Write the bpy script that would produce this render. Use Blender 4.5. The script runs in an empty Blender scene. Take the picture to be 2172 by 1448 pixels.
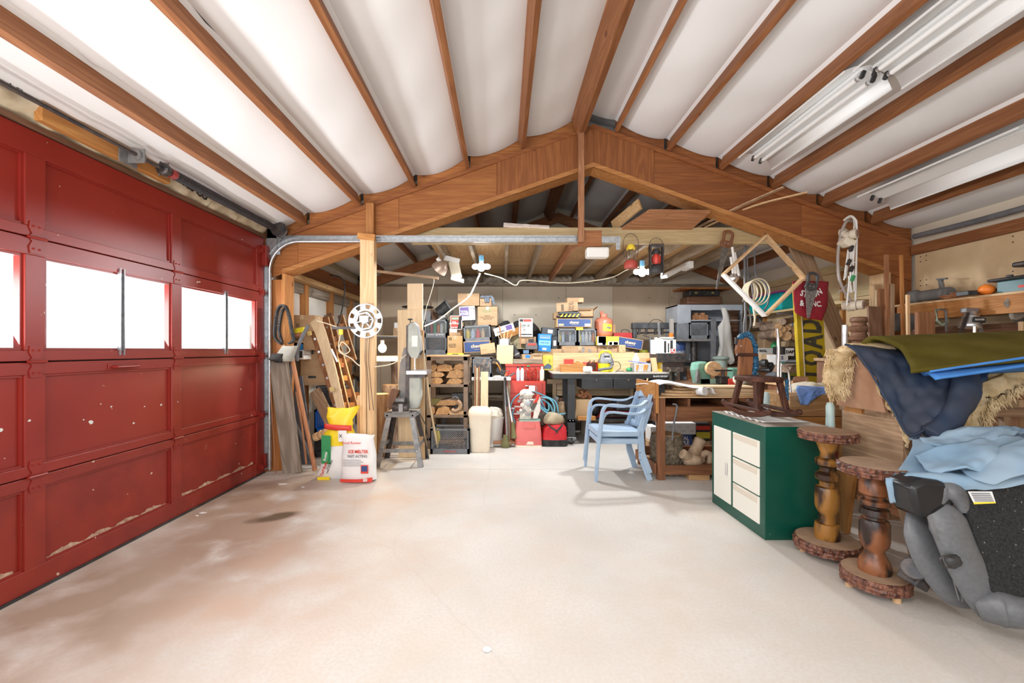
import bpy, math, random
from mathutils import Vector, Matrix, Euler
random.seed(7)
PI = math.pi
SC = bpy.context.scene
COL = SC.collection
# ---------------------------------------------------------------- camera, world, light, exposure
cam_d = bpy.data.cameras.new('camera'); cam = bpy.data.objects.new('camera', cam_d); COL.objects.link(cam)
cam.location = (0, 0, 1.28); cam.rotation_euler = (PI/2, 0, 0)
cam_d.sensor_width = 36; cam_d.lens = 900*36/2172
cam_d.shift_x = 20/2172; cam_d.shift_y = 18/2172; cam_d.clip_start = .02
SC.camera = cam
w = bpy.data.worlds.new('world'); SC.world = w; w.use_nodes = True
w.node_tree.nodes['Background'].inputs[0].default_value = (.96, .98, 1, 1)
w.node_tree.nodes['Background'].inputs[1].default_value = 1.06
def area(name, loc, rot, sx, sy, power, color=(1, 1, 1), spread=PI):
    l = bpy.data.lights.new(name, 'AREA'); l.shape = 'RECTANGLE'; l.size = sx; l.size_y = sy
    l.energy = power; l.color = color; l.spread = spread
    o = bpy.data.objects.new(name, l); COL.objects.link(o); o.location = loc; o.rotation_euler = rot
    return o
# unseen fill lamps added around the camera, then daylight through the door windows
area('rear_fill', (-.6, -2.6, 1.9), (math.radians(88), 0, 0), 5, 2.6, 110, (1, .99, .98))
area('camera_fill', (-.4, .1, 2.3), (math.radians(40), 0, math.radians(-8)), .7, .5, 34, (1, .98, .96))
area('ceiling_fill', (-1.9, .4, .75), (math.radians(158), 0, math.radians(-35)), .35, .8, 34, (1, .985, .97))
area('window_light', (-2.62, 2.0, 1.5), (0, math.radians(-122), 0), .45, 4.6, 100, (.97, .985, 1))
SC.view_settings.view_transform = 'Standard'; SC.view_settings.look = 'None'
SC.view_settings.exposure = 0.1; SC.view_settings.gamma = 1; SC.view_settings.use_curve_mapping = False
try:
    SC.cycles.max_bounces = 7; SC.cycles.diffuse_bounces = 4; SC.cycles.transparent_max_bounces = 12
    SC.cycles.caustics_reflective = False; SC.cycles.caustics_refractive = False
    SC.cycles.sample_clamp_indirect = 4
except Exception: pass

# ---------------------------------------------------------------- materials
MATS = {}
def _nt(name):
    m = bpy.data.materials.new(name); m.use_nodes = True
    nt = m.node_tree; return m, nt, nt.nodes['Principled BSDF']
def _rgb(c): return (c[0], c[1], c[2], 1)
def mat(name, c, rough=.6, metal=0, c2=None, scale=8, stretch=(1, 1, 1), bump=0, detail=4, lo=.35, hi=.65, emit=None, es=0, alpha=1, trans=0, spec=.5, spots=None):
    """Plain procedural material: base colour mixed with a second one by stretched noise, optional bump and paint chips."""
    if name in MATS: return MATS[name]
    m, nt, b = _nt(name); N = nt.nodes; L = nt.links
    b.inputs['Base Color'].default_value = _rgb(c); b.inputs['Roughness'].default_value = rough
    b.inputs['Metallic'].default_value = metal; b.inputs['Alpha'].default_value = alpha
    b.inputs['Transmission Weight'].default_value = trans
    b.inputs['Specular IOR Level'].default_value = spec
    if emit: b.inputs['Emission Color'].default_value = _rgb(emit); b.inputs['Emission Strength'].default_value = es
    col = None
    if c2 or bump or spots:
        tc = N.new('ShaderNodeTexCoord'); mp = N.new('ShaderNodeMapping'); mp.inputs['Scale'].default_value = stretch
        L.new(tc.outputs['Object'], mp.inputs[0])
        nz = N.new('ShaderNodeTexNoise'); nz.inputs['Scale'].default_value = scale; nz.inputs['Detail'].default_value = detail
        L.new(mp.outputs[0], nz.inputs[0])
        if c2:
            r = N.new('ShaderNodeValToRGB'); r.color_ramp.elements[0].position = lo; r.color_ramp.elements[1].position = hi
            r.color_ramp.elements[0].color = _rgb(c); r.color_ramp.elements[1].color = _rgb(c2)
            L.new(nz.outputs[0], r.inputs[0]); col = r.outputs[0]
        if spots:
            sc_, th, cs = spots
            n2 = N.new('ShaderNodeTexNoise'); n2.inputs['Scale'].default_value = sc_; n2.inputs['Detail'].default_value = 3
            L.new(tc.outputs['Object'], n2.inputs[0])
            r2 = N.new('ShaderNodeValToRGB'); r2.color_ramp.elements[0].position = th; r2.color_ramp.elements[1].position = th+.015
            L.new(n2.outputs[0], r2.inputs[0])
            mx = N.new('ShaderNodeMix'); mx.data_type = 'RGBA'; L.new(r2.outputs[0], mx.inputs[0])
            if col: L.new(col, mx.inputs[6])
            else: mx.inputs[6].default_value = _rgb(c)
            mx.inputs[7].default_value = _rgb(cs); col = mx.outputs[2]
        if col: L.new(col, b.inputs['Base Color'])
        if bump:
            bp = N.new('ShaderNodeBump'); bp.inputs['Strength'].default_value = bump; bp.inputs['Distance'].default_value = .01
            L.new(nz.outputs[0], bp.inputs['Height']); L.new(bp.outputs[0], b.inputs['Normal'])
    MATS[name] = m; return m
def wood(name, c, c2, axis='z', scale=14, rough=.6, knots=True, contrast=.5, bump=.05):
    """Timber: rings seen as wavy lines along the given axis, with knots and slow colour drift."""
    name = name+'_'+axis
    if name in MATS: return MATS[name]
    m, nt, b = _nt(name); N = nt.nodes; L = nt.links
    b.inputs['Roughness'].default_value = rough; b.inputs['Specular IOR Level'].default_value = .35
    tc = N.new('ShaderNodeTexCoord'); mp = N.new('ShaderNodeMapping')
    s = [1, 1, 1]; s['xyz'.index(axis)] = .07; mp.inputs['Scale'].default_value = s
    L.new(tc.outputs['Object'], mp.inputs[0])
    oi = N.new('ShaderNodeObjectInfo'); ad = N.new('ShaderNodeVectorMath'); ad.operation = 'ADD'
    ml = N.new('ShaderNodeMath'); ml.operation = 'MULTIPLY'; ml.inputs[1].default_value = 9; L.new(oi.outputs['Random'], ml.inputs[0])
    L.new(mp.outputs[0], ad.inputs[0]); L.new(ml.outputs[0], ad.inputs[1])
    nz = N.new('ShaderNodeTexNoise'); nz.inputs['Scale'].default_value = scale*.45; nz.inputs['Detail'].default_value = 2; nz.inputs['Distortion'].default_value = .6
    L.new(ad.outputs[0], nz.inputs[0])
    m1 = N.new('ShaderNodeMath'); m1.operation = 'MULTIPLY'; m1.inputs[1].default_value = 20; L.new(nz.outputs[0], m1.inputs[0])
    fr = N.new('ShaderNodeMath'); fr.operation = 'PINGPONG'; fr.inputs[1].default_value = 1; L.new(m1.outputs[0], fr.inputs[0])
    n2 = N.new('ShaderNodeTexNoise'); n2.inputs['Scale'].default_value = scale*6; n2.inputs['Detail'].default_value = 3; L.new(ad.outputs[0], n2.inputs[0])
    mxv = N.new('ShaderNodeMath'); mxv.operation = 'MULTIPLY_ADD'; L.new(fr.outputs[0], mxv.inputs[0]); mxv.inputs[1].default_value = contrast; L.new(n2.outputs[0], mxv.inputs[2])
    r = N.new('ShaderNodeValToRGB'); r.color_ramp.elements[0].position = .3; r.color_ramp.elements[1].position = .3+.6*(1 if contrast else 1)
    r.color_ramp.elements[0].color = _rgb(c); r.color_ramp.elements[1].color = _rgb(c2); L.new(mxv.outputs[0], r.inputs[0])
    out = r.outputs[0]
    hs = N.new('ShaderNodeHueSaturation'); L.new(out, hs.inputs['Color'])
    mr = N.new('ShaderNodeMapRange'); mr.inputs['To Min'].default_value = .82; mr.inputs['To Max'].default_value = 1.12; L.new(oi.outputs['Random'], mr.inputs[0]); L.new(mr.outputs[0], hs.inputs['Value'])
    out = hs.outputs[0]
    if knots:
        vo = N.new('ShaderNodeTexVoronoi'); vo.inputs['Scale'].default_value = 3.2
        mp2 = N.new('ShaderNodeMapping'); s2 = [1, 1, 1]; s2['xyz'.index(axis)] = .55; mp2.inputs['Scale'].default_value = s2
        L.new(tc.outputs['Object'], mp2.inputs[0]); ad2 = N.new('ShaderNodeVectorMath'); ad2.operation = 'ADD'; L.new(mp2.outputs[0], ad2.inputs[0]); L.new(ml.outputs[0], ad2.inputs[1]); L.new(ad2.outputs[0], vo.inputs[0])
        rk = N.new('ShaderNodeValToRGB'); rk.color_ramp.elements[0].position = .035; rk.color_ramp.elements[0].color = (1, 1, 1, 1); rk.color_ramp.elements[1].position = .075; rk.color_ramp.elements[1].color = (0, 0, 0, 1)
        L.new(vo.outputs['Distance'], rk.inputs[0])
        mk = N.new('ShaderNodeMix'); mk.data_type = 'RGBA'; L.new(rk.outputs[0], mk.inputs[0]); L.new(out, mk.inputs[6]); mk.inputs[7].default_value = (c2[0]*.45, c2[1]*.4, c2[2]*.4, 1); out = mk.outputs[2]
    L.new(out, b.inputs['Base Color'])
    if bump:
        bp = N.new('ShaderNodeBump'); bp.inputs['Strength'].default_value = bump; bp.inputs['Distance'].default_value = .004; L.new(mxv.outputs[0], bp.inputs['Height']); L.new(bp.outputs[0], b.inputs['Normal'])
    MATS[name] = m; return m

def W_(n, a): # the timbers of the place
    T = {'beam': ((.47, .19, .055), (.33, .115, .032)), 'purlin': ((.37, .155, .06), (.25, .095, .036)), 'fir': ((.56, .27, .09), (.42, .17, .05)),
         'pine': ((.76, .54, .32), (.62, .39, .2)), 'pale': ((.82, .66, .44), (.7, .52, .31)), 'header': ((.66, .52, .3), (.5, .37, .19)),
         'grey': ((.38, .33, .27), (.22, .18, .14)), 'joist': ((.42, .34, .25), (.24, .18, .12)), 'ply': ((.62, .42, .22), (.48, .3, .14)),
         'dark': ((.13, .055, .028), (.06, .024, .012)), 'bench': ((.29, .125, .055), (.18, .072, .032)), 'walnut': ((.27, .14, .085), (.16, .08, .045)),
         'oak': ((.56, .28, .09), (.42, .18, .05)), 'cedar': ((.48, .24, .12), (.3, .13, .06)), 'ladder': ((.38, .17, .07), (.2, .08, .03)),
         'handle': ((.52, .25, .13), (.38, .16, .07)), 'horse': ((.11, .034, .015), (.05, .016, .008)), 'weath': ((.5, .34, .21), (.32, .2, .12)), 'firewood': ((.62, .4, .2), (.42, .22, .09))}
    return wood('wood_'+n, T[n][0], T[n][1], a, knots=n not in ('header', 'horse', 'dark', 'firewood'), contrast=.35 if n in ('pale', 'header') else .5)

M = {}
M['steel'] = mat('galvanised_steel', (.5, .52, .54), .35, .75, c2=(.36, .38, .4), scale=30, bump=.02)
M['chrome'] = mat('bright_chrome', (.8, .8, .82), .18, 1)
M['iron'] = mat('dark_iron', (.05, .05, .055), .45, .6, c2=(.11, .09, .08), scale=20)
M['cast'] = mat('cast_grey_metal', (.2, .21, .22), .5, .5, c2=(.32, .31, .3), scale=16)
M['alu'] = mat('cast_aluminium', (.62, .63, .64), .32, .85, c2=(.45, .45, .45), scale=22)
M['black'] = mat('black_plastic', (.02, .02, .022), .45, c2=(.05, .05, .05), scale=14)
M['blackcloth'] = mat('black_cloth', (.018, .018, .02), .95, c2=(.05, .048, .045), scale=22, bump=.3)
M['rubber'] = mat('grey_rubber_hose', (.11, .115, .125), .6, c2=(.17, .17, .18), scale=12)
M['card'] = mat('cardboard', (.50, .33, .19), .85, c2=(.42, .265, .145), scale=5, stretch=(1, 1, 3), bump=.05)
M['card2'] = mat('pale_cardboard', (.66, .48, .3), .85, c2=(.55, .38, .22), scale=5, bump=.05)
M['tape'] = mat('packing_tape', (.58, .43, .26), .3)
M['white'] = mat('white_paint', (.85, .85, .84), .5, c2=(.78, .77, .75), scale=9)
M['plastic_w'] = mat('white_plastic', (.84, .83, .8), .4)
M['cream'] = mat('cream_plastic', (.86, .78, .64), .5, c2=(.8, .7, .55), scale=4)
M['ink'] = mat('black_ink', (.03, .028, .026), .7)
M['inkb'] = mat('brown_ink', (.16, .11, .07), .8)
M['navy'] = mat('navy_print', (.035, .075, .22), .5)
M['blue'] = mat('blue_print', (.02, .22, .62), .45)
M['lblue'] = mat('sky_blue_print', (.22, .55, .85), .45)
M['red'] = mat('red_print', (.72, .06, .04), .45)
M['yellow'] = mat('yellow_print', (.95, .72, .05), .5)
M['green'] = mat('green_print', (.05, .32, .12), .5)
M['purple'] = mat('purple_print', (.12, .07, .25), .5)
M['orange'] = mat('orange_plastic', (.95, .25, .03), .45)
M['paper'] = mat('white_paper', (.86, .86, .85), .7, c2=(.8, .79, .77), scale=5)
M['crate'] = mat('grey_crate_plastic', (.135, .145, .16), .55, c2=(.19, .2, .215), scale=10)
M['crateb'] = mat('black_crate_plastic', (.035, .04, .05), .5, c2=(.07, .075, .085), scale=12)
M['crateblue'] = mat('blue_crate_plastic', (.01, .12, .55), .5)
M['toolred'] = mat('red_tool_chest_enamel', (.62, .06, .035), .3, c2=(.5, .045, .03), scale=6)
M['glass'] = None
def glass_mat(name, tint=(1, 1, 1), rough=.03, fac=.12):
    m, nt, b = _nt(name); N = nt.nodes; L = nt.links
    N.remove(b); t = N.new('ShaderNodeBsdfTransparent'); t.inputs[0].default_value = _rgb(tint)
    g = N.new('ShaderNodeBsdfGlossy'); g.inputs['Roughness'].default_value = rough
    mx = N.new('ShaderNodeMixShader'); lw = N.new('ShaderNodeLayerWeight'); lw.inputs[0].default_value = fac
    L.new(lw.outputs['Facing'], mx.inputs[0]); L.new(t.outputs[0], mx.inputs[1]); L.new(g.outputs[0], mx.inputs[2])
    L.new(mx.outputs[0], N['Material Output'].inputs[0]); return m
M['glass'] = glass_mat('window_glass', fac=.02)
M['jar'] = glass_mat('clear_jar_plastic', (.9, .93, .92), .1, .4)
M['jarg'] = glass_mat('tinted_bottle_plastic', (.95, .72, .66), .1, .4)

# ---------------------------------------------------------------- geometry helpers
class MB:
    def __init__(s): s.v = []; s.f = []
    def add(s, vs, fs):
        o = len(s.v); s.v += [tuple(v) for v in vs]; s.f += [tuple(i+o for i in f) for f in fs]; return s
    def box(s, x0, x1, y0, y1, z0, z1):
        return s.add([(x0, y0, z0), (x1, y0, z0), (x1, y1, z0), (x0, y1, z0), (x0, y0, z1), (x1, y0, z1), (x1, y1, z1), (x0, y1, z1)],
                     [(0, 3, 2, 1), (4, 5, 6, 7), (0, 1, 5, 4), (1, 2, 6, 5), (2, 3, 7, 6), (3, 0, 4, 7)])
    def cbox(s, c, size, rot=(0, 0, 0)):
        R = Euler(rot).to_matrix(); hx, hy, hz = [k/2 for k in size]; c = Vector(c)
        vs = [c+R @ Vector(p) for p in [(-hx, -hy, -hz), (hx, -hy, -hz), (hx, hy, -hz), (-hx, hy, -hz), (-hx, -hy, hz), (hx, -hy, hz), (hx, hy, hz), (-hx, hy, hz)]]
        return s.add(vs, [(0, 3, 2, 1), (4, 5, 6, 7), (0, 1, 5, 4), (1, 2, 6, 5), (2, 3, 7, 6), (3, 0, 4, 7)])
    def bar(s, p0, p1, w, h, up=(0, 0, 1)):
        """rectangular bar from p0 to p1: w across, h along 'up'"""
        p0 = Vector(p0); p1 = Vector(p1); d = (p1-p0).normalized(); u = Vector(up)
        sd = d.cross(u)
        if sd.length < 1e-4: sd = d.cross(Vector((0, 1, 0)))
        sd.normalize(); u = sd.cross(d).normalized(); a = sd*w/2; b = u*h/2
        vs = [p0-a-b, p0+a-b, p0+a+b, p0-a+b, p1-a-b, p1+a-b, p1+a+b, p1-a+b]
        return s.add(vs, [(0, 3, 2, 1), (4, 5, 6, 7), (0, 1, 5, 4), (1, 2, 6, 5), (2, 3, 7, 6), (3, 0, 4, 7)])
    def tube(s, path, r, n=8, caps=True, closed=False):
        P = [Vector(p) for p in path]; k = len(P); rs = r if isinstance(r, (list, tuple)) else [r]*k
        vs = []; ref = None
        for i, p in enumerate(P):
            if closed: d = P[(i+1) % k]-P[i-1]
            else: d = P[min(i+1, k-1)]-P[max(i-1, 0)]
            if d.length < 1e-9: d = Vector((0, 0, 1))
            d.normalize()
            if ref is None: ref = Vector((0, 0, 1)) if abs(d.z) < .9 else Vector((1, 0, 0))
            a = d.cross(ref)
            if a.length < 1e-5: a = d.cross(Vector((0, 1, 0)))
            a.normalize(); b = a.cross(d).normalized(); ref = b
            for j in range(n):
                t = 2*PI*j/n; vs.append(p+(a*math.cos(t)+b*math.sin(t))*rs[i])
        fs = []
        for i in range(k if closed else k-1):
            for j in range(n):
                i2 = (i+1) % k; fs.append((i*n+j, i*n+(j+1) % n, i2*n+(j+1) % n, i2*n+j))
        if caps and not closed: fs += [tuple(range(n-1, -1, -1)), tuple((k-1)*n+j for j in range(n))]
        return s.add(vs, fs)
    def cyl(s, p0, p1, r0, r1=None, n=16): return s.tube([p0, p1], [r0, r0 if r1 is None else r1], n)
    def lathe(s, prof, n=24, c=(0, 0, 0), wob=0, seed=0, axis='z'):
        """prof: list of (r, z) bottom to top"""
        rnd = random.Random(seed); vs = []; k = len(prof)
        wb = [1+wob*rnd.uniform(-1, 1) for _ in range(n)]
        for r, z in prof:
            for j in range(n):
                t = 2*PI*j/n; q = r*wb[j]; p = (q*math.cos(t), q*math.sin(t), z)
                if axis == 'y': p = (p[0], p[2], p[1])
                if axis == 'x': p = (p[2], p[0], p[1])
                vs.append((p[0]+c[0], p[1]+c[1], p[2]+c[2]))
        fs = [(i*n+j, i*n+(j+1) % n, (i+1)*n+(j+1) % n, (i+1)*n+j) for i in range(k-1) for j in range(n)]
        fs += [tuple(range(n-1, -1, -1)), tuple((k-1)*n+j for j in range(n))]
        return s.add(vs, fs)
    def prism(s, poly, a0, a1, axis='y'):
        """poly in the plane across the axis: y -> (x,z), x -> (y,z), z -> (x,y)"""
        def P(q, a): return {'y': (q[0], a, q[1]), 'x': (a, q[0], q[1]), 'z': (q[0], q[1], a)}[axis]
        n = len(poly); vs = [P(q, a0) for q in poly]+[P(q, a1) for q in poly]
        return s.add(vs, [tuple(range(n)), tuple(range(2*n-1, n-1, -1))]+[(i, i+n, (i+1) % n+n, (i+1) % n) for i in range(n)])
    def grid(s, fn, nu, nv, wrapu=False):
        vs = [fn(i/nu, j/nv) for j in range(nv+1) for i in range(nu+1)]
        return s.add(vs, [(j*(nu+1)+i, j*(nu+1)+i+1, (j+1)*(nu+1)+i+1, (j+1)*(nu+1)+i) for j in range(nv) for i in range(nu)])
    def ball(s, c, r, n=12, m=8, noise=0, seed=0):
        rnd = random.Random(seed); rr = r if isinstance(r, (tuple, list)) else (r, r, r); vs = []
        for i in range(1, m):
            for j in range(n):
                a = PI*i/m; t = 2*PI*j/n; q = 1+noise*rnd.uniform(-1, 1)
                vs.append((c[0]+rr[0]*q*math.sin(a)*math.cos(t), c[1]+rr[1]*q*math.sin(a)*math.sin(t), c[2]+rr[2]*q*math.cos(a)))
        o = len(vs); vs += [(c[0], c[1], c[2]+rr[2]), (c[0], c[1], c[2]-rr[2])]
        fs = [(i*n+j, (i+1)*n+j, (i+1)*n+(j+1) % n, i*n+(j+1) % n) for i in range(m-2) for j in range(n)]
        fs += [(o, j, (j+1) % n) for j in range(n)]+[(o+1, (m-2)*n+(j+1) % n, (m-2)*n+j) for j in range(n)]
        return s.add(vs, fs)
    def build(s, name, material, parent=None, smooth=False, bevel=0, thick=0, sub=0, label=None, loc=(0, 0, 0), rot=(0, 0, 0)):
        me = bpy.data.meshes.new(name); me.from_pydata(s.v, [], s.f); me.update()
        me.materials.append(material)
        if smooth: me.polygons.foreach_set('use_smooth', [True]*len(me.polygons))
        o = bpy.data.objects.new(name, me); COL.objects.link(o); o.location = loc; o.rotation_euler = rot
        if parent: o.parent = parent
        if thick: md = o.modifiers.new('s', 'SOLIDIFY'); md.thickness = thick; md.offset = 0
        if bevel: md = o.modifiers.new('b', 'BEVEL'); md.width = bevel; md.segments = 2; md.limit_method = 'ANGLE'
        if sub: md = o.modifiers.new('u', 'SUBSURF'); md.levels = sub; md.render_levels = sub
        if smooth and not sub:
            me.set_sharp_from_angle(angle=math.radians(42))
        if label: o['label'] = label
        return o
def thing(name, label, cat, loc=(0, 0, 0), rz=0, group=None, rot=None):
    o = bpy.data.objects.new(name, None); COL.objects.link(o); o.location = loc; o.empty_display_size = .05
    o.rotation_euler = rot if rot else (0, 0, rz); o['label'] = label; o['category'] = cat
    if group: o['group'] = group
    return o
def tag(o, label, cat, group=None, kind=None):
    o['label'] = label; o['category'] = cat
    if group: o['group'] = group
    if kind: o['kind'] = kind
    return o
def struct(name):
    o = bpy.data.objects.new(name, None); COL.objects.link(o); o['kind'] = 'structure'; return o
def copy_tree(o, parent=None, **kw):
    c = o.copy(); COL.objects.link(c); c.parent = parent
    for ch in [k for k in KIDS(o)]: copy_tree(ch, c)
    for k, v in kw.items(): c[k] = v
    return c
def KIDS(o): return [k for k in bpy.data.objects if k.parent == o]
def PX(x, y, Y):  # a pixel of the 2172x1448 photograph at depth Y -> (X, Z)
    return ((x-1066)/900*Y, 1.28-(y-742)/900*Y)
TEXTS = []
def text(s, size, loc, parent, material, rot=(PI/2, 0, 0), off=0, ext=.0006, squash=1, sp=1, name='lettering', al='CENTER', arc=None):
    cu = bpy.data.curves.new(name, 'FONT'); cu.body = s; cu.size = size; cu.extrude = ext; cu.offset = off; cu.resolution_u = 2
    cu.align_x = al; cu.align_y = 'CENTER'; cu.space_character = sp; cu.space_line = .85
    cu.materials.append(material)
    o = bpy.data.objects.new(name, cu); COL.objects.link(o); o.parent = parent; o.location = loc; o.rotation_euler = rot; o.scale = (squash, 1, 1)
    TEXTS.append(o); return o
def finish_texts():
    bpy.context.view_layer.update(); dg = bpy.context.evaluated_depsgraph_get()
    for o in TEXTS:
        me = bpy.data.meshes.new_from_object(o.evaluated_get(dg))
        n = bpy.data.objects.new('lettering', me); COL.objects.link(n); n.parent = o.parent; n.location = o.location
        n.rotation_euler = o.rotation_euler; n.scale = o.scale
        if 'label' in o: n['label'] = o['label']
    for o in TEXTS: bpy.data.objects.remove(o)
# ---------------------------------------------------------------- the shell
XL, XR, YB, RX = -2.52, 4.36, 7.5, .963        # left wall, right wall, back wall, ridge
def roofz(X): return 3.665-(.352*(RX-X) if X < RX else .362*(X-RX))   # underside of the purlins
# floor slabs with the expansion joint
def concrete():
    m, nt, b = _nt('concrete_floor'); N = nt.nodes; L = nt.links; b.inputs['Roughness'].default_value = .55; b.inputs['Specular IOR Level'].default_value = .3
    tc = N.new('ShaderNodeTexCoord')
    def noise(sc, det=5, dist=0, st=None):
        n = N.new('ShaderNodeTexNoise'); n.inputs['Scale'].default_value = sc; n.inputs['Detail'].default_value = det; n.inputs['Distortion'].default_value = dist
        if st: mp = N.new('ShaderNodeMapping'); mp.inputs['Scale'].default_value = st; L.new(tc.outputs['Object'], mp.inputs[0]); L.new(mp.outputs[0], n.inputs[0])
        else: L.new(tc.outputs['Object'], n.inputs[0])
        return n
    def ramp(src, p0, p1, c0, c1):
        r = N.new('ShaderNodeValToRGB'); r.color_ramp.elements[0].position = p0; r.color_ramp.elements[1].position = p1
        r.color_ramp.elements[0].color = c0; r.color_ramp.elements[1].color = c1; L.new(src, r.inputs[0]); return r
    base = ramp(noise(1.3, 8).outputs[0], .3, .7, (.60, .575, .53, 1), (.73, .71, .675, 1))
    def over(col, fac, c):
        mx = N.new('ShaderNodeMix'); mx.data_type = 'RGBA'; L.new(fac, mx.inputs[0]); L.new(col, mx.inputs[6]); mx.inputs[7].default_value = c; return mx.outputs[2]
    def mul(a, b_):
        q = N.new('ShaderNodeMath'); q.operation = 'MULTIPLY'; L.new(a, q.inputs[0])
        if isinstance(b_, float): q.inputs[1].default_value = b_
        else: L.new(b_, q.inputs[1])
        return q.outputs[0]
    def blob(c, s):
        mp = N.new('ShaderNodeMapping'); mp.vector_type = 'TEXTURE'; mp.inputs['Location'].default_value = c; mp.inputs['Scale'].default_value = s
        mp.inputs['Rotation'].default_value = (0, 0, .5)
        L.new(tc.outputs['Object'], mp.inputs[0]); g = N.new('ShaderNodeTexGradient'); g.gradient_type = 'SPHERICAL'; L.new(mp.outputs[0], g.inputs[0]); return g.outputs['Fac']
    col = base.outputs[0]
    fine = ramp(noise(60, 6).outputs[0], .38, .62, (0, 0, 0, 1), (1, 1, 1, 1))
    col = over(col, mul(fine.outputs[0], .30), (.55, .47, .39, 1))
    clay = ramp(noise(2.2, 6, .8).outputs[0], .48, .62, (0, 0, 0, 1), (1, 1, 1, 1))
    col = over(col, mul(clay.outputs[0], .16), (.68, .52, .40, 1))
    dirt = ramp(noise(3.1, 10, .25).outputs[0], .3, .62, (0, 0, 0, 1), (1, 1, 1, 1))
    for c, s, k, cc in (((-1.95, 3.35, 0), (.8, 1.3, 1), 1., (.36, .25, .18, 1)), ((-1.75, 2.75, 0), (.6, .9, 1), 1., (.36, .24, .19, 1)), ((-1.4, 2.2, 0), (1.3, .9, 1), .6, (.6, .45, .35, 1)), ((-1.2, 3.6, 0), (1.5, .8, 1), .55, (.62, .47, .36, 1)), ((-2.2, 2.1, 0), (.7, 1.1, 1), 1., (.42, .33, .26, 1)), ((-2.35, 3.6, 0), (.35, 1.8, 1), .8, (.4, .3, .23, 1)), ((-1.75, 3.25, 0), (.22, .1, 1), 1.6, (.16, .11, .07, 1)), ((1.0, 2.3, 0), (2.0, 1.2, 1), .35, (.6, .52, .44, 1))):
        col = over(col, mul(mul(blob(c, s), dirt.outputs[0]), k*1.7), cc)
    sp = N.new('ShaderNodeTexVoronoi'); sp.inputs['Scale'].default_value = 17; L.new(tc.outputs['Object'], sp.inputs[0])
    sr = ramp(sp.outputs['Distance'], .05, .09, (1, 1, 1, 1), (0, 0, 0, 1))
    sm = ramp(noise(1.1, 2).outputs[0], .52, .6, (0, 0, 0, 1), (1, 1, 1, 1))
    col = over(col, mul(mul(sr.outputs[0], sm.outputs[0]), .35), (.42, .36, .3, 1))
    cr = N.new('ShaderNodeTexVoronoi'); cr.feature = 'DISTANCE_TO_EDGE'; cr.inputs['Scale'].default_value = .55
    nn = noise(3, 6); mxv = N.new('ShaderNodeMix'); mxv.data_type = 'VECTOR'; mxv.inputs[0].default_value = .12; L.new(tc.outputs['Object'], mxv.inputs[4]); L.new(nn.outputs[1], mxv.inputs[5]); L.new(mxv.outputs[1], cr.inputs[0])
    rr = ramp(cr.outputs['Distance'], .0, .005, (1, 1, 1, 1), (0, 0, 0, 1))
    col = over(col, mul(rr.outputs[0], .12), (.4, .33, .27, 1))
    L.new(col, b.inputs['Base Color'])
    bp = N.new('ShaderNodeBump'); bp.inputs['Strength'].default_value = .04; bp.inputs['Distance'].default_value = .004; L.new(fine.outputs[0], bp.inputs['Height']); L.new(bp.outputs[0], b.inputs['Normal'])
    return m
CONC = concrete()
fl = struct('floor')
MB().box(-2.9, 4.6, -3, 4.55, -.12, 0).build('slab', CONC, fl)
MB().box(-2.9, 4.6, 4.562, 7.7, -.12, -.001).build('slab', CONC, fl)
MB().box(-2.9, 4.6, 4.55, 4.562, -.12, -.006).build('expansion_joint', mat('joint_filler', (.35, .3, .26), .9), fl)

# roof: purlins run away from the camera, white insulation sags between them
FAB = mat('white_vinyl_insulation', (.84, .845, .85), .5, c2=(.79, .79, .79), scale=1.6, stretch=(1, .4, 1), bump=.1, detail=3)
PUR = [-2.08, -1.505, -.93, -.365, .22, .795, 1.195, 1.745, 2.295, 2.845, 3.37, 3.885]
ce = struct('ceiling')
def purlin(X, y0, y1, big=False):
    z = roofz(X); sl = .352 if X < RX else -.362; up = Vector((-sl, 0, 1)).normalized(); c = Vector((X, 0, z))+up*.075
    h = .15 if not big else .24; w = .042 if not big else .065
    c = Vector((X, 0, z))+up*(.15-h/2)
    MB().bar((c.x, y0, c.z), (c.x, y1, c.z), w, h, up=up).build('purlin', W_('purlin', 'y'), ce, bevel=.002)
for i, X in enumerate(PUR):
    purlin(X, -2.6, 4.47, i == 5); purlin(X, 4.72, YB, i == 5)
edges = [XL-.02]+PUR+[XR+.02]
rf = random.Random(3)
for y0, y1, nv in ((-2.6, 4.52, 26), (4.66, YB, 12)):
    for a, b in zip(edges[:-1], edges[1:]):
        if a < RX < b: pass
        ph = rf.uniform(0, 6); k1 = rf.uniform(.5, .9)
        def fn(u, v, a=a, b=b, y0=y0, y1=y1, ph=ph, k1=k1):
            X = a+(b-a)*u; y = y0+(y1-y0)*v
            za, zb = roofz(a), roofz(b); base = roofz(X) if a < RX < b else za+(zb-za)*u
            sag = .07*math.sin(PI*u)**.8*(.8+.2*math.sin(y*k1*2+ph))
            if (b-a) < .42: sag *= .6
            wr = .004*math.sin(y*9+ph+4*u)*math.sin(PI*u)
            seam = .012*math.exp(-((y-(1.9+.3*math.sin(ph))-.25*math.sin(PI*u))/.02)**2)
            return (X, y, base+.150-sag+wr-seam)
        MB().grid(fn, 12, nv*3).build('insulation_panel', FAB, ce, smooth=True)
# opaque roof skin above
RS = mat('roof_deck', (.5, .5, .5), .8)
for a, b in ((XL-.3, RX), (RX, XR+.3)):
    MB().add([(a, -2.7, roofz(a)+.2), (b, -2.7, roofz(b)+.2), (b, YB+.2, roofz(b)+.2), (a, YB+.2, roofz(a)+.2)], [(0, 1, 2, 3)]).build('roof_deck', RS, ce, thick=.03)

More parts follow.
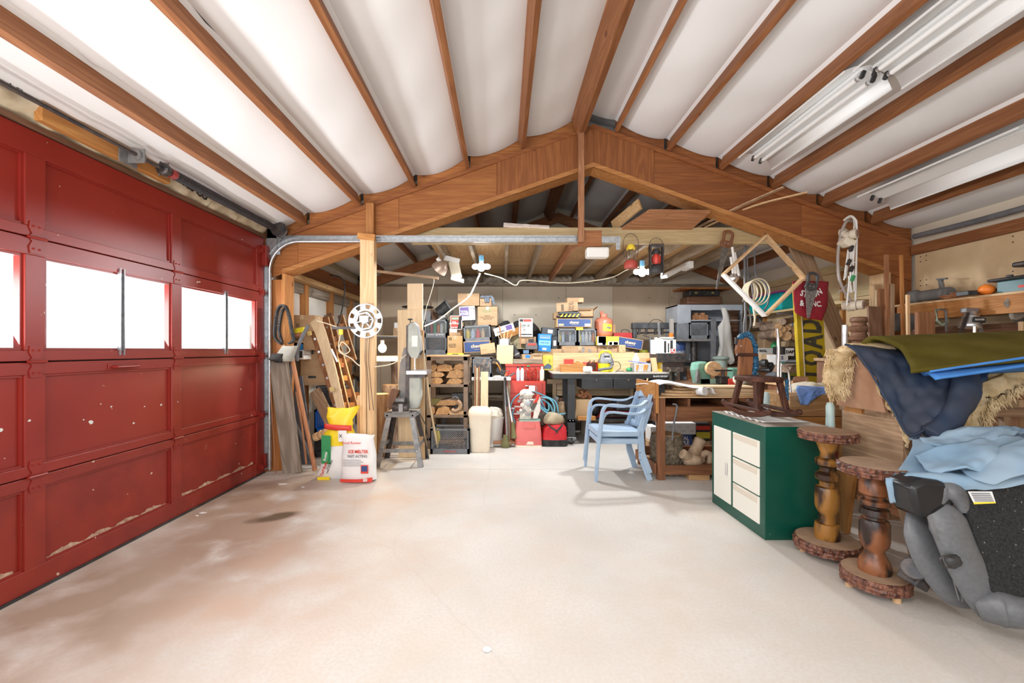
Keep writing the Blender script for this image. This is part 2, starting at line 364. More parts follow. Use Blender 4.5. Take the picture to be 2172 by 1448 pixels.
# portal frame: plywood faced box beam and columns
def poly_band(y0, y1, name, material, parent, cuts, lo=0., hi=0.):
    pass
BEAM = W_('beam', 'x'); BEAMZ = W_('beam', 'z'); BEAMR = wood('wood_beam_warm', (.33, .12, .035), (.23, .075, .022), 'x', knots=True)
t1 = struct('trim_1')
def ztop(X): return roofz(X)-.0
def zbot(X):  # lower edge of the beam
    return 3.215-(.342*(RX-X) if X < RX else .358*(X-RX))
YF = 4.50
cuts = [-2.51, -2.17, -1.10, -.06, RX, 1.60, 3.17, 4.34]
mats = [BEAM, BEAM, W_('oak', 'x'), BEAM, BEAM, BEAMR, BEAMR, BEAMR]
fir = W_('fir', 'x')
for i in range(len(cuts)-1):
    a, b = cuts[i]+.001, cuts[i+1]-.001
    m_ = [BEAM, BEAM, BEAM, BEAM, BEAMR, BEAMR, BEAMR][i]
    if i in (3, 4): m_ = wood('wood_gusset', (.36, .135, .04), (.24, .08, .024), 'z', knots=True)
    d = .012 if i in (3, 4) else 0
    pl = [(a, zbot(a)), (b, zbot(b)), (b, ztop(b)), (a, ztop(a))]
    MB().prism(pl, YF-.0-d, YF+.012).build('plywood_panel', m_, t1, bevel=.0015)
    MB().prism(pl, YF+.19, YF+.2).build('plywood_panel', BEAMR, t1)
for sgn, X0, X1 in ((1, -2.33, RX), (-1, RX, 4.08)):      # bottom flanges seen from below, top flanges
    for f, hh, nm in ((zbot, .045, 'bottom_flange'), (ztop, -.045, 'top_flange')):
        MB().add([(X0, YF-.02, f(X0)), (X1, YF-.02, f(X1)), (X1, YF+.21, f(X1)), (X0, YF+.21, f(X0)),
                  (X0, YF-.02, f(X0)+hh), (X1, YF-.02, f(X1)+hh), (X1, YF+.21, f(X1)+hh), (X0, YF+.21, f(X0)+hh)],
                 [(0, 3, 2, 1), (4, 5, 6, 7), (0, 1, 5, 4), (1, 2, 6, 5), (2, 3, 7, 6), (3, 0, 4, 7)] if nm[0] == 'b' else [(0, 1, 2, 3), (4, 7, 6, 5), (0, 4, 5, 1), (1, 5, 6, 2), (2, 6, 7, 3), (3, 7, 4, 0)]).build(nm, fir if nm[0] == 'b' else BEAMR, t1)
MB().box(-2.51, -2.34, YF+.0, YF+.19, 0, zbot(-2.51)-.001).build('column', W_('beam', 'z'), t1, bevel=.002)
MB().box(-2.34, -2.31, YF-.0, YF+.2, 0, zbot(-2.32)).build('column_flange', W_('fir', 'z'), t1, bevel=.002)
MB().box(4.10, 4.35, YF+.013, YF+.19, 0, zbot(4.1)+.1).build('column', wood('wood_beam_warm', (.33, .12, .035), (.23, .075, .022), 'z'), t1, bevel=.002)
MB().box(4.06, 4.10, YF-.02, YF+.2, 0, zbot(4.08)).build('column_flange', W_('pine', 'z'), t1, bevel=.002)
for a, b in zip(edges[:-1], edges[1:]):   # blocking between the purlins on top of the beam
    if a < RX < b: continue
    f = lambda X: roofz(X)
    MB().add([(a+.02, YF+.03, f(a)), (b-.02, YF+.03, f(b)), (b-.02, YF+.03, f(b)+.15), (a+.02, YF+.03, f(a)+.15),
              (a+.02, YF+.07, f(a)), (b-.02, YF+.07, f(b)), (b-.02, YF+.07, f(b)+.15), (a+.02, YF+.07, f(a)+.15)],
             [(0, 1, 2, 3), (4, 7, 6, 5), (0, 4, 5, 1), (3, 2, 6, 7), (0, 3, 7, 4), (1, 5, 6, 2)]).build('blocking', BEAMR if a > RX else W_('beam', 'x'), t1)
# rear truss rafter against the back gable
t2 = struct('trim_2')
for X0, X1 in ((-2.5, RX), (RX, 4.3)):
    MB().prism([(X0, roofz(X0)-.16), (X1, roofz(X1)-.16), (X1, roofz(X1)), (X0, roofz(X0))], 7.36, 7.42).build('rafter', W_('purlin', 'x'), t2)

# walls
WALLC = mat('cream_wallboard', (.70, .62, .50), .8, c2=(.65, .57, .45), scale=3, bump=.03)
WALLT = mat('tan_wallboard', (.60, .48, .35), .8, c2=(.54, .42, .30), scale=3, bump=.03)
WALLY = mat('yellow_plywood_wall', (.68, .51, .31), .75, c2=(.62, .45, .26), scale=2.2, stretch=(.5, 3, 3), bump=.04)
wb = struct('wall_back')
xs = [XL, -2.16, -1.15, -.0, 1.12, 1.95, 2.95, XR]
for i, (a, b) in enumerate(zip(xs[:-1], xs[1:])):
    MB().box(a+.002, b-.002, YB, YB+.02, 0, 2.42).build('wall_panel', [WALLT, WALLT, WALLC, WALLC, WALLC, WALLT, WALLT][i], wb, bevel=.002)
for a, b in ((XL, -1.15), (-1.15, .2), (.2, RX), (RX, 2.4), (2.4, XR)):
    MB().add([(a, YB, 2.425), (b, YB, 2.425), (b, YB, roofz(b)+.15), (a, YB, roofz(a)+.15)], [(0, 1, 2, 3)]).build('wall_panel', WALLC, wb, thick=.02)
MB().box(XL, XR, YB-.04, YB, 2.40, 2.44).build('wall_plate', W_('joist', 'x'), wb)
# nail heads, screws
MB().box(XL-.1, XR+.1, YB+.022, YB+.06, 0, 4).build('wall_light_block', M['black'], wb)  # unseen black sheet added to stop light leaking between the wall panels
nb = MB()
for X in [k*.4-2.2 for k in range(16)]:
    for z in [.6+.3*j for j in range(7)]:
        if random.random() < .8: nb.cyl((X+random.uniform(-.03, .03), YB-.003, z+.4), (X+random.uniform(-.0, .0), YB+.001, z+.4), .006, n=6)
o = nb.build('nail', M['iron'], wb); o['kind'] = 'stuff'
wl = struct('wall_left')
SHE = mat('white_sheathing', (.74, .70, .63), .75, c2=(.64, .59, .51), scale=4, bump=.08)
MB().box(XL-.04, XL-.02, 4.7, YB, 0, 2.5).build('wall_panel', SHE, wl)
MB().box(XL-.12, XL-.04, -3, YB, 2.44, 2.9).build('wall_panel', mat('kraft_wall', (.5, .42, .3), .8), wl)
MB().box(XL-.12, XL-.05, 4.43, 4.7, 0, 2.44).build('wall_panel', SHE, wl)
for Y in (5.35, 6.15, 6.95, 7.42):
    MB().box(XL-.02, XL+.06, Y-.04, Y+.04, 0, 2.3).build('stud', W_('fir', 'z'), wl, bevel=.002)
MB().box(XL-.02, XL+.03, 4.71, YB, 1.98, 2.10).build('girt', W_('grey', 'y'), wl, bevel=.002)
MB().box(XL-.02, XL+.16, 4.71, YB, 2.10, 2.16).build('wall_plate', W_('ply', 'y'), wl, bevel=.002)
MB().box(XL-.02, XL+.10, 4.71, YB, 2.16, 2.36).build('wall_plate', W_('purlin', 'y'), wl, bevel=.002)
MB().box(XL+.0, XL+.14, 7.3, 7.44, 0, 2.36).build('post', W_('grey', 'z'), wl, bevel=.003)
wr = struct('wall_right')
for a, b in ((-3, -.3), (-.3, 2.14), (2.14, 4.48), (4.72, 7.1), (7.1, YB)):
    MB().box(XR-.005, XR+.02, a+.002, b-.002, 0, 2.28).build('wall_panel', WALLY, wr, bevel=.002)
MB().box(XR+.02, XR+.1, -3, YB, 0, 2.9).build('wall_panel', WALLC, wr)
MB().box(XR-.05, XR+.02, -3, 4.48, 2.28, 2.38).build('wall_plate', W_('purlin', 'y'), wr, bevel=.002)
MB().box(XR-.05, XR+.02, 4.72, YB, 2.28, 2.38).build('wall_plate', W_('header', 'y'), wr, bevel=.002)
MB().box(XR-.03, XR+.0, 4.72, YB, 1.93, 2.05).build('girt', W_('header', 'y'), wr, bevel=.002)
for Y in (5.4, 6.2, 7.0):
    MB().box(XR-.05, XR-.005, Y-.02, Y+.02, 0, 2.28).build('stud', W_('oak', 'z'), wr, bevel=.002)
nb = MB()
for Y in (4.42, 4.36, 3.62):
    for z in (1.95, 2.0, 2.2, 1.75, 2.25): nb.cyl((XR-.008, Y, z), (XR-.004, Y, z), .006, n=6)
o = nb.build('nail', M['iron'], wr); o['kind'] = 'stuff'
# duct / pipe under the eave on the right
pp = MB().tube([(XR-.09, y, 2.45+.01*math.sin(y*3)) for y in [-2+.2*k for k in range(33)]], .026, 10).build('eave_pipe', M['rubber'], None, smooth=True)
tag(pp, 'black ribbed pipe running under the right eave above the plywood wall', 'pipe')

# loft: header beam, joists, deck
t3 = struct('trim_3')
MB().box(-1.02, 3.25, 4.745, 4.80, 2.468, 2.65).build('header_beam', W_('header', 'x'), t3, bevel=.003)
JX = [-.74, -.37, .05, .44, .83, 1.225, 1.62, 2.01, 2.4, 2.8]
for i, X in enumerate(JX):
    MB().box(X-.02, X+.02, 4.80, YB-.04, 2.46, 2.60).build('joist', W_('joist' if i not in (4,) else 'cedar', 'y'), t3, bevel=.002)
LP = W_('ply', 'y')
for i, (a, b) in enumerate(((-.9, .45), (.455, 1.65), (1.655, 3.0))):
    MB().box(a, b, 4.95, 6.15, 2.60, 2.615).build('deck_sheet', LP, t3)
k = 0
y = 6.16
while y < 7.45:
    MB().box(-.88, 3.0, y, y+.135, 2.60, 2.62).build('deck_board', W_('ply', 'x'), t3); y += .142
# crumpled kraft insulation tucked between joist ends
KR = mat('silver_kraft_insulation', (.34, .30, .25), .55, c2=(.55, .5, .42), scale=9, bump=.6)
for i, (a, b) in enumerate(zip(JX[:-1], JX[1:])):
    o = MB().grid(lambda u, v, a=a, b=b: (a+.025+(b-a-.05)*u, YB-.03-.1*math.sin(PI*v)-.015*math.sin(u*17+v*9+i), 2.45+.15*v+.008*math.sin(u*23)), 12, 6).build('insulation_batt', KR, t3, smooth=True)

# ---------------------------------------------------------------- overhead door on the left
RED = mat('red_barn_paint', (.265, .022, .014), .36, c2=(.22, .017, .012), scale=2.2, detail=6, bump=.03, spots=(26, .735, (.62, .5, .44)))
REDW = mat('red_barn_paint_worn', (.27, .026, .015), .4, c2=(.20, .018, .012), scale=5, detail=8, bump=.08, spots=(14, .70, (.55, .42, .32)))
d1 = struct('door_1')
XD = -2.485; DY0, DY1 = -.48, 4.43
st = [DY0+.05]+[2.258-.98*k for k in (2, 1)]+[2.258, 3.238]+[DY1-.07]
secs = [(0.012, .608), (.614, 1.214), (1.222, 1.872), (1.878, 2.44)]
for si, (z0, z1) in enumerate(secs):
    MB().box(-2.54, -2.533, -.48, 4.43, z0-.012, z0+.006).build('section_light_block', M['black'], d1)  # added black strip behind the gap, blocks light leaking between door sections
    rails = [(.0, .115 if si == 0 else .055), (.065 if si else .06, 0)]
    b = MB(); zb = z0+rails[0][1]; zt = z1-rails[1][0]
    if si == 3: zt = z1-.13
    if si == 2: zt = z1-.09
    b.box(XD-.045, XD, DY0, DY1, z0, zb); b.box(XD-.045, XD, DY0, DY1, zt, z1)
    for j, y in enumerate(st):
        hw = .05 if j < 5 else .07
        b.box(XD-.045, XD, y-hw, y+hw, zb, zt)
    sec = b.build('door_section', REDW if si == 0 else RED, d1, bevel=.0025)
    for j in range(len(st)-1):
        ya, yb = st[j]+.05, st[j+1]-(.05 if j < 4 else .07)
        if si != 2:
            MB().box(XD-.035, XD-.022, ya, yb, zb, zt).build('door_panel', REDW if si == 0 else RED, sec)
            t = MB(); q = .012   # bead moulding around the panel
            t.box(XD-.022, XD-.010, ya, yb, zb, zb+q); t.box(XD-.022, XD-.010, ya, yb, zt-q, zt); t.box(XD-.022, XD-.010, ya, ya+q, zb+q, zt-q); t.box(XD-.022, XD-.010, yb-q, yb, zb+q, zt-q)
            t.build('panel_moulding', RED, sec)
            if si == 0:  # plaster-like flaking along the bottom bead
                g = MB(); rr = random.Random(j)
                g.grid(lambda u, v: (XD-.021+.008*(1-v)+.002*math.sin(u*90), ya+.02+(yb-ya-.06)*u, zb+.001+v*(.012+.03*abs(math.sin(u*13+j))*rr.uniform(.5, 1))), 50, 2)
                g.build('flaked_paint', mat('flaked_filler', (.5, .36, .26), .9, c2=(.3, .16, .1), scale=30, bump=.4), sec)
        else:
            MB().box(XD-.030, XD-.026, ya, yb, zb, zt).build('window_pane', M['glass'], sec)
            t = MB(); q = .014
            t.box(XD-.045, XD-.012, ya, yb, zb, zb+q); t.box(XD-.045, XD-.012, ya, yb, zt-q, zt); t.box(XD-.045, XD-.012, ya, ya+q, zb+q, zt-q); t.box(XD-.045, XD-.012, yb-q, yb, zb+q, zt-q)
            t.build('window_moulding', RED, sec)
            ym = (ya+yb)/2+.02
            s = MB().box(XD-.01, XD-.006, ym-.02, ym+.012, zb-.03, zt+.025).box(XD-.006, XD+.012, ym-.02, ym-.016, zb-.03, zt+.025).box(XD-.006, XD+.012, ym+.008, ym+.012, zb-.03, zt+.025)
            s.build('mullion_strut', M['steel'], sec)
# hinges
hm = MB()
hm.prism([(-.03, -.085), (.03, -.085), (.035, -.05), (.02, -.02), (.04, 0), (.02, .02), (.035, .05), (.03, .085), (-.03, .085), (-.035, .05), (-.02, .02), (-.04, 0), (-.02, -.02), (-.035, -.05)], 0, .004, 'x')
hm.cyl((.010, -.045, 0), (.010, .045, 0), .008, n=8)
for a, b in ((-.015, -.06), (.015, -.06), (-.015, .06), (.015, .06)): hm.ball((.005, a, b), .006, 6, 4)
h0 = hm.build('hinge', RED, d1, loc=(XD+.001, st[1], 1.218))
for y in st[1:5]:
    for z in (.611, 1.218, 1.875):
        if y == st[1] and z == 1.218: continue
        c = h0.copy(); COL.objects.link(c); c.parent = d1; c.location = (XD+.001, y, z)
for z in (.08, .611, 1.218, 1.875, 2.3):   # roller brackets on the far edge
    MB().box(XD, XD+.01, DY1-.1, DY1+.0, z-.035, z+.035).cyl((XD+.022, DY1-.07, z), (XD+.022, DY1+.03, z), .007, n=8).box(XD+.01, XD+.034, DY1-.085, DY1-.075, z-.02, z+.02).build('roller_bracket', RED, d1)
hd = MB().tube([(XD, 2.70, 1.175), (XD+.035, 2.70, 1.172), (XD+.035, 2.86, 1.172), (XD, 2.86, 1.175)], .009, 8).box(XD, XD+.006, 2.67, 2.89, 1.155, 1.195).build('handle', RED, d1, bevel=.002)
MB().box(XD-.03, XD+.012, DY0, DY1, 0, .014).build('bottom_seal', M['black'], d1)
MB().box(XD-.04, XD+.02, DY1-.02, DY1+.035, 0.05, .2).build('corner_bracket', RED, d1, bevel=.004)
MB().box(XD, XD+.05, DY1-.06, DY1+.02, 2.15, 2.36).build('top_roller_box', RED, d1, bevel=.004)
# odd paint chips
for (x, y) in ((8, 912), (62, 892), (243, 862), (313, 862), (377, 852), (185, 890), (290, 897), (345, 940), (330, 962), (505, 940), (200, 895), (348, 858)):
    Yd = (-XD)*900/(1066-x); z = 1.28-(y-742)/900*Yd
    s_ = random.uniform(.006, .016)
    ang = random.uniform(0, 3)
    XX = XD-.0215
    if min(abs(Yd-q) for q in st) < .055: XX = XD+.0005
    MB().prism([(Yd+s_*random.uniform(.5, 1.3)*math.cos(t), z+s_*random.uniform(.5, 1.2)*math.sin(t)*.8) for t in [k*.9 for k in range(7)]], XX, XX+.0007, 'x').build('paint_chip', mat('chip_primer', (.62, .66, .62), .7), d1)

# door surround above: header strip, kraft insulation, spring anchor board
t4 = struct('trim_4')
MB().box(XD-.06, XD+.015, -.6, 4.47, 2.445, 2.475).build('door_head', W_('walnut', 'y'), t4, bevel=.002)
MB().box(-2.52, -2.49, 4.43, 4.50, 0, 2.5).build('door_jamb', W_('beam', 'z'), t4)
KB = mat('kraft_paper_sack', (.62, .53, .38), .7, c2=(.5, .41, .28), scale=12, bump=.7)
rk = random.Random(5)
for i, (a, b) in enumerate(((3.1, 3.55), (3.5, 3.95), (3.9, 4.4), (2.45, 3.2), (2.0, 2.5), (1.3, 1.98))):
    o = MB().grid(lambda u, v: (XD-.015+.065*math.sin(PI*v)+.012*math.sin(u*19+i*3)*math.sin(v*7+i), a+(b-a)*u, 2.475+.155*v+.01*math.sin(u*11+i)), 18, 8).build('kraft_insulation', KB, t4, smooth=True)
    if i == 5: text('Sound Control', .05, (XD+.062, 2.12, 2.575), t4, M['ink'], rot=(PI/2, 0, PI/2), off=.0006)
    if i in (0, 3): text('LOSS CO', .085, (XD+.054, (a+b)/2, 2.55), t4, M['ink'], rot=(PI/2, .12, PI/2), off=.004)
o = MB().box(XD+.03, XD+.075, 2.22, 3.08, 2.482, 2.585).build('spring_anchor_board', W_('oak', 'y'), None, bevel=.004)
tag(o, 'orange-brown board carrying the door spring bracket above the red door', 'board')
sh = thing('torsion_shaft', 'dark steel torsion bar with a black spring above the red door', 'door spring', (0, 0, 0))
XS, ZS = XD+.15, 2.525
MB().cyl((XS, -.4, ZS), (XS, 4.46, ZS), .0125, n=12).build('shaft', M['iron'], sh, smooth=True)
MB().lathe([(.032+(.003 if i % 2 else 0), 3.02+.0105*i) for i in range(122)], 12, (XS, 0, ZS), axis='y').build('spring', mat('black_spring_steel', (.045, .045, .05), .5, .5), sh)
MB().lathe([(.030+(.003 if i % 2 else 0), 2.98+.008*i) for i in range(10)], 12, (XS, 0, ZS), axis='y').build('spring_paint_mark', mat('spring_red_paint', (.3, .04, .04), .5), sh)
b = MB().lathe([(.03, 2.90), (.042, 2.91), (.042, 2.94), (.028, 2.95), (.028, 2.97)], 12, (XS, 0, ZS), axis='y')
for t in range(6): b.cyl((XS+.04*math.cos(t), 2.925, ZS+.04*math.sin(t)), (XS+.055*math.cos(t), 2.925, ZS+.055*math.sin(t)), .008, n=6)
b.build('winding_cone', M['iron'], sh)
MB().box(XD+.075, XD+.19, 2.72, 2.728, ZS-.045, ZS+.045).box(XD+.075, XD+.083, 2.66, 2.79, ZS-.06, ZS+.03).cyl((XS, 2.70, ZS), (XS, 2.75, ZS), .03, n=14).build('centre_bracket', M['cast'], sh, bevel=.001)
b = MB().lathe([(.07, 4.365), (.075, 4.37), (.06, 4.38), (.06, 4.41), (.075, 4.42), (.07, 4.425)], 24, (XS+.02, 0, ZS), axis='y'); b.build('cable_drum', M['iron'], sh, smooth=True)
MB().box(XD+.02, XD+.12, 4.44, 4.446, 2.28, 2.58).box(XD+.02, XD+.18, 4.44, 4.446, 2.45, 2.57).build('end_plate', M['steel'], sh)
# track: upright, curve, level run into the room
tk = thing('door_track', 'galvanised overhead door track curving from the left jamb to mid room', 'door track', (0, 0, 0))
ZT = 1.28+(742-507)/900*4.42; RC = .33; XT = XD+.03
path = [(XT, 4.455, z) for z in (.03, .5, 1, 1.5, ZT-RC-.02)]+[(XT+RC-RC*math.cos(t), 4.455, ZT-RC+RC*math.sin(t)) for t in [k*PI/2/12 for k in range(0, 13)]]+[(x, 4.455, ZT) for x in (XT+RC+.1, 0, PX(1272, 0, 4.42)[0])]
def sweep(path, prof):  # profile offsets: (outward in the XZ plane, along Y)
    b = MB(); n = len(prof); vs = []
    for i, p in enumerate(path):
        a = Vector(path[max(0, i-1)]); c = Vector(path[min(len(path)-1, i+1)]); d = (c-a).normalized(); nrm = Vector((d.z, 0, -d.x))
        for (o_, yy) in prof: q = Vector(p)+nrm*o_; vs.append((q.x, q.y+yy, q.z))
    b.add(vs, [(i*n+j, i*n+j+1, (i+1)*n+j+1, (i+1)*n+j) for i in range(len(path)-1) for j in range(n-1)]); return b
sweep(path, [(-.028, -.03), (-.028, .0), (.028, .0), (.028, -.03), (.02, -.034)]).build('track', M['steel'], tk, thick=.003)
XE = PX(1272, 0, 4.42)[0]
MB().box(XT+.1, XE+.005, 4.425, 4.463, ZT+.030, ZT+.034).box(XT+.1, XE, 4.46, 4.464, ZT-.005, ZT+.05).build('angle_brace', M['steel'], tk)
MB().box(XE+.0, XE+.22, 4.425, 4.43, ZT-.035, ZT+.03).box(XE+.17, XE+.215, 4.422, 4.426, ZT-.11, ZT-.03).build('end_bracket', M['steel'], tk)
MB().box(XT-.03, XT+.12, 4.455, 4.46, 2.28, 2.47).build('flag_bracket', M['steel'], tk)
XP = PX(1234, 0, 4.35)[0]
hp = thing('track_hanger', 'tall thin wooden hanger post from the ridge purlin down to the door track', 'post', (XP, 4.44, 0))
MB().box(-.03, .03, -.07, -.035, ZT-.04, 3.62).build('post', W_('cedar', 'z'), hp, bevel=.002)
MB().box(-.03, .22, -.03, -.005, ZT-.08, ZT+.09).build('gusset', W_('purlin', 'x'), hp, bevel=.004)
sp = thing('support_post', 'rough pale timber post standing under the beam near the fertiliser sacks', 'post', (PX(784, 0, 4.45)[0], 4.42, 0))
MB().box(-.072, .072, -.06, .04, 0, 2.44).build('post', W_('pine', 'z'), sp, bevel=.003)
MB().box(-.03, .05, .0, .06, 2.44, roofz(-1.4)-.02).build('upper_post', W_('fir', 'z'), sp, bevel=.003)
MB().cbox((.0, -.075, 2.44), (.18, .03, .06), (0, .1, 0)).build('cleat', W_('oak', 'x'), sp, bevel=.003)
# ---------------------------------------------------------------- prop helpers
from mathutils import noise as MN
def P(x, y, Y): X, Z = PX(x, y, Y); return Vector((X, Y, Z))
def lerpl(pl, t):
    """point on a polyline at parameter 0..1 (smooth by arc index)"""
    k = len(pl)-1; i = min(int(t*k), k-1); f = t*k-i
    p0 = Vector(pl[max(i-1, 0)]); p1 = Vector(pl[i]); p2 = Vector(pl[i+1]); p3 = Vector(pl[min(i+2, k)])
    return .5*((2*p1)+(-p0+p2)*f+(2*p0-5*p1+4*p2-p3)*f*f+(-p0+3*p1-3*p2+p3)*f**3)
def smooth_path(pl, n): return [lerpl(pl, i/n) for i in range(n+1)]
def ruled(b, L, R, nu=16, nv=24, amp=.012, fr=6, bulge=0, seed=0, bdir=(0, -1, 0)):
    bd = Vector(bdir)
    def fn(u, v):
        p = lerpl(L, v).lerp(lerpl(R, v), u)
        q = MN.noise(Vector((p.x*fr+seed*3.1, p.y*fr, p.z*fr*.7)))*amp+MN.noise(Vector((p.x*fr*2.7, p.y*fr*2.7+seed, p.z*fr*2.2)))*amp*.45
        return p+bd*(bulge*math.sin(PI*u)+q)
    return b.grid(fn, nu, nv)
def loft(b, secs, n=24, pw=2.6, amp=.006, fr=9, seed=0):
    """closed body through horizontal sections (cx, cy, z, half width, half depth)"""
    vs = []
    for (cx, cy, z, w, d) in secs:
        for j in range(n):
            t = 2*PI*j/n; c, s = math.cos(t), math.sin(t)
            x = cx+w*math.copysign(abs(c)**(2/pw), c); y = cy+d*math.copysign(abs(s)**(2/pw), s)
            q = MN.noise(Vector((x*fr+seed*5.3, y*fr, z*fr)))*amp
            vs.append((x+c*q, y+s*q, z+q*.6))
    k = len(secs)
    return b.add(vs, [(i*n+j, i*n+(j+1) % n, (i+1)*n+(j+1) % n, (i+1)*n+j) for i in range(k-1) for j in range(n)]+[tuple(range(n-1, -1, -1)), tuple((k-1)*n+j for j in range(n))])
def pbox(x0, y0, x1, y1, Y, d):
    """front face rectangle in the photograph at depth Y -> base centre, width, height"""
    X0, Zt = PX(x0, y0, Y); X1, Zb = PX(x1, y1, Y)
    return ((X0+X1)/2, Y+d/2, Zb), X1-X0, Zt-Zb
def carton(r, Y, d, label, m=None, tilt=0, rz=0, flaps=0, texts=(), prints=(), tape=True, name='cardboard_box', cat='box', group=None, z=None, lidm=None):
    (X, Yc, Z), w_, h = pbox(*r, Y, d)
    if z is not None: Z = z
    m = m or M['card']
    t = thing(name, label, cat, (X, Yc, Z), rot=(0, math.radians(tilt), math.radians(rz)), group=group)
    b = MB()
    if flaps:
        k = .004
        b.box(-w_/2, w_/2, -d/2, d/2, 0, k).box(-w_/2, w_/2, -d/2, -d/2+k, 0, h).box(-w_/2, w_/2, d/2-k, d/2, 0, h).box(-w_/2, -w_/2+k, -d/2, d/2, 0, h).box(w_/2-k, w_/2, -d/2, d/2, 0, h)
        b.build('box_body', m, t)
        q = flaps
        MB().cbox((0, -d/2-q*.3, h+q*.05), (w_, .004, q), (-1.25, 0, 0)).build('flap', m, t)
        MB().cbox((-w_/2-q*.3, 0, h+q*.3), (.004, d, q), (0, -.9, 0)).build('flap', m, t)
        MB().cbox((w_/2+q*.3, 0, h+q*.3), (.004, d, q), (0, .9, 0)).build('flap', m, t)
    else:
        b.box(-w_/2, w_/2, -d/2, d/2, 0, h).build('box_body', m, t, bevel=.003)
        if tape:
            MB().box(-.022, .022, -d/2-.0015, d/2, h, h+.001).box(-.022, .022, -d/2-.0015, -d/2, h-min(.05, h*.4), h+.001).build('tape', M['tape'], t)
    for (u0, v0, u1, v1, pm) in prints:
        MB().box(-w_/2+u0*w_, -w_/2+u1*w_, -d/2-.0022, -d/2-.0002, v0*h, v1*h).build('printed_panel', pm, t)
    for (s_, u, v, sz, tm) in texts:
        text(s_, sz, (-w_/2+u*w_, -d/2-.003, v*h), t, tm, off=.0008)
    return t, w_, h
def solid(r, Y, d, label, cat, m, name, tilt=0, rz=0, bevel=.005, z=None, group=None, base=False):
    (X, Yc, Z), w_, h = pbox(*r, Y, d)
    if z is not None: Z = z
    o = MB().box(-w_/2, w_/2, -d/2, d/2, 0, h).build(name, m, None, bevel=bevel, loc=(X, Yc, Z), rot=(0, math.radians(tilt), math.radians(rz)))
    return tag(o, label, cat, group)
def lattice(b, w_, h, step, t, plane, off, base=0):
    """diagonal bars inside a w x h rectangle"""
    n = int((w_+h)/step)+1
    for sg in (1, -1):
        for i in range(-n, n+1):
            c = i*step; pts = []
            # line: x - sg*z = c, x in -w/2..w/2, z in 0..h
            for z in (0, h):
                x = c+sg*z
                if -w_/2 <= x <= w_/2: pts.append((x, z))
            for x in (-w_/2, w_/2):
                z = (x-c)*sg
                if 0 < z < h: pts.append((x, z))
            if len(pts) >= 2 and (pts[0][0]-pts[1][0])**2+(pts[0][1]-pts[1][1])**2 > 1e-5:
                (xa, za), (xb, zb) = pts[0], pts[1]
                if plane == 'x': b.bar((xa, off, za+base), (xb, off, zb+base), t, t, up=(0, 1, 0))
                else: b.bar((off, xa, za+base), (off, xb, zb+base), t, t, up=(1, 0, 0))
CR = {}
def crate(loc, w_, d, h, label, rz=0, tilt=0, m='crate', group=None, txt=None, fill=None, cat='crate'):
    key = (round(w_, 2), round(d, 2), round(h, 2), m); base_h = h*.2
    t = thing('milk_crate', label, cat, loc, rot=(0, math.radians(tilt), math.radians(rz)), group=group)
    if key not in CR:
        b = MB(); q = .012
        for sx in (-1, 1):
            for sy in (-1, 1):
                b.box(*sorted((sx*w_/2, sx*(w_/2-.03))), *sorted((sy*d/2, sy*(d/2-q))), 0, h); b.box(*sorted((sx*w_/2, sx*(w_/2-q))), *sorted((sy*d/2, sy*(d/2-.03))), 0, h)
        for z0, z1 in ((h-.022, h), (0, base_h)):
            for sy in (-1, 1): b.box(-w_/2, w_/2, *sorted((sy*d/2, sy*(d/2-q))), z0, z1)
            for sx in (-1, 1): b.box(*sorted((sx*w_/2, sx*(w_/2-q))), -d/2, d/2, z0, z1)
        b.box(-w_/2-.004, w_/2+.004, -d/2-.004, d/2+.004, h-.008, h)if False else None
        b.box(-w_/2+.01, w_/2-.01, -d/2+.01, d/2-.01, .0, .008)
        fr = b.build('crate_frame', M[m], t)
        lf = MB(); lattice(lf, w_-.05, h-base_h-.02, .028, .0045, 'x', 0, base_h)
        l1 = lf.build('lattice_panel', M[m], t, loc=(0, -d/2+.006, 0))
        ls = MB(); lattice(ls, d-.05, h-base_h-.02, .028, .0045, 'y', 0, base_h)
        l3 = ls.build('lattice_panel', M[m], t, loc=(-w_/2+.006, 0, 0))
        CR[key] = (fr.data, l1.data, l3.data)
    else:
        for nm, me, lc in (('crate_frame', CR[key][0], (0, 0, 0)), ('lattice_panel', CR[key][1], (0, -d/2+.006, 0)), ('lattice_panel', CR[key][2], (-w_/2+.006, 0, 0))):
            o = bpy.data.objects.new(nm, me); COL.objects.link(o); o.parent = t; o.location = lc
    for lc, i in (((0, d/2-.006, 0), 1), ((w_/2-.006, 0, 0), 2)):
        o = bpy.data.objects.new('lattice_panel', CR[key][i]); COL.objects.link(o); o.parent = t; o.location = lc
    if txt: text(txt[0], txt[1], (0, -d/2-.002, base_h*.5), t, txt[2])
    return t
def bottle(loc, r, h, m, capm, label, group=None, name='bottle', rot=(0, 0, 0), cat='bottle'):
    t = thing(name, label, cat, loc, rot=rot, group=group)
    MB().lathe([(r*.9, 0), (r, .01), (r, h*.66), (r*.85, h*.76), (r*.38, h*.86), (r*.38, h*.93)], 14).build('bottle_body', m, t, smooth=True)
    MB().lathe([(r*.46, h*.9), (r*.46, h), (r*.3, h*1.0)], 12).build('cap', capm, t, smooth=True)
    return t
def tubeobj(name, path, r, m, label, cat, n=8, steps=None, group=None, parent=None, closed=False):
    pts = smooth_path(path, steps) if steps else path
    o = MB().tube(pts, r, n, closed=closed).build(name, m, parent, smooth=True)
    if label and not parent: tag(o, label, cat, group)
    return o
BARK = mat('pine_bark', (.15, .095, .065), .9, c2=(.34, .24, .17), scale=22, stretch=(1, 1, .35), bump=1.0)
BARKR = mat('red_pine_bark', (.055, .018, .012), .42, c2=(.24, .095, .055), scale=42, stretch=(1, 1, .6), bump=1.0)
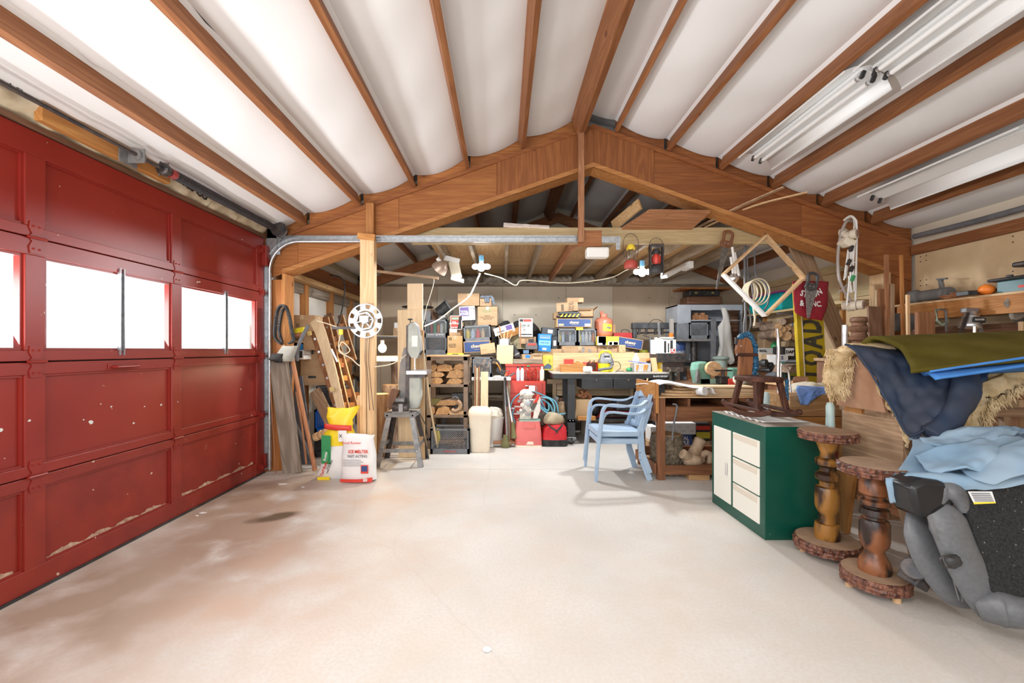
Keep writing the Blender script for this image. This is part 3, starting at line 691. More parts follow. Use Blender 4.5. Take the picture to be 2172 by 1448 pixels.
ENDG = mat('cut_log_end', (.70, .46, .25), .75, c2=(.52, .31, .15), scale=26, bump=.15)
def log(p0, p1, r, label, group=None, name='log', bark=None, r1=None):
    p0, p1 = Vector(p0), Vector(p1); d = p1-p0; L_ = d.length
    t = thing(name, label, 'log', p0, rot=d.to_track_quat('Z', 'Y').to_euler(), group=group)
    r1 = r1 or r
    MB().lathe([(r, 0), (r*1.02, L_*.3), ((r+r1)/2*.97, L_*.6), (r1, L_)], 18, wob=.07, seed=int(p0.x*1000) % 97).build('bark', bark or BARK, t, smooth=True)
    MB().cyl((0, 0, -.003), (0, 0, .002), r*.93, n=18).build('cut_end', ENDG, t); MB().cyl((0, 0, L_-.002), (0, 0, L_+.003), r1*.93, n=18).build('cut_end', ENDG, t)
    return t
def split_wood(loc, w_, h, d, label, rz=0, group=None, m=None, ry=0, seed=0):
    rr = random.Random(seed); k = [(rr.uniform(-.1, .1)) for _ in range(8)]
    poly = [(-w_/2, h*(0+abs(k[0]))), (-w_*.2, 0), (w_*.3, 0), (w_/2, h*(.25+k[1])), (w_*.42, h*(.8+k[2])), (w_*.1, h*(1+k[3]*.3)), (-w_*.3, h*(.85+k[4]))]
    t = thing('firewood', label, 'firewood', loc, rot=(0, ry, rz), group=group)
    MB().prism(poly, -d/2, d/2, 'y').build('split_face', m or W_('firewood', 'y'), t, bevel=.004)
    MB().prism([(-w_*.30, h*.87), (w_*.1, h*1.02), (w_*.42, h*.82), (w_*.44, h*.86), (w_*.1, h*1.1), (-w_*.32, h*.93)], -d/2+.003, d/2-.003, 'y').build('bark', BARK, t)
    return t
def plank(p0, p1, w_, th, m, label, cat='board', name='plank', up=(0, 1, 0), bevel=.002, group=None):
    """plank leaning from foot p0 to head p1: thickness measured along up"""
    p0, p1 = Vector(p0), Vector(p1); d = (p1-p0)
    z = d.normalized(); u = Vector(up); x = u.cross(z).normalized(); y = z.cross(x).normalized()
    R = Matrix((x, y, z)).transposed()
    o = MB().box(-w_/2, w_/2, -th/2, th/2, 0, d.length).build(name, m, None, bevel=bevel, loc=p0, rot=R.to_euler())
    return tag(o, label, cat, group)
# ================================================================ left cluster by the door jamb
plank(P(621, 1003, 4.42), P(590, 757, 4.47), .19, .035, W_('grey', 'z'), 'wide weathered grey board leaning on the column beside the red door')
tubeobj('bamboo_stick', [P(585, 1003, 4.40), P(576, 860, 4.40), P(570, 720, 4.46)], .006, W_('handle', 'z'), 'thin brown stick standing left of the wide grey board', 'stick')
o = plank(P(652, 985, 4.75), P(628, 800, 4.9), .15, .02, mat('slate_panel', (.12, .14, .18), .7), 'dark slate panel standing just behind the grey weathered board', name='slate_sheet')
sv = thing('shovel', 'long brown round shovel handle leaning with a black rubber strap', 'shovel', (0, 0, 0))
MB().tube(smooth_path([P(668, 998, 4.38), P(655, 930, 4.42), P(638, 850, 4.44), P(622, 772, 4.46), P(617, 745, 4.47)], 16), [.022]*17, 10).build('handle', W_('handle', 'z'), sv, smooth=True)
tubeobj('drain_hose', [P(672, 1000, 4.6), P(645, 940, 4.6), P(620, 880, 4.58), P(615, 820, 4.56), P(618, 760, 4.56)], .021, M['rubber'], 'grey rubber hose curving behind the brown shovel handle', 'hose', steps=24)
tubeobj('thin_handle', [P(650, 985, 4.5), P(640, 900, 4.53), P(628, 830, 4.56)], .011, W_('handle', 'z'), 'thinner red-brown tool handle between hose and shovel handle', 'handle')
# tool belt hanging on the column
tb = thing('tool_belt', 'black padded tool belt with grey pouch hanging on the column', 'tool belt', (0, 0, 0))
lp = [P(598, 730, 4.44), P(584, 715, 4.44), P(585, 680, 4.43), P(592, 652, 4.42), P(604, 648, 4.42), P(612, 665, 4.42), P(619, 700, 4.42), P(622, 722, 4.42), P(613, 728, 4.42), P(606, 700, 4.44), P(601, 680, 4.44), P(597, 705, 4.44)]
def strap(path, w_, th, mm, par, name='strap', up=(0, 1, 0)):
    b = MB(); pts = smooth_path(path, len(path)*5)
    for a, c in zip(pts[:-1], pts[1:]): b.bar(a, c+(c-a)*.15, th, w_, up=up)
    return b.build(name, mm, par)
strap(lp[:9], .055, .016, M['blackcloth'], tb)
strap([P(598, 725, 4.40), P(592, 700, 4.40), P(597, 665, 4.40), P(603, 652, 4.40)], .03, .02, M['blackcloth'], tb)
b = MB(); loft(b, [(P(611, 0, 4.4).x, 4.38, 1.16, .06, .03), (P(607, 0, 4.4).x, 4.37, 1.20, .10, .045), (P(612, 0, 4.4).x, 4.37, 1.26, .09, .05), (P(618, 0, 4.4).x, 4.38, 1.32, .07, .03)], amp=.015)
b.build('pouch', mat('grey_suede', (.26, .25, .22), .9, c2=(.36, .35, .3), scale=8), tb, smooth=True)
b = MB(); loft(b, [(P(597, 0, 4.4).x, 4.36, 1.15, .03, .03), (P(592, 0, 4.4).x, 4.35, 1.18, .07, .05), (P(598, 0, 4.4).x, 4.36, 1.245, .07, .05)], amp=.015)
b.build('side_pocket', M['blackcloth'], tb, smooth=True)
tubeobj('bent_pipe', [P(630, 765, 4.55), P(633, 735, 4.55), P(642, 712, 4.55), P(654, 690, 4.55)], .02, M['rubber'], 'grey bent pipe beside the yellow bristle brush head', 'pipe', steps=12)
br = thing('push_brush', 'push brush head with bright yellow bristles on the boxes', 'brush', (P(630, 0, 4.8).x, 4.8, P(0, 715, 4.8).z), rot=(0, -.15, 0))
MB().box(-.09, .08, -.03, .03, 0, .045).build('brush_block', W_('handle', 'x'), br, bevel=.008)
MB().prism([(-.08, .045), (.08, .045), (.10, .10), (-.09, .095)], -.03, .03).build('bristles', mat('yellow_bristles', (.9, .8, .03), .8, c2=(.7, .6, .02), scale=60, stretch=(8, 8, 1), bump=.6), br)
# crates and boxes against the left wall
YQ = 5.05
xa = -2.3
c0 = crate((-2.08, 5.25, 0), .34, .36, .28, 'lowest black crate standing under the leaning ladders', m='crateb', group=None)
c1 = crate((-2.08, 5.25, .285), .34, .36, .28, 'bright blue plastic crate wedged between black crates', m='crateblue')
c2 = crate((-2.07, 5.25, .57), .34, .36, .28, 'black lattice crate directly under the taped box', m='crateb', rz=4)
carton((636, 750, 690, 834), 5.1, .3, 'upright cardboard box with black handle holes and clear tape', z=.855, rz=4, texts=(), prints=((.3, .78, .5, .99, M['black']), (.3, .18, .6, .24, M['black'])))
o = MB().ball((0, 0, 0), (.15, .15, .17), 14, 10, noise=.03).build('rubbish_bag', mat('black_bin_bag', (.015, .015, .017), .25, c2=(.03, .03, .03), scale=9, bump=.5), None, smooth=True, loc=(-1.78, 5.45, 1.02)); tag(o, 'shiny black bin bag behind the taped box and ladders', 'bag')
carton((612, 668, 668, 742), 4.9, .22, 'brown cardboard box standing highest behind the tool belt', texts=(('O', .35, .7, .05, M['ink']), ('FRAGILE', .4, .3, .03, M['ink'])), z=1.28)
carton((618, 712, 644, 748), 4.9, .2, 'narrow black and white box under the yellow brush', m=M['white'], prints=((.1, .1, .9, .5, M['ink']), (.6, .55, .95, .9, M['blue'])), z=1.17, tape=False)
# turned wooden piece and pale offcut
lt = MB().lathe([(.03, 0), (.045, .01), (.045, .05), (.035, .06), (.05, .08), (.05, .11), (.036, .12), (.05, .15), (.05, .18), (.03, .2), (.025, .26)], 18).build('turned_spindle', W_('pine', 'z'), None, smooth=True, loc=P(667, 928, 4.75), rot=(.2, 1.15, 0)); tag(lt, 'pale turned wooden leg lying beside the yellow sack', 'turned wood')
plank(P(722, 935, 4.8), P(668, 828, 5.0), .13, .04, W_('weath', 'z'), 'short pale offcut board leaning left of the yellow sack')
# folded wooden ladders
def ladder(foot0, foot1, head0, head1, label, n=7, w_=.07):
    t = thing('wooden_ladder', label, 'ladder', (0, 0, 0))
    f0, f1, h0, h1 = map(Vector, (foot0, foot1, head0, head1))
    for a, c in ((f0, h0), (f1, h1)):
        z = (c-a).normalized(); MB().bar(a, c, w_, .03, up=(0, 1, 0)).build('rail', W_('ladder', 'z'), t, bevel=.004)
        MB().bar(a+Vector((w_*.52, 0, 0)), c+Vector((w_*.52, 0, 0)), .004, .031, up=(0, 1, 0)).build('rail_edge', W_('pine', 'z'), t)
    for i in range(n):
        k = .1+.8*i/(n-1); p, q = f0.lerp(h0, k), f1.lerp(h1, k)
        MB().bar(p, q, .02, .06, up=(0, .6, 1)).build('rung', W_('ladder' if i % 2 else 'oak', 'x'), t, bevel=.003)
        MB().cyl(p+Vector((0, -.018, 0)), p+Vector((0, -.023, 0)), .014, n=10).build('rivet', M['steel'], t)
    return t
LD1 = ladder(P(720, 880, 4.72), P(758, 880, 5.2), P(655, 672, 4.95), P(700, 670, 5.3), 'folded dark wooden stepladder leaning nearest the taped cardboard box')
ladder(P(742, 900, 4.95), P(790, 895, 5.6), P(690, 672, 5.15), P(722, 668, 5.7), 'second dark wooden ladder leaning just left of the timber post', n=6, w_=.075)
rb = MB(); ruled(rb, [P(715, 868, 4.68), P(695, 790, 4.78), P(672, 715, 4.86), P(658, 685, 4.9)], [P(732, 868, 4.68), P(712, 780, 4.78), P(690, 700, 4.86), P(676, 672, 4.9)], 4, 12, amp=.001)
o = rb.build('rounded_board', W_('pale', 'z'), None, thick=.02); tag(o, 'pale round-topped board lying along the front ladder', 'board')
MB().cbox((0, 0, 0), (.05, .006, .05)).build('hinge', mat('brass_plate', (.6, .48, .2), .4, .8), LD1, loc=P(657, 707, 4.86), rot=(0, -.3, 0))
MB().cbox((0, 0, 0), (.05, .006, .05)).build('hinge', MATS['brass_plate'], LD1, loc=P(704, 825, 4.68), rot=(0, -.3, 0))
k = thing('ladder_brace', 'small silver folding brace on the middle of the front ladder', 'brace', (0, 0, 0))
for a, c in (((695, 742), (702, 762)), ((703, 740), (716, 767))): MB().bar(P(*a, 4.82), P(*c, 4.80), .02, .006, up=(0, 1, 0)).build('brace_arm', M['alu'], k)
for i, (x, y) in enumerate(((684, 672), (690, 668), (699, 664))):
    plank(P(x+6, y+50, 5.75), P(x, y, 5.8), .03 if i < 2 else .07, .03, W_('grey' if i < 2 else 'walnut', 'z'), ['thin grey stick poking up leftmost behind the ladders', 'second thin grey stick poking up behind the ladders', 'dark flat stick end poking up behind the ladders'][i], cat='stick', name='stick')
# cord with yellow plug
cm = mat('cream_cord', (.78, .70, .52), .5)
tubeobj('extension_lead', [P(672, 680, 4.7), P(705, 690, 4.7), P(722, 700, 4.7), P(718, 735, 4.7), P(730, 750, 4.68), P(742, 742, 4.66), P(726, 725, 4.66), P(720, 745, 4.66), P(745, 760, 4.6), P(765, 776, 4.4), P(800, 777, 4.38), P(835, 770, 4.5), P(862, 752, 4.7)], .006, cm, 'cream extension cord looping across the ladders to the bulb', 'cord', steps=90)
MB().box(-.02, .02, -.015, .015, -.03, .03).build('cord_plug', M['yellow'], None, bevel=.004, loc=P(723, 704, 4.69)); tag(COL.objects[-1], 'yellow socket on the cream cord near the ladder tops', 'socket')
tubeobj('black_cable', [P(700, 563+20, 5.6), P(722, 588, 5.55), P(731, 605, 5.5), P(727, 650, 5.4), P(714, 698, 5.2)], .009, M['black'], 'black cable hanging from the eave beside the ladders', 'cable', steps=24)
# aluminium reel on the post
YW = 4.31
rl = thing('cable_reel', 'round grey metal reel with holes hanging on the timber post', 'reel', P(775, 680, YW))
b = MB(); R_ = 36.5/900*YW
n = 60; hs = [(R_*.80*math.cos(2*PI*k/9), R_*.80*math.sin(2*PI*k/9), R_*.135) for k in range(9)]
def ring(b, r0, r1, y0, y1, n=48):
    vs = []
    for i in range(n):
        t = 2*PI*i/n; c, s = math.cos(t), math.sin(t)
        vs += [(r0*c, y0, r0*s), (r1*c, y0, r1*s), (r1*c, y1, r1*s), (r0*c, y1, r0*s)]
    return b.add(vs, [(4*i+k, 4*i+(k+1) % 4, 4*((i+1) % n)+(k+1) % 4, 4*((i+1) % n)+k) for i in range(n) for k in range(4)])
ring(b, R_*.93, R_, 0, .006); ring(b, R_*.58, R_*.70, 0, .006)
for k in range(9):
    a0 = 2*PI*k/9+.17; a1 = 2*PI*(k+1)/9-.17
    pl = [(R_*.64*math.cos(a0-.04), R_*.64*math.sin(a0-.04)), (R_*.97*math.cos(a0), R_*.97*math.sin(a0)), (R_*.97*math.cos((a0+a1)/2), R_*.97*math.sin((a0+a1)/2)), (R_*.97*math.cos(a1), R_*.97*math.sin(a1)), (R_*.64*math.cos(a1+.04), R_*.64*math.sin(a1+.04)), (R_*.62*math.cos((a0+a1)/2), R_*.62*math.sin((a0+a1)/2))]
    b.prism(pl, .0005, .0055)
b.build('reel_disc', M['steel'], rl)
b = MB()
hexp = [(R_*.52*math.cos(PI/3*k+.2), -R_*.03+R_*.52*math.sin(PI/3*k+.2)) for k in range(6)]
for i in range(6):
    b.bar((hexp[i][0], -.02, hexp[i][1]), (hexp[(i+1) % 6][0], -.02, hexp[(i+1) % 6][1]), .018, .03, up=(0, 1, 0))
    b.bar((hexp[i][0], -.02, hexp[i][1]), (0, -.03, 0), .012, .02, up=(0, 1, 0))
b.box(-.03, .055, -.09, -.01, -.02, .045)
b.cyl((0, -.05, .0), (0, .02, 0), .035, n=14)
b.build('hub_spider', M['alu'], rl, bevel=.002)
MB().box(-.34, -.10, -.005, .012, -.085, -.06).build('mounting_bar', M['iron'], rl)
for i, x in enumerate((776, 779, 784)):
    tubeobj('steel_wire', [P(x, 712, 4.33), P(x-2, 760, 4.34), P(x+1, 800, 4.34), P(x+2+i*3, 870 if i else 990, 4.345)], .003, M['iron'], ['leftmost dark wire hanging down the post from the reel', 'middle dark wire hanging down the post from the reel', 'rightmost dark wire hanging down the post from the reel'][i], 'wire', n=5, steps=12)
# sacks
SKY = mat('yellow_poly_sack', (.95, .74, .03), .35, c2=(.88, .62, .02), scale=6, bump=.15)
SKW = mat('white_poly_sack', (.88, .88, .87), .4, c2=(.8, .8, .79), scale=6, bump=.15)
YS = 4.12
s1 = thing('fertiliser_sack', 'tall yellow and white fertiliser sack slumped against the post', 'sack', (P(714, 0, 4.25).x, 4.27, 0))
def secs(pts): return pts
b = MB(); loft(b, [(-.02, 0, 0, .12, .06), (-.025, 0, .03, .165, .085), (-.015, 0, .12, .16, .09), (.0, .0, .25, .15, .085), (.01, 0, .33, .148, .08)], pw=3, amp=.025, fr=9, seed=1); b.build('sack_lower', SKW, s1, smooth=True)
b = MB(); loft(b, [(.01, 0, .33, .148, .08), (.02, 0, .44, .14, .075), (.035, .0, .52, .135, .065), (.05, 0, .60, .135, .045), (.055, 0, .66, .135, .025), (.055, 0, .695, .14, .008)], pw=2.6, amp=.05, fr=11, seed=2); b.build('sack_upper', SKY, s1, smooth=True)
for z0, mm, x0, x1 in ((.50, M['red'], -.10, .17),):
    b = MB(); b.grid(lambda u, v: (x0+(x1-x0)*u, -.07-.024*math.sin(PI*u)+.01*abs(u-.5)-.012, z0+.055*v-.02*u), 10, 2); b.build('red_band', mm, s1, smooth=True, thick=.002)
MB().grid(lambda u, v: (-.125+.10*u, -.085-.025*u, .16+.28*v), 4, 4).build('green_panel', M['green'], s1, thick=.002)
b = MB(); b.prism([(.035*math.cos(t)-.07, .06*math.sin(t)+.24) for t in [k*PI/8 for k in range(16)]], -.122, -.118); b.build('green_oval', M['green'], s1)
text('Scotts', .036, (-.07, -.124, .24), s1, M['white'], rot=(PI/2, -1.35, 0), off=.0008)
text('Turf Builder', .038, (-.085, -.112, .13), s1, M['red'], rot=(PI/2, -1.2, -.1), off=.0008)
text('FOOD &\nWEED CONTROL', .018, (-.04, -.113, .14), s1, M['ink'], rot=(PI/2, -1.2, 0), off=.0003)
MB().box(.05, .13, -.106, -.104, .38, .49).build('label_patch', M['paper'], s1); text('XX', .05, (.09, -.109, .435), s1, M['ink'])
MB().cbox((-.1, -.09, .015), (.12, .02, .03)).build('sack_corner', SKY, s1, bevel=.004)
s2 = thing('ice_melter_sack', 'white ice melter sack with red lettering standing in front', 'sack', (P(765, 0, 4.2).x, 4.17, 0))
b = MB(); loft(b, [(0, 0, 0, .13, .05), (0, 0, .02, .172, .08), (-.003, 0, .12, .165, .095), (-.0, 0, .25, .16, .09), (-.005, .0, .36, .155, .07), (-.01, .0, .42, .16, .045), (-.01, 0, .455, .175, .012)], pw=3, amp=.028, fr=8, seed=5)
b.build('sack_body', SKW, s2, smooth=True)
text('Road Runner', .034, (-.05, -.085, .385), s2, M['red'], off=.0002); text('ICE MELTER', .043, (.02, -.105, .305), s2, M['red'], off=.0012, squash=.85, rot=(PI/2, .0, 0))
text('FAST ACTING', .036, (.015, -.112, .262), s2, mat('grey_print', (.2, .2, .22), .6), off=.0008, squash=.85)
for i in range(4): MB().box(-.12, .05+.02*(i % 2), -.117, -.116, .225-.018*i, .229-.018*i).build('print_line', MATS['grey_print'], s2)
MB().box(.05, .12, -.118, -.114, .10, .18).build('red_square', M['red'], s2); MB().box(.057, .113, -.120, -.117, .12, .172).build('dark_square', M['navy'], s2)
MB().grid(lambda u, v: (-.155+.31*u, -.098-.01*math.sin(PI*u), .012+(.03+.04*max(0, u-.6))*v), 12, 2).build('red_foot_band', M['red'], s2, thick=.003)
text('50', .04, (.09, -.113, .035), s2, M['white'], off=.002)
# log stumps and firewood behind the post
log(P(797, 905, 5.0)+Vector((0, .15, -.62+.0)), P(797, 838, 5.0)+Vector((0, .15, 0)), .11, 'tall debarked log stump standing between post and bandsaw stand', bark=mat('debarked_log', (.45, .26, .12), .8, c2=(.28, .14, .06), scale=10, stretch=(3, 3, .4), bump=.4))
log((P(828, 0, 5.6).x, 5.6, 0), (P(830, 0, 5.6).x, 5.62, .82), .12, 'dark barked upright log behind the bandsaw stand')
log((P(846, 0, 5.9).x, 5.9, .6), (P(841, 0, 5.9).x, 5.92, 1.2), .09, 'hollow grey barked log standing above the others by the bulb')
split_wood((P(805, 0, 5.5).x, 5.9, 0), .3, .6, .3, 'rough split log lying behind the tall debarked stump', seed=3)
solid((757, 838, 768, 990), 4.62, .09, 'short pale timber block standing left behind the post', 'board', W_('pine', 'z'), 'timber_block', z=0)
# lamp shelf with bare bulb, low left
sb = solid((786, 755, 872, 766), 5.3, .25, 'thin pale shelf board under the glaring bare bulb', 'shelf', W_('pine', 'x'), 'shelf_board')
carton((836, 675, 850, 690), 6.7, .2, 'small white lidded box standing left of the tall pine boards', m=M['white'], tape=False, z=1.6)
carton((834, 688, 851, 712), 6.7, .25, 'small brown box under the white lidded box at left', z=1.45)
solid((800, 712, 860, 716), 6.65, .35, 'narrow grey shelf board on the back wall left of the bandsaw', 'shelf', M['cast'], 'wall_shelf')
def bulb(loc, label, power, color, r=.03, scale=1):
    t = thing('light_bulb', label, 'light bulb', loc)
    em = mat('bulb_glow_%.2f' % color[2], color, .5, emit=color, es=14)
    MB().ball((0, 0, 0), (r, r, r*1.1), 16, 10).build('bulb_glass', em, t, smooth=True)
    MB().lathe([(r*.5, r*.8), (r*.5, r*1.9), (r*.3, r*2)], 14).build('socket', M['plastic_w'], t, smooth=True)
    l = bpy.data.lights.new('bulb_light', 'SPOT'); l.energy = power; l.color = color; l.shadow_soft_size = r*1.3; l.spot_size = 3.1; l.spot_blend = .05
    lo = bpy.data.objects.new('bulb_light', l); COL.objects.link(lo); lo.parent = t
    lo.location = (0, -r*.2, -r*1.5)
    return t
lb = bulb(P(811, 738, 5.2), 'glaring warm bare bulb on the thin shelf by the post', 26, (1, .80, .55), r=.05)
# ================================================================ band saw on its stand
YB_ = 4.62
bx = P(846, 0, YB_).x
GR = mat('dusty_grey_enamel', (.19, .19, .2), .6, c2=(.32, .3, .27), scale=8, bump=.05)
sd = thing('saw_stand', 'grey steel splayed-leg stand carrying the band saw', 'stand', (bx, 4.82, 0))
ZS_ = .58
for sx in (-1, 1):
    for sy in (-1, 1):
        a = (sx*.235, sy*.20, 0); c = (sx*.12, sy*.13, ZS_)
        b = MB().bar(a, c, .055, .004, up=(0, 1, 0)); b.bar((a[0]+sx*.026, a[1]+sy*-.02, 0), (c[0]+sx*.026, c[1]+sy*-.02, ZS_), .004, .045, up=(0, 1, 0)); b.build('leg', M['cast'] if sy < 0 else M['iron'], sd)
MB().box(-.17, .17, -.16, .16, ZS_-.04, ZS_+.01).build('top_plate', GR, sd, bevel=.004)
for sy in (-1, 1): MB().box(-.2, .2, sy*.185-.003, sy*.185+.003, .16, .20).build('cross_bar', M['cast'], sd)
for sx in (-1, 1): MB().box(sx*.2-.003, sx*.2+.003, -.18, .18, .20, .24).build('cross_bar', M['cast'], sd)
for sx in (-1, 1):
    for z in (.18, .56): MB().cyl((sx*(.2-.06*(z > .3)), -.2+.05*(z > .3), z), (sx*(.2-.06*(z > .3)), -.21+.05*(z > .3), z), .01, n=8).build('bolt', M['steel'], sd)
bs = thing('band_saw', 'tall dusty grey band saw with black motor on the stand', 'band saw', (bx, 4.8, ZS_+.01))
LG = mat('pale_green_grey_enamel', (.50, .54, .48), .5, c2=(.38, .4, .37), scale=8)
def zz(y): return 1.28-(y-742)/900*4.75-(ZS_+.01)
def xx(x): return PX(x, 0, 4.75)[0]-bx
# blade guard / upper housing (a tall rounded slab facing left-front)
hp_ = [(xx(866), zz(690)), (xx(872), zz(683)), (xx(880), zz(682)), (xx(887), zz(692)), (xx(892), zz(720)), (xx(893), zz(745)), (xx(888), zz(760)), (xx(872), zz(758)), (xx(866), zz(745))]
MB().prism(hp_, -.10, .04).build('upper_wheel_cover', GR, bs, bevel=.012)
MB().prism([(x*1+(.012 if x < xx(880) else -.004), z*.97+.018) for x, z in hp_], -.108, -.10).build('cover_face', LG, bs, bevel=.003)
MB().box(xx(876), xx(888), -.114, -.108, zz(735), zz(712)).build('paper_label', M['paper'], bs)
MB().prism([(xx(862), zz(690)), (xx(870), zz(688)), (xx(868), zz(860)), (xx(860), zz(860))], -.06, .02).build('frame_post', M['iron'], bs, bevel=.004)
MB().prism([(xx(846), zz(770)), (xx(854), zz(738)), (xx(862), zz(735)), (xx(866), zz(850)), (xx(860), zz(868)), (xx(846), zz(862)), (xx(843), zz(815))], -.02, .10).build('belt_cover', GR, bs, bevel=.015)
MB().prism([(xx(866), zz(790)), (xx(892), zz(790)), (xx(893), zz(840)), (xx(886), zz(866)), (xx(868), zz(868))], -.06, .06).build('lower_wheel_cover', LG, bs, bevel=.015)
MB().box(xx(866), xx(909), -.16, .14, zz(793), zz(785)).build('saw_table', M['steel'], bs, bevel=.002)
MB().box(xx(868), xx(903), -.10, .08, zz(800), zz(793)).build('table_trunnion', M['iron'], bs)
MB().box(xx(878), xx(879.5), -.02, .0, zz(786), zz(757)).build('blade', M['chrome'], bs)
MB().cyl((xx(868), 0, zz(686)), (xx(868), 0, zz(676)), .006, n=8).cyl((xx(868), 0, zz(678)), (xx(868), 0, zz(675)), .028, n=8).build('tension_knob', M['black'], bs)
MB().cyl((xx(891), -.04, zz(752)), (xx(896), -.06, zz(746)), .008, n=8).ball((xx(896), -.06, zz(745)), .012, 8, 6).build('guide_knob', M['black'], bs)
b = MB().lathe([(.055, 0), (.06, .01), (.06, .15), (.055, .165), (.02, .17)], 20, (xx(838), -.13, zz(862)), axis='x'); b.build('motor', M['iron'], bs, smooth=True)
MB().lathe([(.03, 0), (.032, .005), (.032, .09), (.03, .095)], 14, (xx(843), -.12, zz(847)), axis='x').build('capacitor', M['cast'], bs, smooth=True)
MB().box(xx(852), xx(861), -.2, -.175, zz(870), zz(853)).build('terminal_box', M['cast'], bs, bevel=.003)
MB().box(xx(838), xx(872), -.18, -.08, 0, .02).build('motor_base', GR, bs)
# second motor pulley end hanging left
MB().cbox((xx(833), -.04, zz(845)), (.09, .10, .22), (0, .35, 0)).build('belt_guard', W_('walnut', 'z'), bs, bevel=.01)
tubeobj('power_cord', [P(x, y, z)-bs.location for x, y, z in ((884, 872, 4.72), (892, 880, 4.7), (898, 892, 4.7), (904, 905, 4.75), (912, 950, 4.9))], .006, M['black'], None, None, steps=14, parent=bs)
# pine boards leaning behind the saw
plank((P(872, 0, 5.05).x, 5.06, 0), (P(869, 0, 5.15).x, 5.17, 1.28+(742-657)/900*5.15), .30, .03, W_('pale', 'z'), 'wide pale pine board standing upright behind the band saw')
plank((P(884, 0, 5.2).x, 5.14, 0), (P(880, 0, 5.22).x, 5.235, 1.28+(742-601)/900*5.22), .19, .022, wood('wood_paletan', (.80, .62, .42), (.72, .54, .34), 'z', contrast=.2, knots=False), 'narrow taller tan board rising behind the wide pine board')
plank((P(893, 0, 4.98).x, 4.98, 0), (P(889, 0, 5.06).x, 5.10, 1.28+(742-700)/900*5.05), .10, .03, W_('pine', 'z'), 'short narrow pine board leaning right of the wide pine board')
# broom handle standing in the crate
tubeobj('broom_handle', [P(928, 948, 5.25), P(912, 860, 5.1), P(905, 800, 4.98), P(893, 712, 4.92)], .012, W_('pale', 'z'), 'long pale broom handle leaning from the floor crate', 'broom')
# ================================================================ brown steel shelf of firewood
SB = mat('brown_shelf_steel', (.27, .19, .13), .6, c2=(.2, .14, .1), scale=9)
YH = 5.5; x0s, x1s = P(905, 0, YH).x, P(992, 0, YH).x
SH = thing('storage_shelf', 'brown wooden-topped shelf unit stacked with split firewood', 'shelf unit', ((x0s+x1s)/2, YH+.22, 0)); hw = (x1s-x0s)/2
zt_ = 1.28-(756-742)/900*YH
for sx in (-1, 1):
    for sy in (-1, 1): MB().box(*sorted((sx*hw, sx*(hw-.055))), *sorted((sy*.22, sy*.18)), 0, zt_).build('upright', SB, SH, bevel=.002)
zsh = [1.28-(y-742)/900*YH for y in (815, 880)]+[.14]
for z in zsh: MB().box(-hw, hw, -.22, .22, z-.035, z).build('shelf_board', SB, SH, bevel=.002)
MB().box(-hw, hw, -.23, .22, zt_, zt_+.02).build('top_board', W_('pine', 'x'), SH, bevel=.002)
MB().box(-hw, hw, -.22, -.19, zt_-.05, zt_).build('top_rail', SB, SH)
cx = (x0s+x1s)/2
fw = 'split firewood on the brown shelf unit'
F = [(-.16, 0, .20, .085, 1), (-.14, .09, .20, .07, 2), (.09, 0, .22, .075, 3), (.10, .078, .24, .12, 4), (-.05, .165, .24, .09, 5), (.15, .19, .16, .08, 6), (-.19, .16, .12, .1, 7)]
LB = ['squared log lowest at the left of the upper firewood shelf', 'squared log second from the bottom at the left of the upper shelf', 'pale flat split log lowest at the right of the upper shelf', 'half-round log in the right middle of the upper shelf', 'thick pale log topmost in the centre of the upper shelf', 'small split log topmost at the right of the upper shelf', 'dark split log topmost at the left of the upper shelf']
for (x, z, w2, h2, sdn), lb_ in zip(F, LB): split_wood((cx+x, YH+.2, zsh[0]+z), w2, h2, .34, lb_, group=fw, seed=sdn)
for (x, z, w2, h2, sdn), lb_ in zip(((.0, .12, .30, .07, 11), (-.06, .0, .20, .11, 12), (-.21, .0, .1, .1, 13)), ('long dark split log topmost on the lower firewood shelf', 'half-round log at the centre of the lower firewood shelf', 'small log at the left end of the lower firewood shelf')):
    split_wood((cx+x, YH+.18, zsh[1]+.002+z), w2, h2, .34, lb_, group=fw, seed=sdn)
tubeobj('curved_bark', [P(958, 868, YH), P(966, 872, YH), P(975, 866, YH), P(976, 856, YH), P(970, 850, YH)], .028, W_('weath', 'x'), 'curved slab of wood at the right of the lower firewood shelf', 'wood', steps=14)
solid((953, 872, 990, 880), YH+.0, .3, 'pale flat offcut on the front of the lower firewood shelf', 'board', W_('pine', 'x'), 'offcut', z=zsh[1]+.001)
t, w2, h2 = carton((958, 822, 995, 858), YH+.22, .15, 'black tool box with grey wheel picture behind the lower firewood', m=M['black'], tape=False, z=zsh[1]+.03, name='tool_box')
ringm = MB(); ring(ringm, .04, .055, -.082, -.078, 20)
for k_ in range(3): ringm.bar((-.05*math.cos(k_*2.1), -.08, -.05*math.sin(k_*2.1)), (.05*math.cos(k_*2.1), -.08, .05*math.sin(k_*2.1)), .008, .003, up=(0, 1, 0))
ringm.build('wheel_picture', M['cast'], t, loc=(-.07, 0, .14)); text('CRAFTSMAN', .03, (.02, -.08, .03), t, M['white'])
solid((915, 822, 952, 850), YH+.25, .1, 'olive metal tin at the back of the lower firewood shelf', 'tin', mat('olive_tin', (.22, .2, .07), .5), 'olive_tin', z=zsh[1]+.001)
k = thing('grey_stool', 'dark grey steel frame under the firewood shelves', 'stand', (cx+.05, YH+.25, .0))
for sx in (-1, 1): MB().bar((sx*.16, 0, .14), (sx*.1, 0, .42), .05, .02, up=(0, 1, 0)).build('leg', M['iron'], k)
MB().box(-.12, .12, -.08, .08, .40, .43).build('top_plate', M['iron'], k)
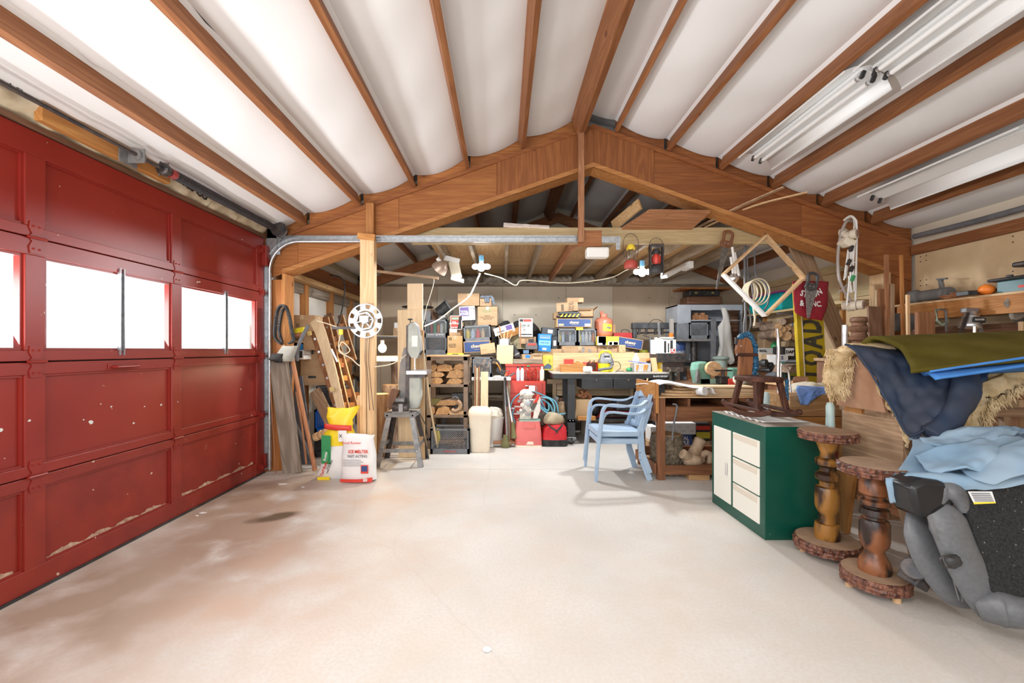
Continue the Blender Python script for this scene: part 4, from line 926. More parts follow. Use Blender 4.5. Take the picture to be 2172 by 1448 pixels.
cf = crate((P(954, 0, 5.2).x, 5.22+.15, 0), 84/900*5.2, .3, .31, 'grey lattice crate standing on the floor before the firewood shelf', txt=('FARMLAND', .03, M['red']))
b = MB(); rr = random.Random(2)
for i in range(40): b.bar((cf.location.x+rr.uniform(-.18, .18), cf.location.y+rr.uniform(-.1, .1), .03+i*.003), (cf.location.x+rr.uniform(-.18, .18), cf.location.y+rr.uniform(-.1, .1), .03+i*.003), .02, .008)
o = b.build('wood_shavings', W_('weath', 'x'), None); tag(o, 'heap of wood scraps lying inside the floor crate', 'wood scraps', kind='stuff')
o = MB().tube([(0, 0, 0), (.02, 0, .1), (.0, 0, .2)], [.02, .026, .02], 10).build('yellow_handle_grip', M['yellow'], None, smooth=True, loc=(P(925, 0, 5.22).x, 5.28, .10)); tag(o, 'yellow plastic grip inside the floor crate', 'handle')
# white kitchen bin
kb = thing('waste_bin', 'cream plastic kitchen waste bin standing beside the floor crate', 'bin', (P(1018, 0, 5.3).x, 5.4, 0))
hb = (962-870)/900*5.28; 
b = MB(); loft(b, [(0, 0, 0, .115, .10), (0, 0, .015, .12, .105), (0, 0, hb*.8, .142, .13), (0, 0, hb*.84, .146, .134)], pw=6, amp=0); b.build('bin_body', M['cream'], kb, smooth=True)
b = MB(); loft(b, [(0, 0, hb*.84, .150, .138), (0, 0, hb*.9, .152, .14), (-.004, 0, hb*.97, .14, .125), (-.01, .0, hb*1.03, .10, .09)], pw=5, amp=0); b.build('bin_lid', M['cream'], kb, smooth=True)
# bucket of rags
bk = thing('rag_bucket', 'white bucket overflowing with cream rags right of the bin', 'bucket', (P(1048, 0, 5.75).x, 5.8, 0))
MB().lathe([(.10, 0), (.13, .34), (.135, .36)], 20).build('bucket', M['plastic_w'], bk, smooth=True)
MB().ball((-.01, 0, .40), (.13, .13, .10), 18, 12, noise=.12, seed=3).build('rags', mat('cream_rag', (.82, .76, .64), .9, c2=(.7, .63, .5), scale=20, bump=.6), bk, smooth=True)
# boards leaning on the white shelf
for i, (x0_, x1_, y0_, mm) in enumerate(((1007, 1010, 775, 'cedar'), (1011, 1014, 780, 'pale'), (1015, 1018, 777, 'cedar'), (1020, 1036, 788, 'pale'))):
    plank((P((x0_+x1_)/2-1, 0, 5.65).x, 5.60, 0), (P((x0_+x1_)/2, 0, 5.78).x, 5.74, 1.28-(y0_-742)/900*5.75), (x1_-x0_)/900*5.7, .02, W_(mm, 'z'), ['leftmost thin brown strip leaning behind the waste bin', 'thin pale strip between two brown strips behind the bin', 'second thin brown strip leaning behind the waste bin', 'wide pale knotty board leaning behind the waste bin'][i])
# white folding table
wt = thing('white_table', 'white-edged work table holding trimmers left of the red chest', 'table', (P(1042, 0, 5.8).x, 6.05, 0))
zt2 = 1.28-(800-742)/900*5.8
MB().box(-.27, .27, -.25, .25, zt2-.045, zt2).build('tabletop', M['white'], wt, bevel=.006)
for sx in (-1, 1):
    for sy in (-1, 1): MB().box(sx*.24-.02, sx*.24+.02, sy*.2-.02, sy*.2+.02, 0, zt2-.045).build('leg', W_('joist', 'z'), wt)
# ================================================================ long rear bench along the back wall and what is piled on it
ZB = 1.19; YR = 6.5
rb_ = thing('rear_bench', 'long rough timber bench against the back wall under the pile of boxes', 'bench', (.65, 6.98, 0))
MB().box(-1.95, 2.0, -.5, .5, ZB-.03, ZB).build('bench_top', W_('joist', 'x'), rb_)
for x in (-1.8, -.6, .6, 1.9):
    for y in (-.45, .44): MB().box(x-.045, x+.045, y-.045, y+.045, 0, ZB-.03).build('leg', W_('joist', 'z'), rb_)
MB().box(-1.95, 2.0, -.5, -.46, ZB-.12, ZB-.03).build('apron', W_('joist', 'x'), rb_)
MB().box(-1.9, 1.95, -.45, .45, .5, .53).build('lower_shelf', W_('joist', 'x'), rb_)
U = 900
def cr(x0, y0, x1, y1, Y, d, label, **k):
    (X, Yc, Z), w_, h = pbox(x0, y0, x1, y1, Y, d); return crate((X, Yc, k.pop('z', Z)), w_, d, h, label, **k), w_, h
COLS = [M['red'], M['green'], M['lblue'], M['plastic_w'], M['yellow'], M['orange'], M['black'], mat('silver_can', (.6, .62, .64), .3, .7), mat('clear_blue_bottle', (.55, .7, .85), .2)]
def fill_bottles(t, w_, d, h, n, names, cols, z0=.012, seed=0, what='bottle', where='', group=None):
    rr = random.Random(seed); X, Y, Z = t.location
    for i in range(n):
        cols_ = cols[i % len(cols)]; r = min(w_/n*.62*1.3, .034); row = i % 2
        x = -w_/2+.03+(w_-.06)*(i+.5)/n; hh = h*rr.uniform(.82, 1.12)
        bottle((X+x, Y+(-.5+.3+.35*row)*d*.8, Z+z0), r, hh, cols_, COLS[rr.choice([3, 6, 0, 4])], '%s %s' % (names, where), group=group)
t, a, h = cr(913-14, 713, 949, 749, YR, .34, 'plain grey crate directly under the crate lettered PLANT')
b = MB(); rr = random.Random(4)
for i in range(30): b.bar(t.location+Vector((rr.uniform(-.13, .13), rr.uniform(-.12, .1), .02+i*.006)), t.location+Vector((rr.uniform(-.13, .13), rr.uniform(-.12, .1), .03+i*.006)), .012, .006)
tag(b.build('steel_rods', M['cast'], None), 'jumble of grey metal bits inside the plain left crate', 'metal scrap', kind='stuff')
solid((899, 749, 950, 754.5), YR, .34, 'grey plastic tray lowest under the two left crates', 'tray', M['crate'], 'plastic_tray')
t, a, h = cr(899, 678, 949, 713, YR, .34, 'grey crate lettered PLANT holding spray bottles, upper left', txt=('PLANT  02-44-00', .034, M['paper']))
names_c = ['dark bottle', 'red can', 'green bottle', 'amber bottle', 'white bottle', 'lime bottle']
cc = [COLS[6], COLS[0], COLS[1], COLS[5], COLS[3], mat('lime_bottle', (.5, .85, .25), .4)]
for i in range(6): bottle((t.location.x-.13+.052*i, t.location.y-.09+.05*(i % 2), t.location.z+.012), .024, .2+.02*(i % 3), cc[i], COLS[[3, 6, 3, 0, 6, 3][i]], names_c[i]+' standing in the crate lettered PLANT', group='bottles in the PLANT crate')
# wok, pot, bucket
o = MB().lathe([(.02, 0), (.24, .02), (.25, .03), (.24, .035), (.03, .012)], 28).build('saw_blade_disc', M['iron'], None, smooth=True, loc=P(886, 655, 6.7)); tag(o, 'wide flat black pan lying behind the tall pine boards', 'pan')
solid((866, 659, 913, 712), 6.72, .2, 'grey cabinet box half hidden behind the pine boards', 'box', M['cast'], 'grey_box')
pt = MB().lathe([(.05, 0), (.075, .03), (.075, .06), (.06, .075), (.02, .085)], 20).build('cooking_pot', M['alu'], None, smooth=True, loc=(P(938, 0, 6.6).x, 6.66, P(0, 678, 6.5).z)); tag(pt, 'round silver pot on top of the crate lettered PLANT', 'pot')
solid((913, 662, 946, 679), 6.8, .1, 'dark orange-brown board behind the silver pot', 'board', W_('walnut', 'x'), 'offcut_board')
plank(P(918, 680, 6.78), P(913, 639, 6.8), .02, .02, W_('walnut', 'z'), 'thin brown stick standing up behind the silver pot', cat='stick', name='stick')
bkt = thing('black_bucket', 'tilted black planter bucket lying above the left crates', 'bucket', P(928, 663, 6.72), rot=(0, 1.0, 0))
MB().lathe([(.075, 0), (.10, .20), (.105, .21), (.095, .2), (.07, .01)], 20).build('bucket', M['black'], bkt, smooth=True)
MB().lathe([(.11, .2), (.115, .205), (.115, .215), (.11, .22)], 20).build('rim', M['rubber'], bkt, smooth=True)
tubeobj('black_clip', [P(958, 655, 6.6), P(961, 662, 6.6), P(956, 668, 6.6), P(960, 672, 6.6)], .012, M['black'], 'small black plastic clip hanging beside the black bucket', 'clip', steps=10)
# boxes
carton((972, 622, 1018, 648), 6.62, .35, 'plain brown carton topmost, above the white and purple box', rz=-3)
t, a, h = carton((975, 649, 1008, 679), 6.5, .24, 'white and purple box lettered TOTAL POWER', m=M['white'], tape=False, tilt=-3, prints=((.05, .3, .62, .93, M['purple']),))
text('TOTAL\nPOWER', .045, (-.04, -.124, h*.52), t, M['white'], off=.0012, squash=.8); text('W-40', .03, (.085, -.124, h*.8), t, M['ink'], off=.0008); text('||| |||', .02, (.085, -.124, h*.25), t, M['ink'])
t, a, h = carton((1013, 650, 1055, 690), 6.55, .3, 'brown carton with dark lettering and green oval logo', prints=())
text('HEAVY\nFULL SYNTHETIC\nSAE 5W-20', .03, (0, -.153, h*.42), t, M['inkb'], off=.0006, squash=.95)
b = MB(); ring(b, .028, .036, -.153, -.151, 20); b.build('logo_ring', mat('olive_ink', (.2, .3, .15), .7), t, loc=(-.01, 0, h*.78)).scale = (1.8, 1, .8)
text('Castrol', .026, (-.01, -.153, h*.78), t, MATS['olive_ink'], off=.0006)
carton((1018, 632, 1042, 649), 6.6, .2, 'small brown box below the grey work glove', prints=((.1, .3, .6, .33, M['inkb']), (.1, .5, .6, .53, M['inkb'])))
gl = thing('work_glove', 'blue-grey work glove draped over the small brown box', 'glove', (0, 0, 0))
gm = mat('blue_grey_glove', (.13, .16, .2), .8, c2=(.2, .23, .27), scale=20, bump=.3)
b = MB(); b.ball(P(1034, 629.5, 6.6), (.085, .07, .022), 14, 8, noise=.06); b.build('palm', gm, gl, smooth=True)
for q in ([(1028, 630), (1023, 629), (1019, 631)], [(1030, 631), (1030, 636), (1031, 641)], [(1036, 630), (1035, 636), (1036, 641)], [(1042, 628), (1046, 634), (1047, 645)], [(1040, 628), (1044, 631), (1044, 638)]):
    MB().tube(smooth_path([P(x, y, 6.56) for x, y in q], 6), [.02]*6+[.014], 8).build('finger', gm, gl, smooth=True)
carton((952, 672, 975, 712), 6.66, .22, 'dull grey carton hidden behind the red and white oil box', tape=False, m=M['card2'])
t, a, h = carton((955, 669, 980, 699), 6.5, .2, 'red and white oil box with black corner', m=M['white'], tape=False, prints=((.06, .05, .94, .95, M['red']), (.06, .04, .94, .10, M['white'])))
MB().prism([(.02, .01), (a*.44, .01), (a*.44, h*.94), (a*.25, h*.94)], -.1035, -.103).build('black_corner', M['ink'], t)
MB().prism([(-a*.36, h*.70), (a*.2, h*.70), (a*.2, h*.88), (-a*.36, h*.88)], -.1042, -.1036).build('logo_plate', M['green'], t)
text('Castrol', .034, (-.015, -.105, h*.79), t, M['white'], off=.0008); text('FULL\nSYNTHETIC', .028, (-.03, -.105, h*.48), t, M['white'], off=.001); text('5W-20', .032, (-.03, -.105, h*.15), t, M['white'], off=.001)
carton((970, 684, 983, 712), 6.58, .2, 'narrow brown carton behind the crate of coloured bottles', tape=False)
t, a, h = carton((949, 712, 981, 750), 6.45, .26, 'brown carton with small black fox-like logo and lettering', m=mat('warm_cardboard', (.60, .38, .18), .85, c2=(.52, .32, .15), scale=5), prints=())
b = MB(); ring(b, .012, .022, -.133, -.131, 14); b.build('logo_ring', M['ink'], t, loc=(-.07, 0, h*.83)); text('CAUTION\nWheel Care\nProduct 5', .024, (-.04, -.133, h*.45), t, M['inkb'], off=.0006)
carton((951, 697, 968, 712), 6.47, .16, 'little open carton with white label on the logo carton', rz=10, prints=((.05, .5, .95, 1.0, M['paper']),), tape=False)
t, a, h = carton((948, 751, 983, 757), 6.35, .2, 'flat yellow printed box under the logo carton', m=M['yellow'], tape=False, z=ZB); text('GERBER', .028, (0, -.102, h*.5), t, M['ink'], off=.001)
t, a, h = cr(983, 690, 1043, 723, 6.42, .36, 'tilted grey crate of yellow, blue and red bottles', tilt=-3.5)
for i, (mm, nm) in enumerate(((M['yellow'], 'yellow'), (MATS['clear_blue_bottle'], 'clear blue'), (M['red'], 'red'), (mat('tan_bottle', (.6, .4, .2), .5), 'tan'), (M['black'], 'black'))):
    bottle((t.location.x-.155+.078*i, t.location.y-.10, t.location.z+.014-.02+.0), .034, .2, mm, COLS[[4, 3, 0, 3, 6][i]], nm+' bottle inside the tilted grey crate', group='bottles in the tilted crate')
mb = MB().lathe([(.03, 0), (.06, .05), (.075, .06), (.07, .062), (.03, .01)], 18).build('metal_bowl', M['alu'], None, smooth=True, loc=(P(1000, 0, 6.5).x, 6.55, P(0, 689, 6.5).z)); tag(mb, 'small dented metal bowl on the tilted grey crate', 'bowl')
o = MB().ball((0, 0, 0), (.05, .05, .06), 10, 7, noise=.2, seed=3).build('crumpled_bag', M['card2'], None, smooth=True, loc=P(1032, 682, 6.6)); tag(o, 'crumpled paper bag on the tilted grey crate', 'paper bag')
def chewy(r, Y, label, tilt, z=None):
    t, a, h = carton(r, Y, .3, label, tilt=tilt, tape=False, prints=((.03, .06, .97, .94, M['navy']),), m=mat('warm_cardboard', (.60, .38, .18), .85), z=z)
    text('chewy', h*.42, (0, -.1535, h*.55), t, mat('peach_print', (.85, .62, .4), .6), off=.0022); text('www.chewy.com', h*.08, (0, -.1535, h*.28), t, MATS['peach_print'], off=.0002)
    return t, a, h
chewy((984, 723, 1041, 747), 6.4, 'navy and brown long box just below the tilted crate', -3)
t, a, h = chewy((1181, 673, 1255, 691), 6.42, 'navy and brown long box lying across two crates', 0, z=P(0, 693.5, 6.42).z)
MB().box(-a*.45, -a*.3, -.1545, -.153, h*.15, h*.4).build('shipping_label', M['card2'], t); MB().box(a*.3, a*.46, -.1545, -.153, h*.1, h*.4).build('shipping_label', M['paper'], t)
chewy((1308, 717, 1362, 738), 6.36, 'navy and brown box sloping down at the right', 9)
# dark clothes heap
DC = mat('black_jacket_cloth', (.02, .02, .021), .9, c2=(.045, .043, .04), scale=5, bump=.5)
b = MB(); loft(b, [(0, 0, 0, .36, .26), (-.02, 0, .2, .36, .25), (-.04, 0, .35, .30, .2), (-.06, 0, .46, .22, .15), (-.06, 0, .54, .12, .1), (-.05, 0, .565, .05, .05)], pw=2.2, amp=.10, fr=5, seed=3, n=32)
tag(b.build('jacket_heap', DC, None, smooth=True, loc=(P(1118, 0, 6.8).x, 6.86, ZB), sub=1), 'large heap of black jackets behind the white motor oil box', 'clothes')
b = MB(); loft(b, [(0, 0, 0, .14, .18), (-.01, 0, .2, .15, .15), (0, 0, .34, .12, .1), (.04, 0, .42, .06, .06), (.05, 0, .46, .03, .03)], pw=2.2, amp=.08, fr=7, seed=8, n=24)
tag(b.build('black_bag', M['blackcloth'], None, smooth=True, loc=(P(1066, 0, 6.75).x, 6.75, ZB+.1), sub=1), 'black cloth bag with pointed top left of the jacket heap', 'bag')
t, a, h = carton((1050, 690, 1094, 707), 6.4, .26, 'open white box with purple print tilted on the scrap pile', m=M['white'], tilt=-17, tape=False, prints=((.6, .3, .9, .9, M['purple']), (.1, .3, .5, .5, MATS['grey_print'])))
plank(P(1062, 716, 6.38), P(1108, 697, 6.45), .1, .03, W_('oak', 'z'), 'orange-brown board sloping under the open white box', up=(0, 1, .2))
carton((1078, 706, 1118, 740), 6.5, .25, 'olive brown carton behind the can of sticks', m=mat('olive_card', (.38, .33, .2), .85), tape=False)
t, a, h = carton((1101, 675, 1130, 714), 6.36, .22, 'tall white motor oil box lettered 10W-30', m=M['white'], tape=False, prints=((.04, .82, .3, .96, M['ink']), (.32, .82, .9, .96, M['red']), (.05, .1, .95, .16, M['ink'])))
text('10W-30', .05, (-.01, -.113, h*.6), t, M['ink'], off=.001, squash=.8); text('SAE MOTOR OIL', .02, (0, -.113, h*.5), t, M['ink']); text('[5 QT]', .03, (-.04, -.113, h*.37), t, M['ink'])
carton((1102, 714, 1137, 729), 6.4, .24, 'low brown carton under the 10W-30 box', prints=((.5, .3, .85, .7, M['inkb']),), tape=False)
ch = thing('battery_charger', 'grey and black battery charger with red label on the pile', 'charger', (P(1127, 0, 6.3).x, 6.3, P(0, 741, 6.25).z))
MB().prism([(-.085, 0), (.085, 0), (.09, .05), (.075, .105), (-.075, .105), (-.09, .05)], -.07, .06).build('charger_body', mat('charger_grey', (.13, .12, .12), .5), ch, bevel=.008)
MB().box(-.06, .06, -.074, -.07, .06, .09).build('red_label', M['red'], ch); MB().box(-.035, .035, -.02, .0, .105, .15).build('carry_handle', M['black'], ch, bevel=.005)
dr = thing('heat_lamp', 'black cylindrical drill case standing in front of the low carton', 'tool', (P(1098, 0, 6.25).x, 6.25, P(0, 757, 6.2).z), rot=(0, -.5, 0))
MB().lathe([(.05, 0), (.055, .02), (.05, .12), (.04, .14), (.045, .2), (.03, .21)], 16).build('case', M['black'], dr, smooth=True); MB().lathe([(.053, .03), (.057, .035), (.057, .05), (.053, .055)], 16).build('grey_band', M['cast'], dr)
t, a, h = carton((1141, 708, 1168, 745), 6.32, .24, 'bright blue product box standing in the middle of the pile', m=M['blue'], tilt=3, tape=False, prints=((.05, .35, .95, .62, M['lblue']),))
for i in range(5): MB().ball((-a*.32+i*a*.16, -.122, h*.78), (.011, .002, .011), 10, 6).build('print_dot', M['paper'], t)
text('GREEN MOUNTAIN', .018, (0, -.124, h*.88), t, M['white']); text('Daily Fresh', .028, (0, -.125, h*.5), t, M['navy']); MB().box(-.03, .03, -.125, -.122, h*.08, h*.2).build('bar_label', M['paper'], t)
carton((1149, 695, 1181, 711), 6.5, .24, 'upper black hard case with small white tag', m=mat('grey_black_case', (.06, .065, .07), .5), tape=False, prints=((.38, .3, .7, .75, M['paper']),), name='hard_case', cat='case', tilt=6)
carton((1170, 713, 1182, 742), 6.45, .24, 'narrow black case standing right of the blue box', m=MATS['grey_black_case'], tape=False, prints=((.3, .3, .8, .7, M['paper']),), name='hard_case', cat='case')
t, a, h = cr(1182, 697, 1224, 732, 6.45, .34, 'left of the two grey crates under the navy box')
fg = [M['yellow'], COLS[8], M['black'], COLS[7], COLS[8]]
for i in range(5): bottle((t.location.x-.11+.055*i, t.location.y-.10, t.location.z+.012), .026, .19, fg[i], COLS[[6, 3, 0, 3, 6][i]], ['yellow bottle', 'clear blue bottle', 'black bottle', 'silver can', 'last clear bottle'][i]+' in the left crate under the navy box', group='bottles in the left crate')
t, a, h = cr(1225.5, 697, 1266, 732, 6.45, .34, 'right of the two grey crates under the navy box')
fg = [M['yellow'], COLS[8], COLS[3], COLS[7], M['orange']]
for i in range(5): bottle((t.location.x-.11+.055*i, t.location.y-.10, t.location.z+.012), .026, .2, fg[i], COLS[[6, 3, 3, 3, 0][i]], ['yellow bottle', 'clear blue bottle', 'white bottle', 'silver can', 'orange bottle'][i]+' in the right crate under the navy box', group='bottles in the right crate')
solid((1222, 690, 1237, 700), 6.44, .1, 'bright yellow carton end poking out between the two crates', 'box', M['yellow'], 'yellow_box')
st_ = thing('striped_lid', 'black tote lid with yellow hazard stripes on the navy box', 'lid', (P(1209, 0, 6.45).x, 6.6, P(0, 672, 6.42).z))
MB().prism([(-.17, 0), (.155, 0), (.17, .06), (-.2, .02)], -.14, .14).build('lid_body', M['black'], st_, bevel=.004); MB().box(-.16, .15, -.1, .13, .05, .09).build('lid_ridge', mat('grey_black_case', (.06, .065, .07), .5), st_, bevel=.01)
for i in range(5): MB().prism([(-.15+.06*i, .002), (-.125+.06*i, .002), (-.095+.06*i, .052), (-.12+.06*i, .045)], -.143, -.141).build('yellow_stripe', M['yellow'], st_)
t, a, h = carton((1184, 641, 1229, 660), 6.5, .26, 'brown carton with rotated black lettering on the striped lid', tape=False, rz=-10, tilt=-3)
text('ULTRA\nPURE', .05, (.06, -.133, h*.5), t, M['inkb'], off=.001, rot=(PI/2, PI/2, 0)); MB().box(-.09, -.05, -.132, -.130, .01, h*.8).build('print_block', M['inkb'], t)
carton((1203, 631, 1238, 641), 6.55, .2, 'small flat carton topmost at the centre of the pile', prints=((.7, .1, .98, .95, M['card2']),), tape=False)
carton((1232, 656, 1262, 671), 6.5, .26, 'open-flapped brown carton right of the striped lid', flaps=.09, rz=-14)
carton((1175, 662, 1190, 676), 6.6, .2, 'small carton end left of the striped lid', tape=False)
# refrigerant / propane tank
pt = thing('gas_cylinder', 'round faded orange gas cylinder with yellow label and valve', 'gas cylinder', (P(1281, 0, 6.6).x, 6.62, P(0, 713, 6.5).z))
OT = mat('faded_orange_steel', (.62, .20, .12), .55, c2=(.5, .17, .11), scale=7, spots=(18, .66, (.45, .36, .32)))
rt = 19/900*6.6
MB().lathe([(rt*.8, 0), (rt*.97, .02), (rt, .05), (rt, .22), (rt*.96, .255), (rt*.75, .285), (rt*.4, .30), (rt*.2, .305)], 28).build('tank', OT, pt, smooth=True)
b = MB(); ring(b, rt*.35, rt*.4, 0, .05, 20); b.build('valve_collar', OT, pt, loc=(0, 0, .30), rot=(PI/2, 0, 0))
MB().cyl((0, 0, .29), (0, 0, .355), .02, n=10).cyl((-.05, 0, .335), (.05, 0, .335), .012, n=8).cbox((-.03, 0, .37), (.05, .02, .05)).build('valve', mat('red_brown_valve', (.5, .12, .06), .6), pt)
b = MB(); b.grid(lambda u, v: ((rt+.0025)*math.sin(-.3+1.1*u), -(rt+.0025)*math.cos(-.3+1.1*u), .085+.11*v-.01*u), 10, 1); b.build('yellow_label', M['yellow'], pt, smooth=True)
b = MB(); b.grid(lambda u, v: ((rt+.004)*math.sin(.1+.5*u), -(rt+.004)*math.cos(.1+.5*u), .12+.03*v-.01*u), 6, 1); b.build('label_window', MATS['grey_print'], pt)
t, a, h = carton((1267, 713, 1313, 732), 6.34, .26, 'yellow and white printed battery box under the gas cylinder', m=M['yellow'], tape=False, prints=((.0, .0, .4, 1, M['white']), (.05, .25, .4, .9, M['yellow']), (.05, .8, .4, .98, M['ink']), (.5, .02, .98, .42, M['white']), (.23, .02, .38, .5, M['ink']), (.55, .04, .68, .36, MATS['grey_print']), (.75, .04, .95, .36, MATS['grey_print'])))
solid((1313, 731, 1327, 748), 6.3, .09, 'square pale end-grain block left of the sloping navy box', 'block', ENDG, 'wood_block')
carton((1192, 733, 1267, 754), 6.4, .3, 'long blank brown carton below the two grey crates', z=ZB)
t, a, h = carton((1268, 733, 1310, 754), 6.4, .3, 'brown carton marked with two up arrows', z=ZB); text('↑ THIS END ↑', .035, (0, -.153, h*.75), t, M['ink'], off=.001)
carton((1134, 741, 1192, 756), 6.36, .3, 'low blank carton edge behind the yellow tool flyer', z=ZB, tape=False)
carton((1310, 748, 1345, 757), 6.34, .25, 'low pale carton lying right of the arrow carton', z=ZB, m=M['card2'], tape=False)
solid((1315, 707, 1322, 722), 6.7, .06, 'small tan block beside the gas cylinder', 'block', M['card2'], 'tan_block')
carton((1296, 688, 1306, 712), 6.75, .1, 'tan cup-like carton behind the gas cylinder', tape=False)
rt2 = thing('red_tool_box', 'red metal tool box with black handle left of the black machine', 'tool box', (P(1322, 0, 6.6).x, 6.7, P(0, 717, 6.5).z))
MB().prism([(-.145, 0), (.145, 0), (.145, .05), (.13, .09), (-.14, .09), (-.145, .05)], -.09, .09).build('box_body', mat('dull_red_enamel', (.42, .03, .03), .4), rt2, bevel=.004)
MB().tube(smooth_path([(-.01, -.02, .08), (.0, -.02, .13), (.06, -.02, .14), (.11, -.02, .12), (.13, -.02, .06)], 14), .006, 6).build('handle', M['black'], rt2, smooth=True)
solid((1310, 721, 1352, 733), 6.75, .3, 'dark shelf edge under the red tool box', 'shelf', M['cast'], 'small_shelf')
# small open boxes of tools above the chest
t, a, h = carton((1089, 765, 1151, 775), 6.16, .24, 'old flat wooden tray on the red chest', m=W_('joist', 'x'), tape=False, name='wooden_tray', cat='tray', z=1.08)
carton((1107, 751, 1129, 765), 6.18, .14, 'small open brown box with blue label on the wooden tray', prints=((.3, .45, .75, .9, MATS['blue_print']),), flaps=.0, tape=False, rz=5)
carton((1130, 751, 1151, 765), 6.18, .14, 'small carton with folded triangular flap on the wooden tray', m=M['card2'], flaps=.04, rz=-4)
carton((1053, 734, 1088, 774), 6.16, .2, 'tall blank pale carton standing on the red chest', m=mat('bright_card', (.76, .55, .32), .85), z=1.078, tilt=1.5)
cn = thing('stick_can', 'labelled metal can full of thin sticks on the blank carton', 'can', (P(1070, 0, 6.2).x, 6.26, P(0, 735, 6.16).z))
MB().lathe([(.085, 0), (.087, .005), (.087, .115), (.085, .12)], 20).build('can', M['alu'], cn, smooth=True)
b = MB(); b.grid(lambda u, v: (.0885*math.sin(-.9+1.6*u), -.0885*math.cos(-.9+1.6*u), .01+.1*v), 10, 1); b.build('paper_label', M['paper'], cn, smooth=True)
rr = random.Random(9)
for i, (dx, hh) in enumerate(((-.06, .22), (-.04, .3), (-.03, .2), (-.01, .17), (.0, .2), (.03, .24), (.06, .18))):
    tag(MB().tube([(0, 0, 0), (dx*1.3, 0, hh)], .007 if i != 1 else .013, 6).build('dowel_stick', W_('pine' if i != 1 else 'cedar', 'z'), None, loc=(cn.location.x+dx*.6, cn.location.y+rr.uniform(-.04, .04), cn.location.z+.01)), ['leftmost short stick in the metal can', 'tallest brown stick in the metal can', 'third pale stick from the left in the metal can', 'shortest middle stick in the metal can', 'stick just right of the middle of the metal can', 'long slanting pale stick in the metal can', 'rightmost pale stick in the metal can'][i], 'stick', 'sticks in the metal can')
tubeobj('upright_stick', [P(1104, 736, 6.2), P(1104, 684, 6.25)], .009, W_('cedar', 'z'), 'thin upright stick in front of the white 10W-30 box', 'stick')
t, a, h = carton((1151, 753, 1173, 785), 6.3, .1, 'yellow printed sheet box with blue motor picture', m=mat('lime_yellow_print', (.8, .78, .12), .5), tape=False, name='printed_box')
MB().prism([(-a*.4, h*.1), (a*.3, h*.1), (a*.35, h*.3), (0, h*.45), (-a*.4, h*.25)], -.054, -.052).build('picture', mat('slate_blue_print', (.12, .2, .32), .5), t)
solid((1110, 742, 1122, 750), 6.2, .06, 'small blue power tool lying over the open boxes', 'tool', MATS['slate_blue_print'], 'small_tool')
# black bench machine
sm = thing('bench_machine', 'long black machine bed with clamps standing at back right', 'machine', (P(1390, 0, 6.6).x, 6.65, ZB))
Yk = 6.6
def kx(x): return (x-1390)/900*Yk
def kz(y): return 1.28-(y-742)/900*Yk-ZB
BM = mat('machine_black', (.035, .038, .042), .45, c2=(.08, .08, .085), scale=12)
MB().box(kx(1343), kx(1437), -.06, .08, kz(697), kz(684)).build('machine_bed', BM, sm, bevel=.01)
MB().box(kx(1344), kx(1352), -.05, .05, kz(716), kz(697)).build('end_block', BM, sm, bevel=.01)
for x in (1357, 1372, 1392, 1406, 1424): MB().cbox((kx(x), -.02, kz(703)), (.03, .05, .09), (0, random.uniform(-.3, .3), 0)).build('clamp_block', M['iron'], sm, bevel=.003)
MB().tube([(kx(1346), 0, kz(706)), (kx(1436), 0, kz(704))], .014, 8).build('rail', M['iron'], sm, smooth=True)
MB().tube([(kx(1380), -.05, kz(752)), (kx(1380), -.05, kz(715))], .022, 10).build('stand_post', M['rubber'], sm, smooth=True)
MB().tube([(kx(1380), -.05, kz(716)), (kx(1362), -.08, kz(711))], .006, 6).build('lever', M['chrome'], sm)
MB().box(kx(1340), kx(1384), -.12, .1, 0, .012).build('base_plate', M['steel'], sm)
for q in ([(1350, 686), (1346, 710), (1350, 735), (1356, 750)], [(1372, 690), (1385, 678), (1400, 680), (1410, 692)], [(1420, 690), (1428, 705), (1415, 725)]):
    MB().tube(smooth_path([(kx(x), -.07, kz(y)) for x, y in q], 14), .005, 6).build('cable', M['black'], sm, smooth=True)
o = MB().lathe([(.05, 0), (.075, .01), (.08, .05), (.06, .09)], 16).build('olive_reel', mat('olive_yellow_plastic', (.4, .4, .03), .5), None, smooth=True, loc=(P(1372, 0, 6.8).x, 6.95, ZB), rot=(0, 0, 0)); tag(o, 'olive yellow reel glimpsed behind the black machine', 'reel')
plank((P(1402, 0, 6.5).x, 6.5, ZB), P(1397, 684, 6.53), .035, .02, M['cast'], 'grey flat bar standing in front of the black machine', cat='bar', name='metal_bar')
plank((P(1425, 0, 6.52).x, 6.52, ZB), P(1424, 676, 6.52), .055, .05, mat('dusty_tube', (.36, .33, .3), .7), 'thick dusty tube standing right of the black machine', cat='tube', name='upright_tube')
solid((1421, 706, 1428, 719), 6.45, .05, 'orange plastic cap before the dusty tube', 'cap', M['orange'], 'orange_plug')
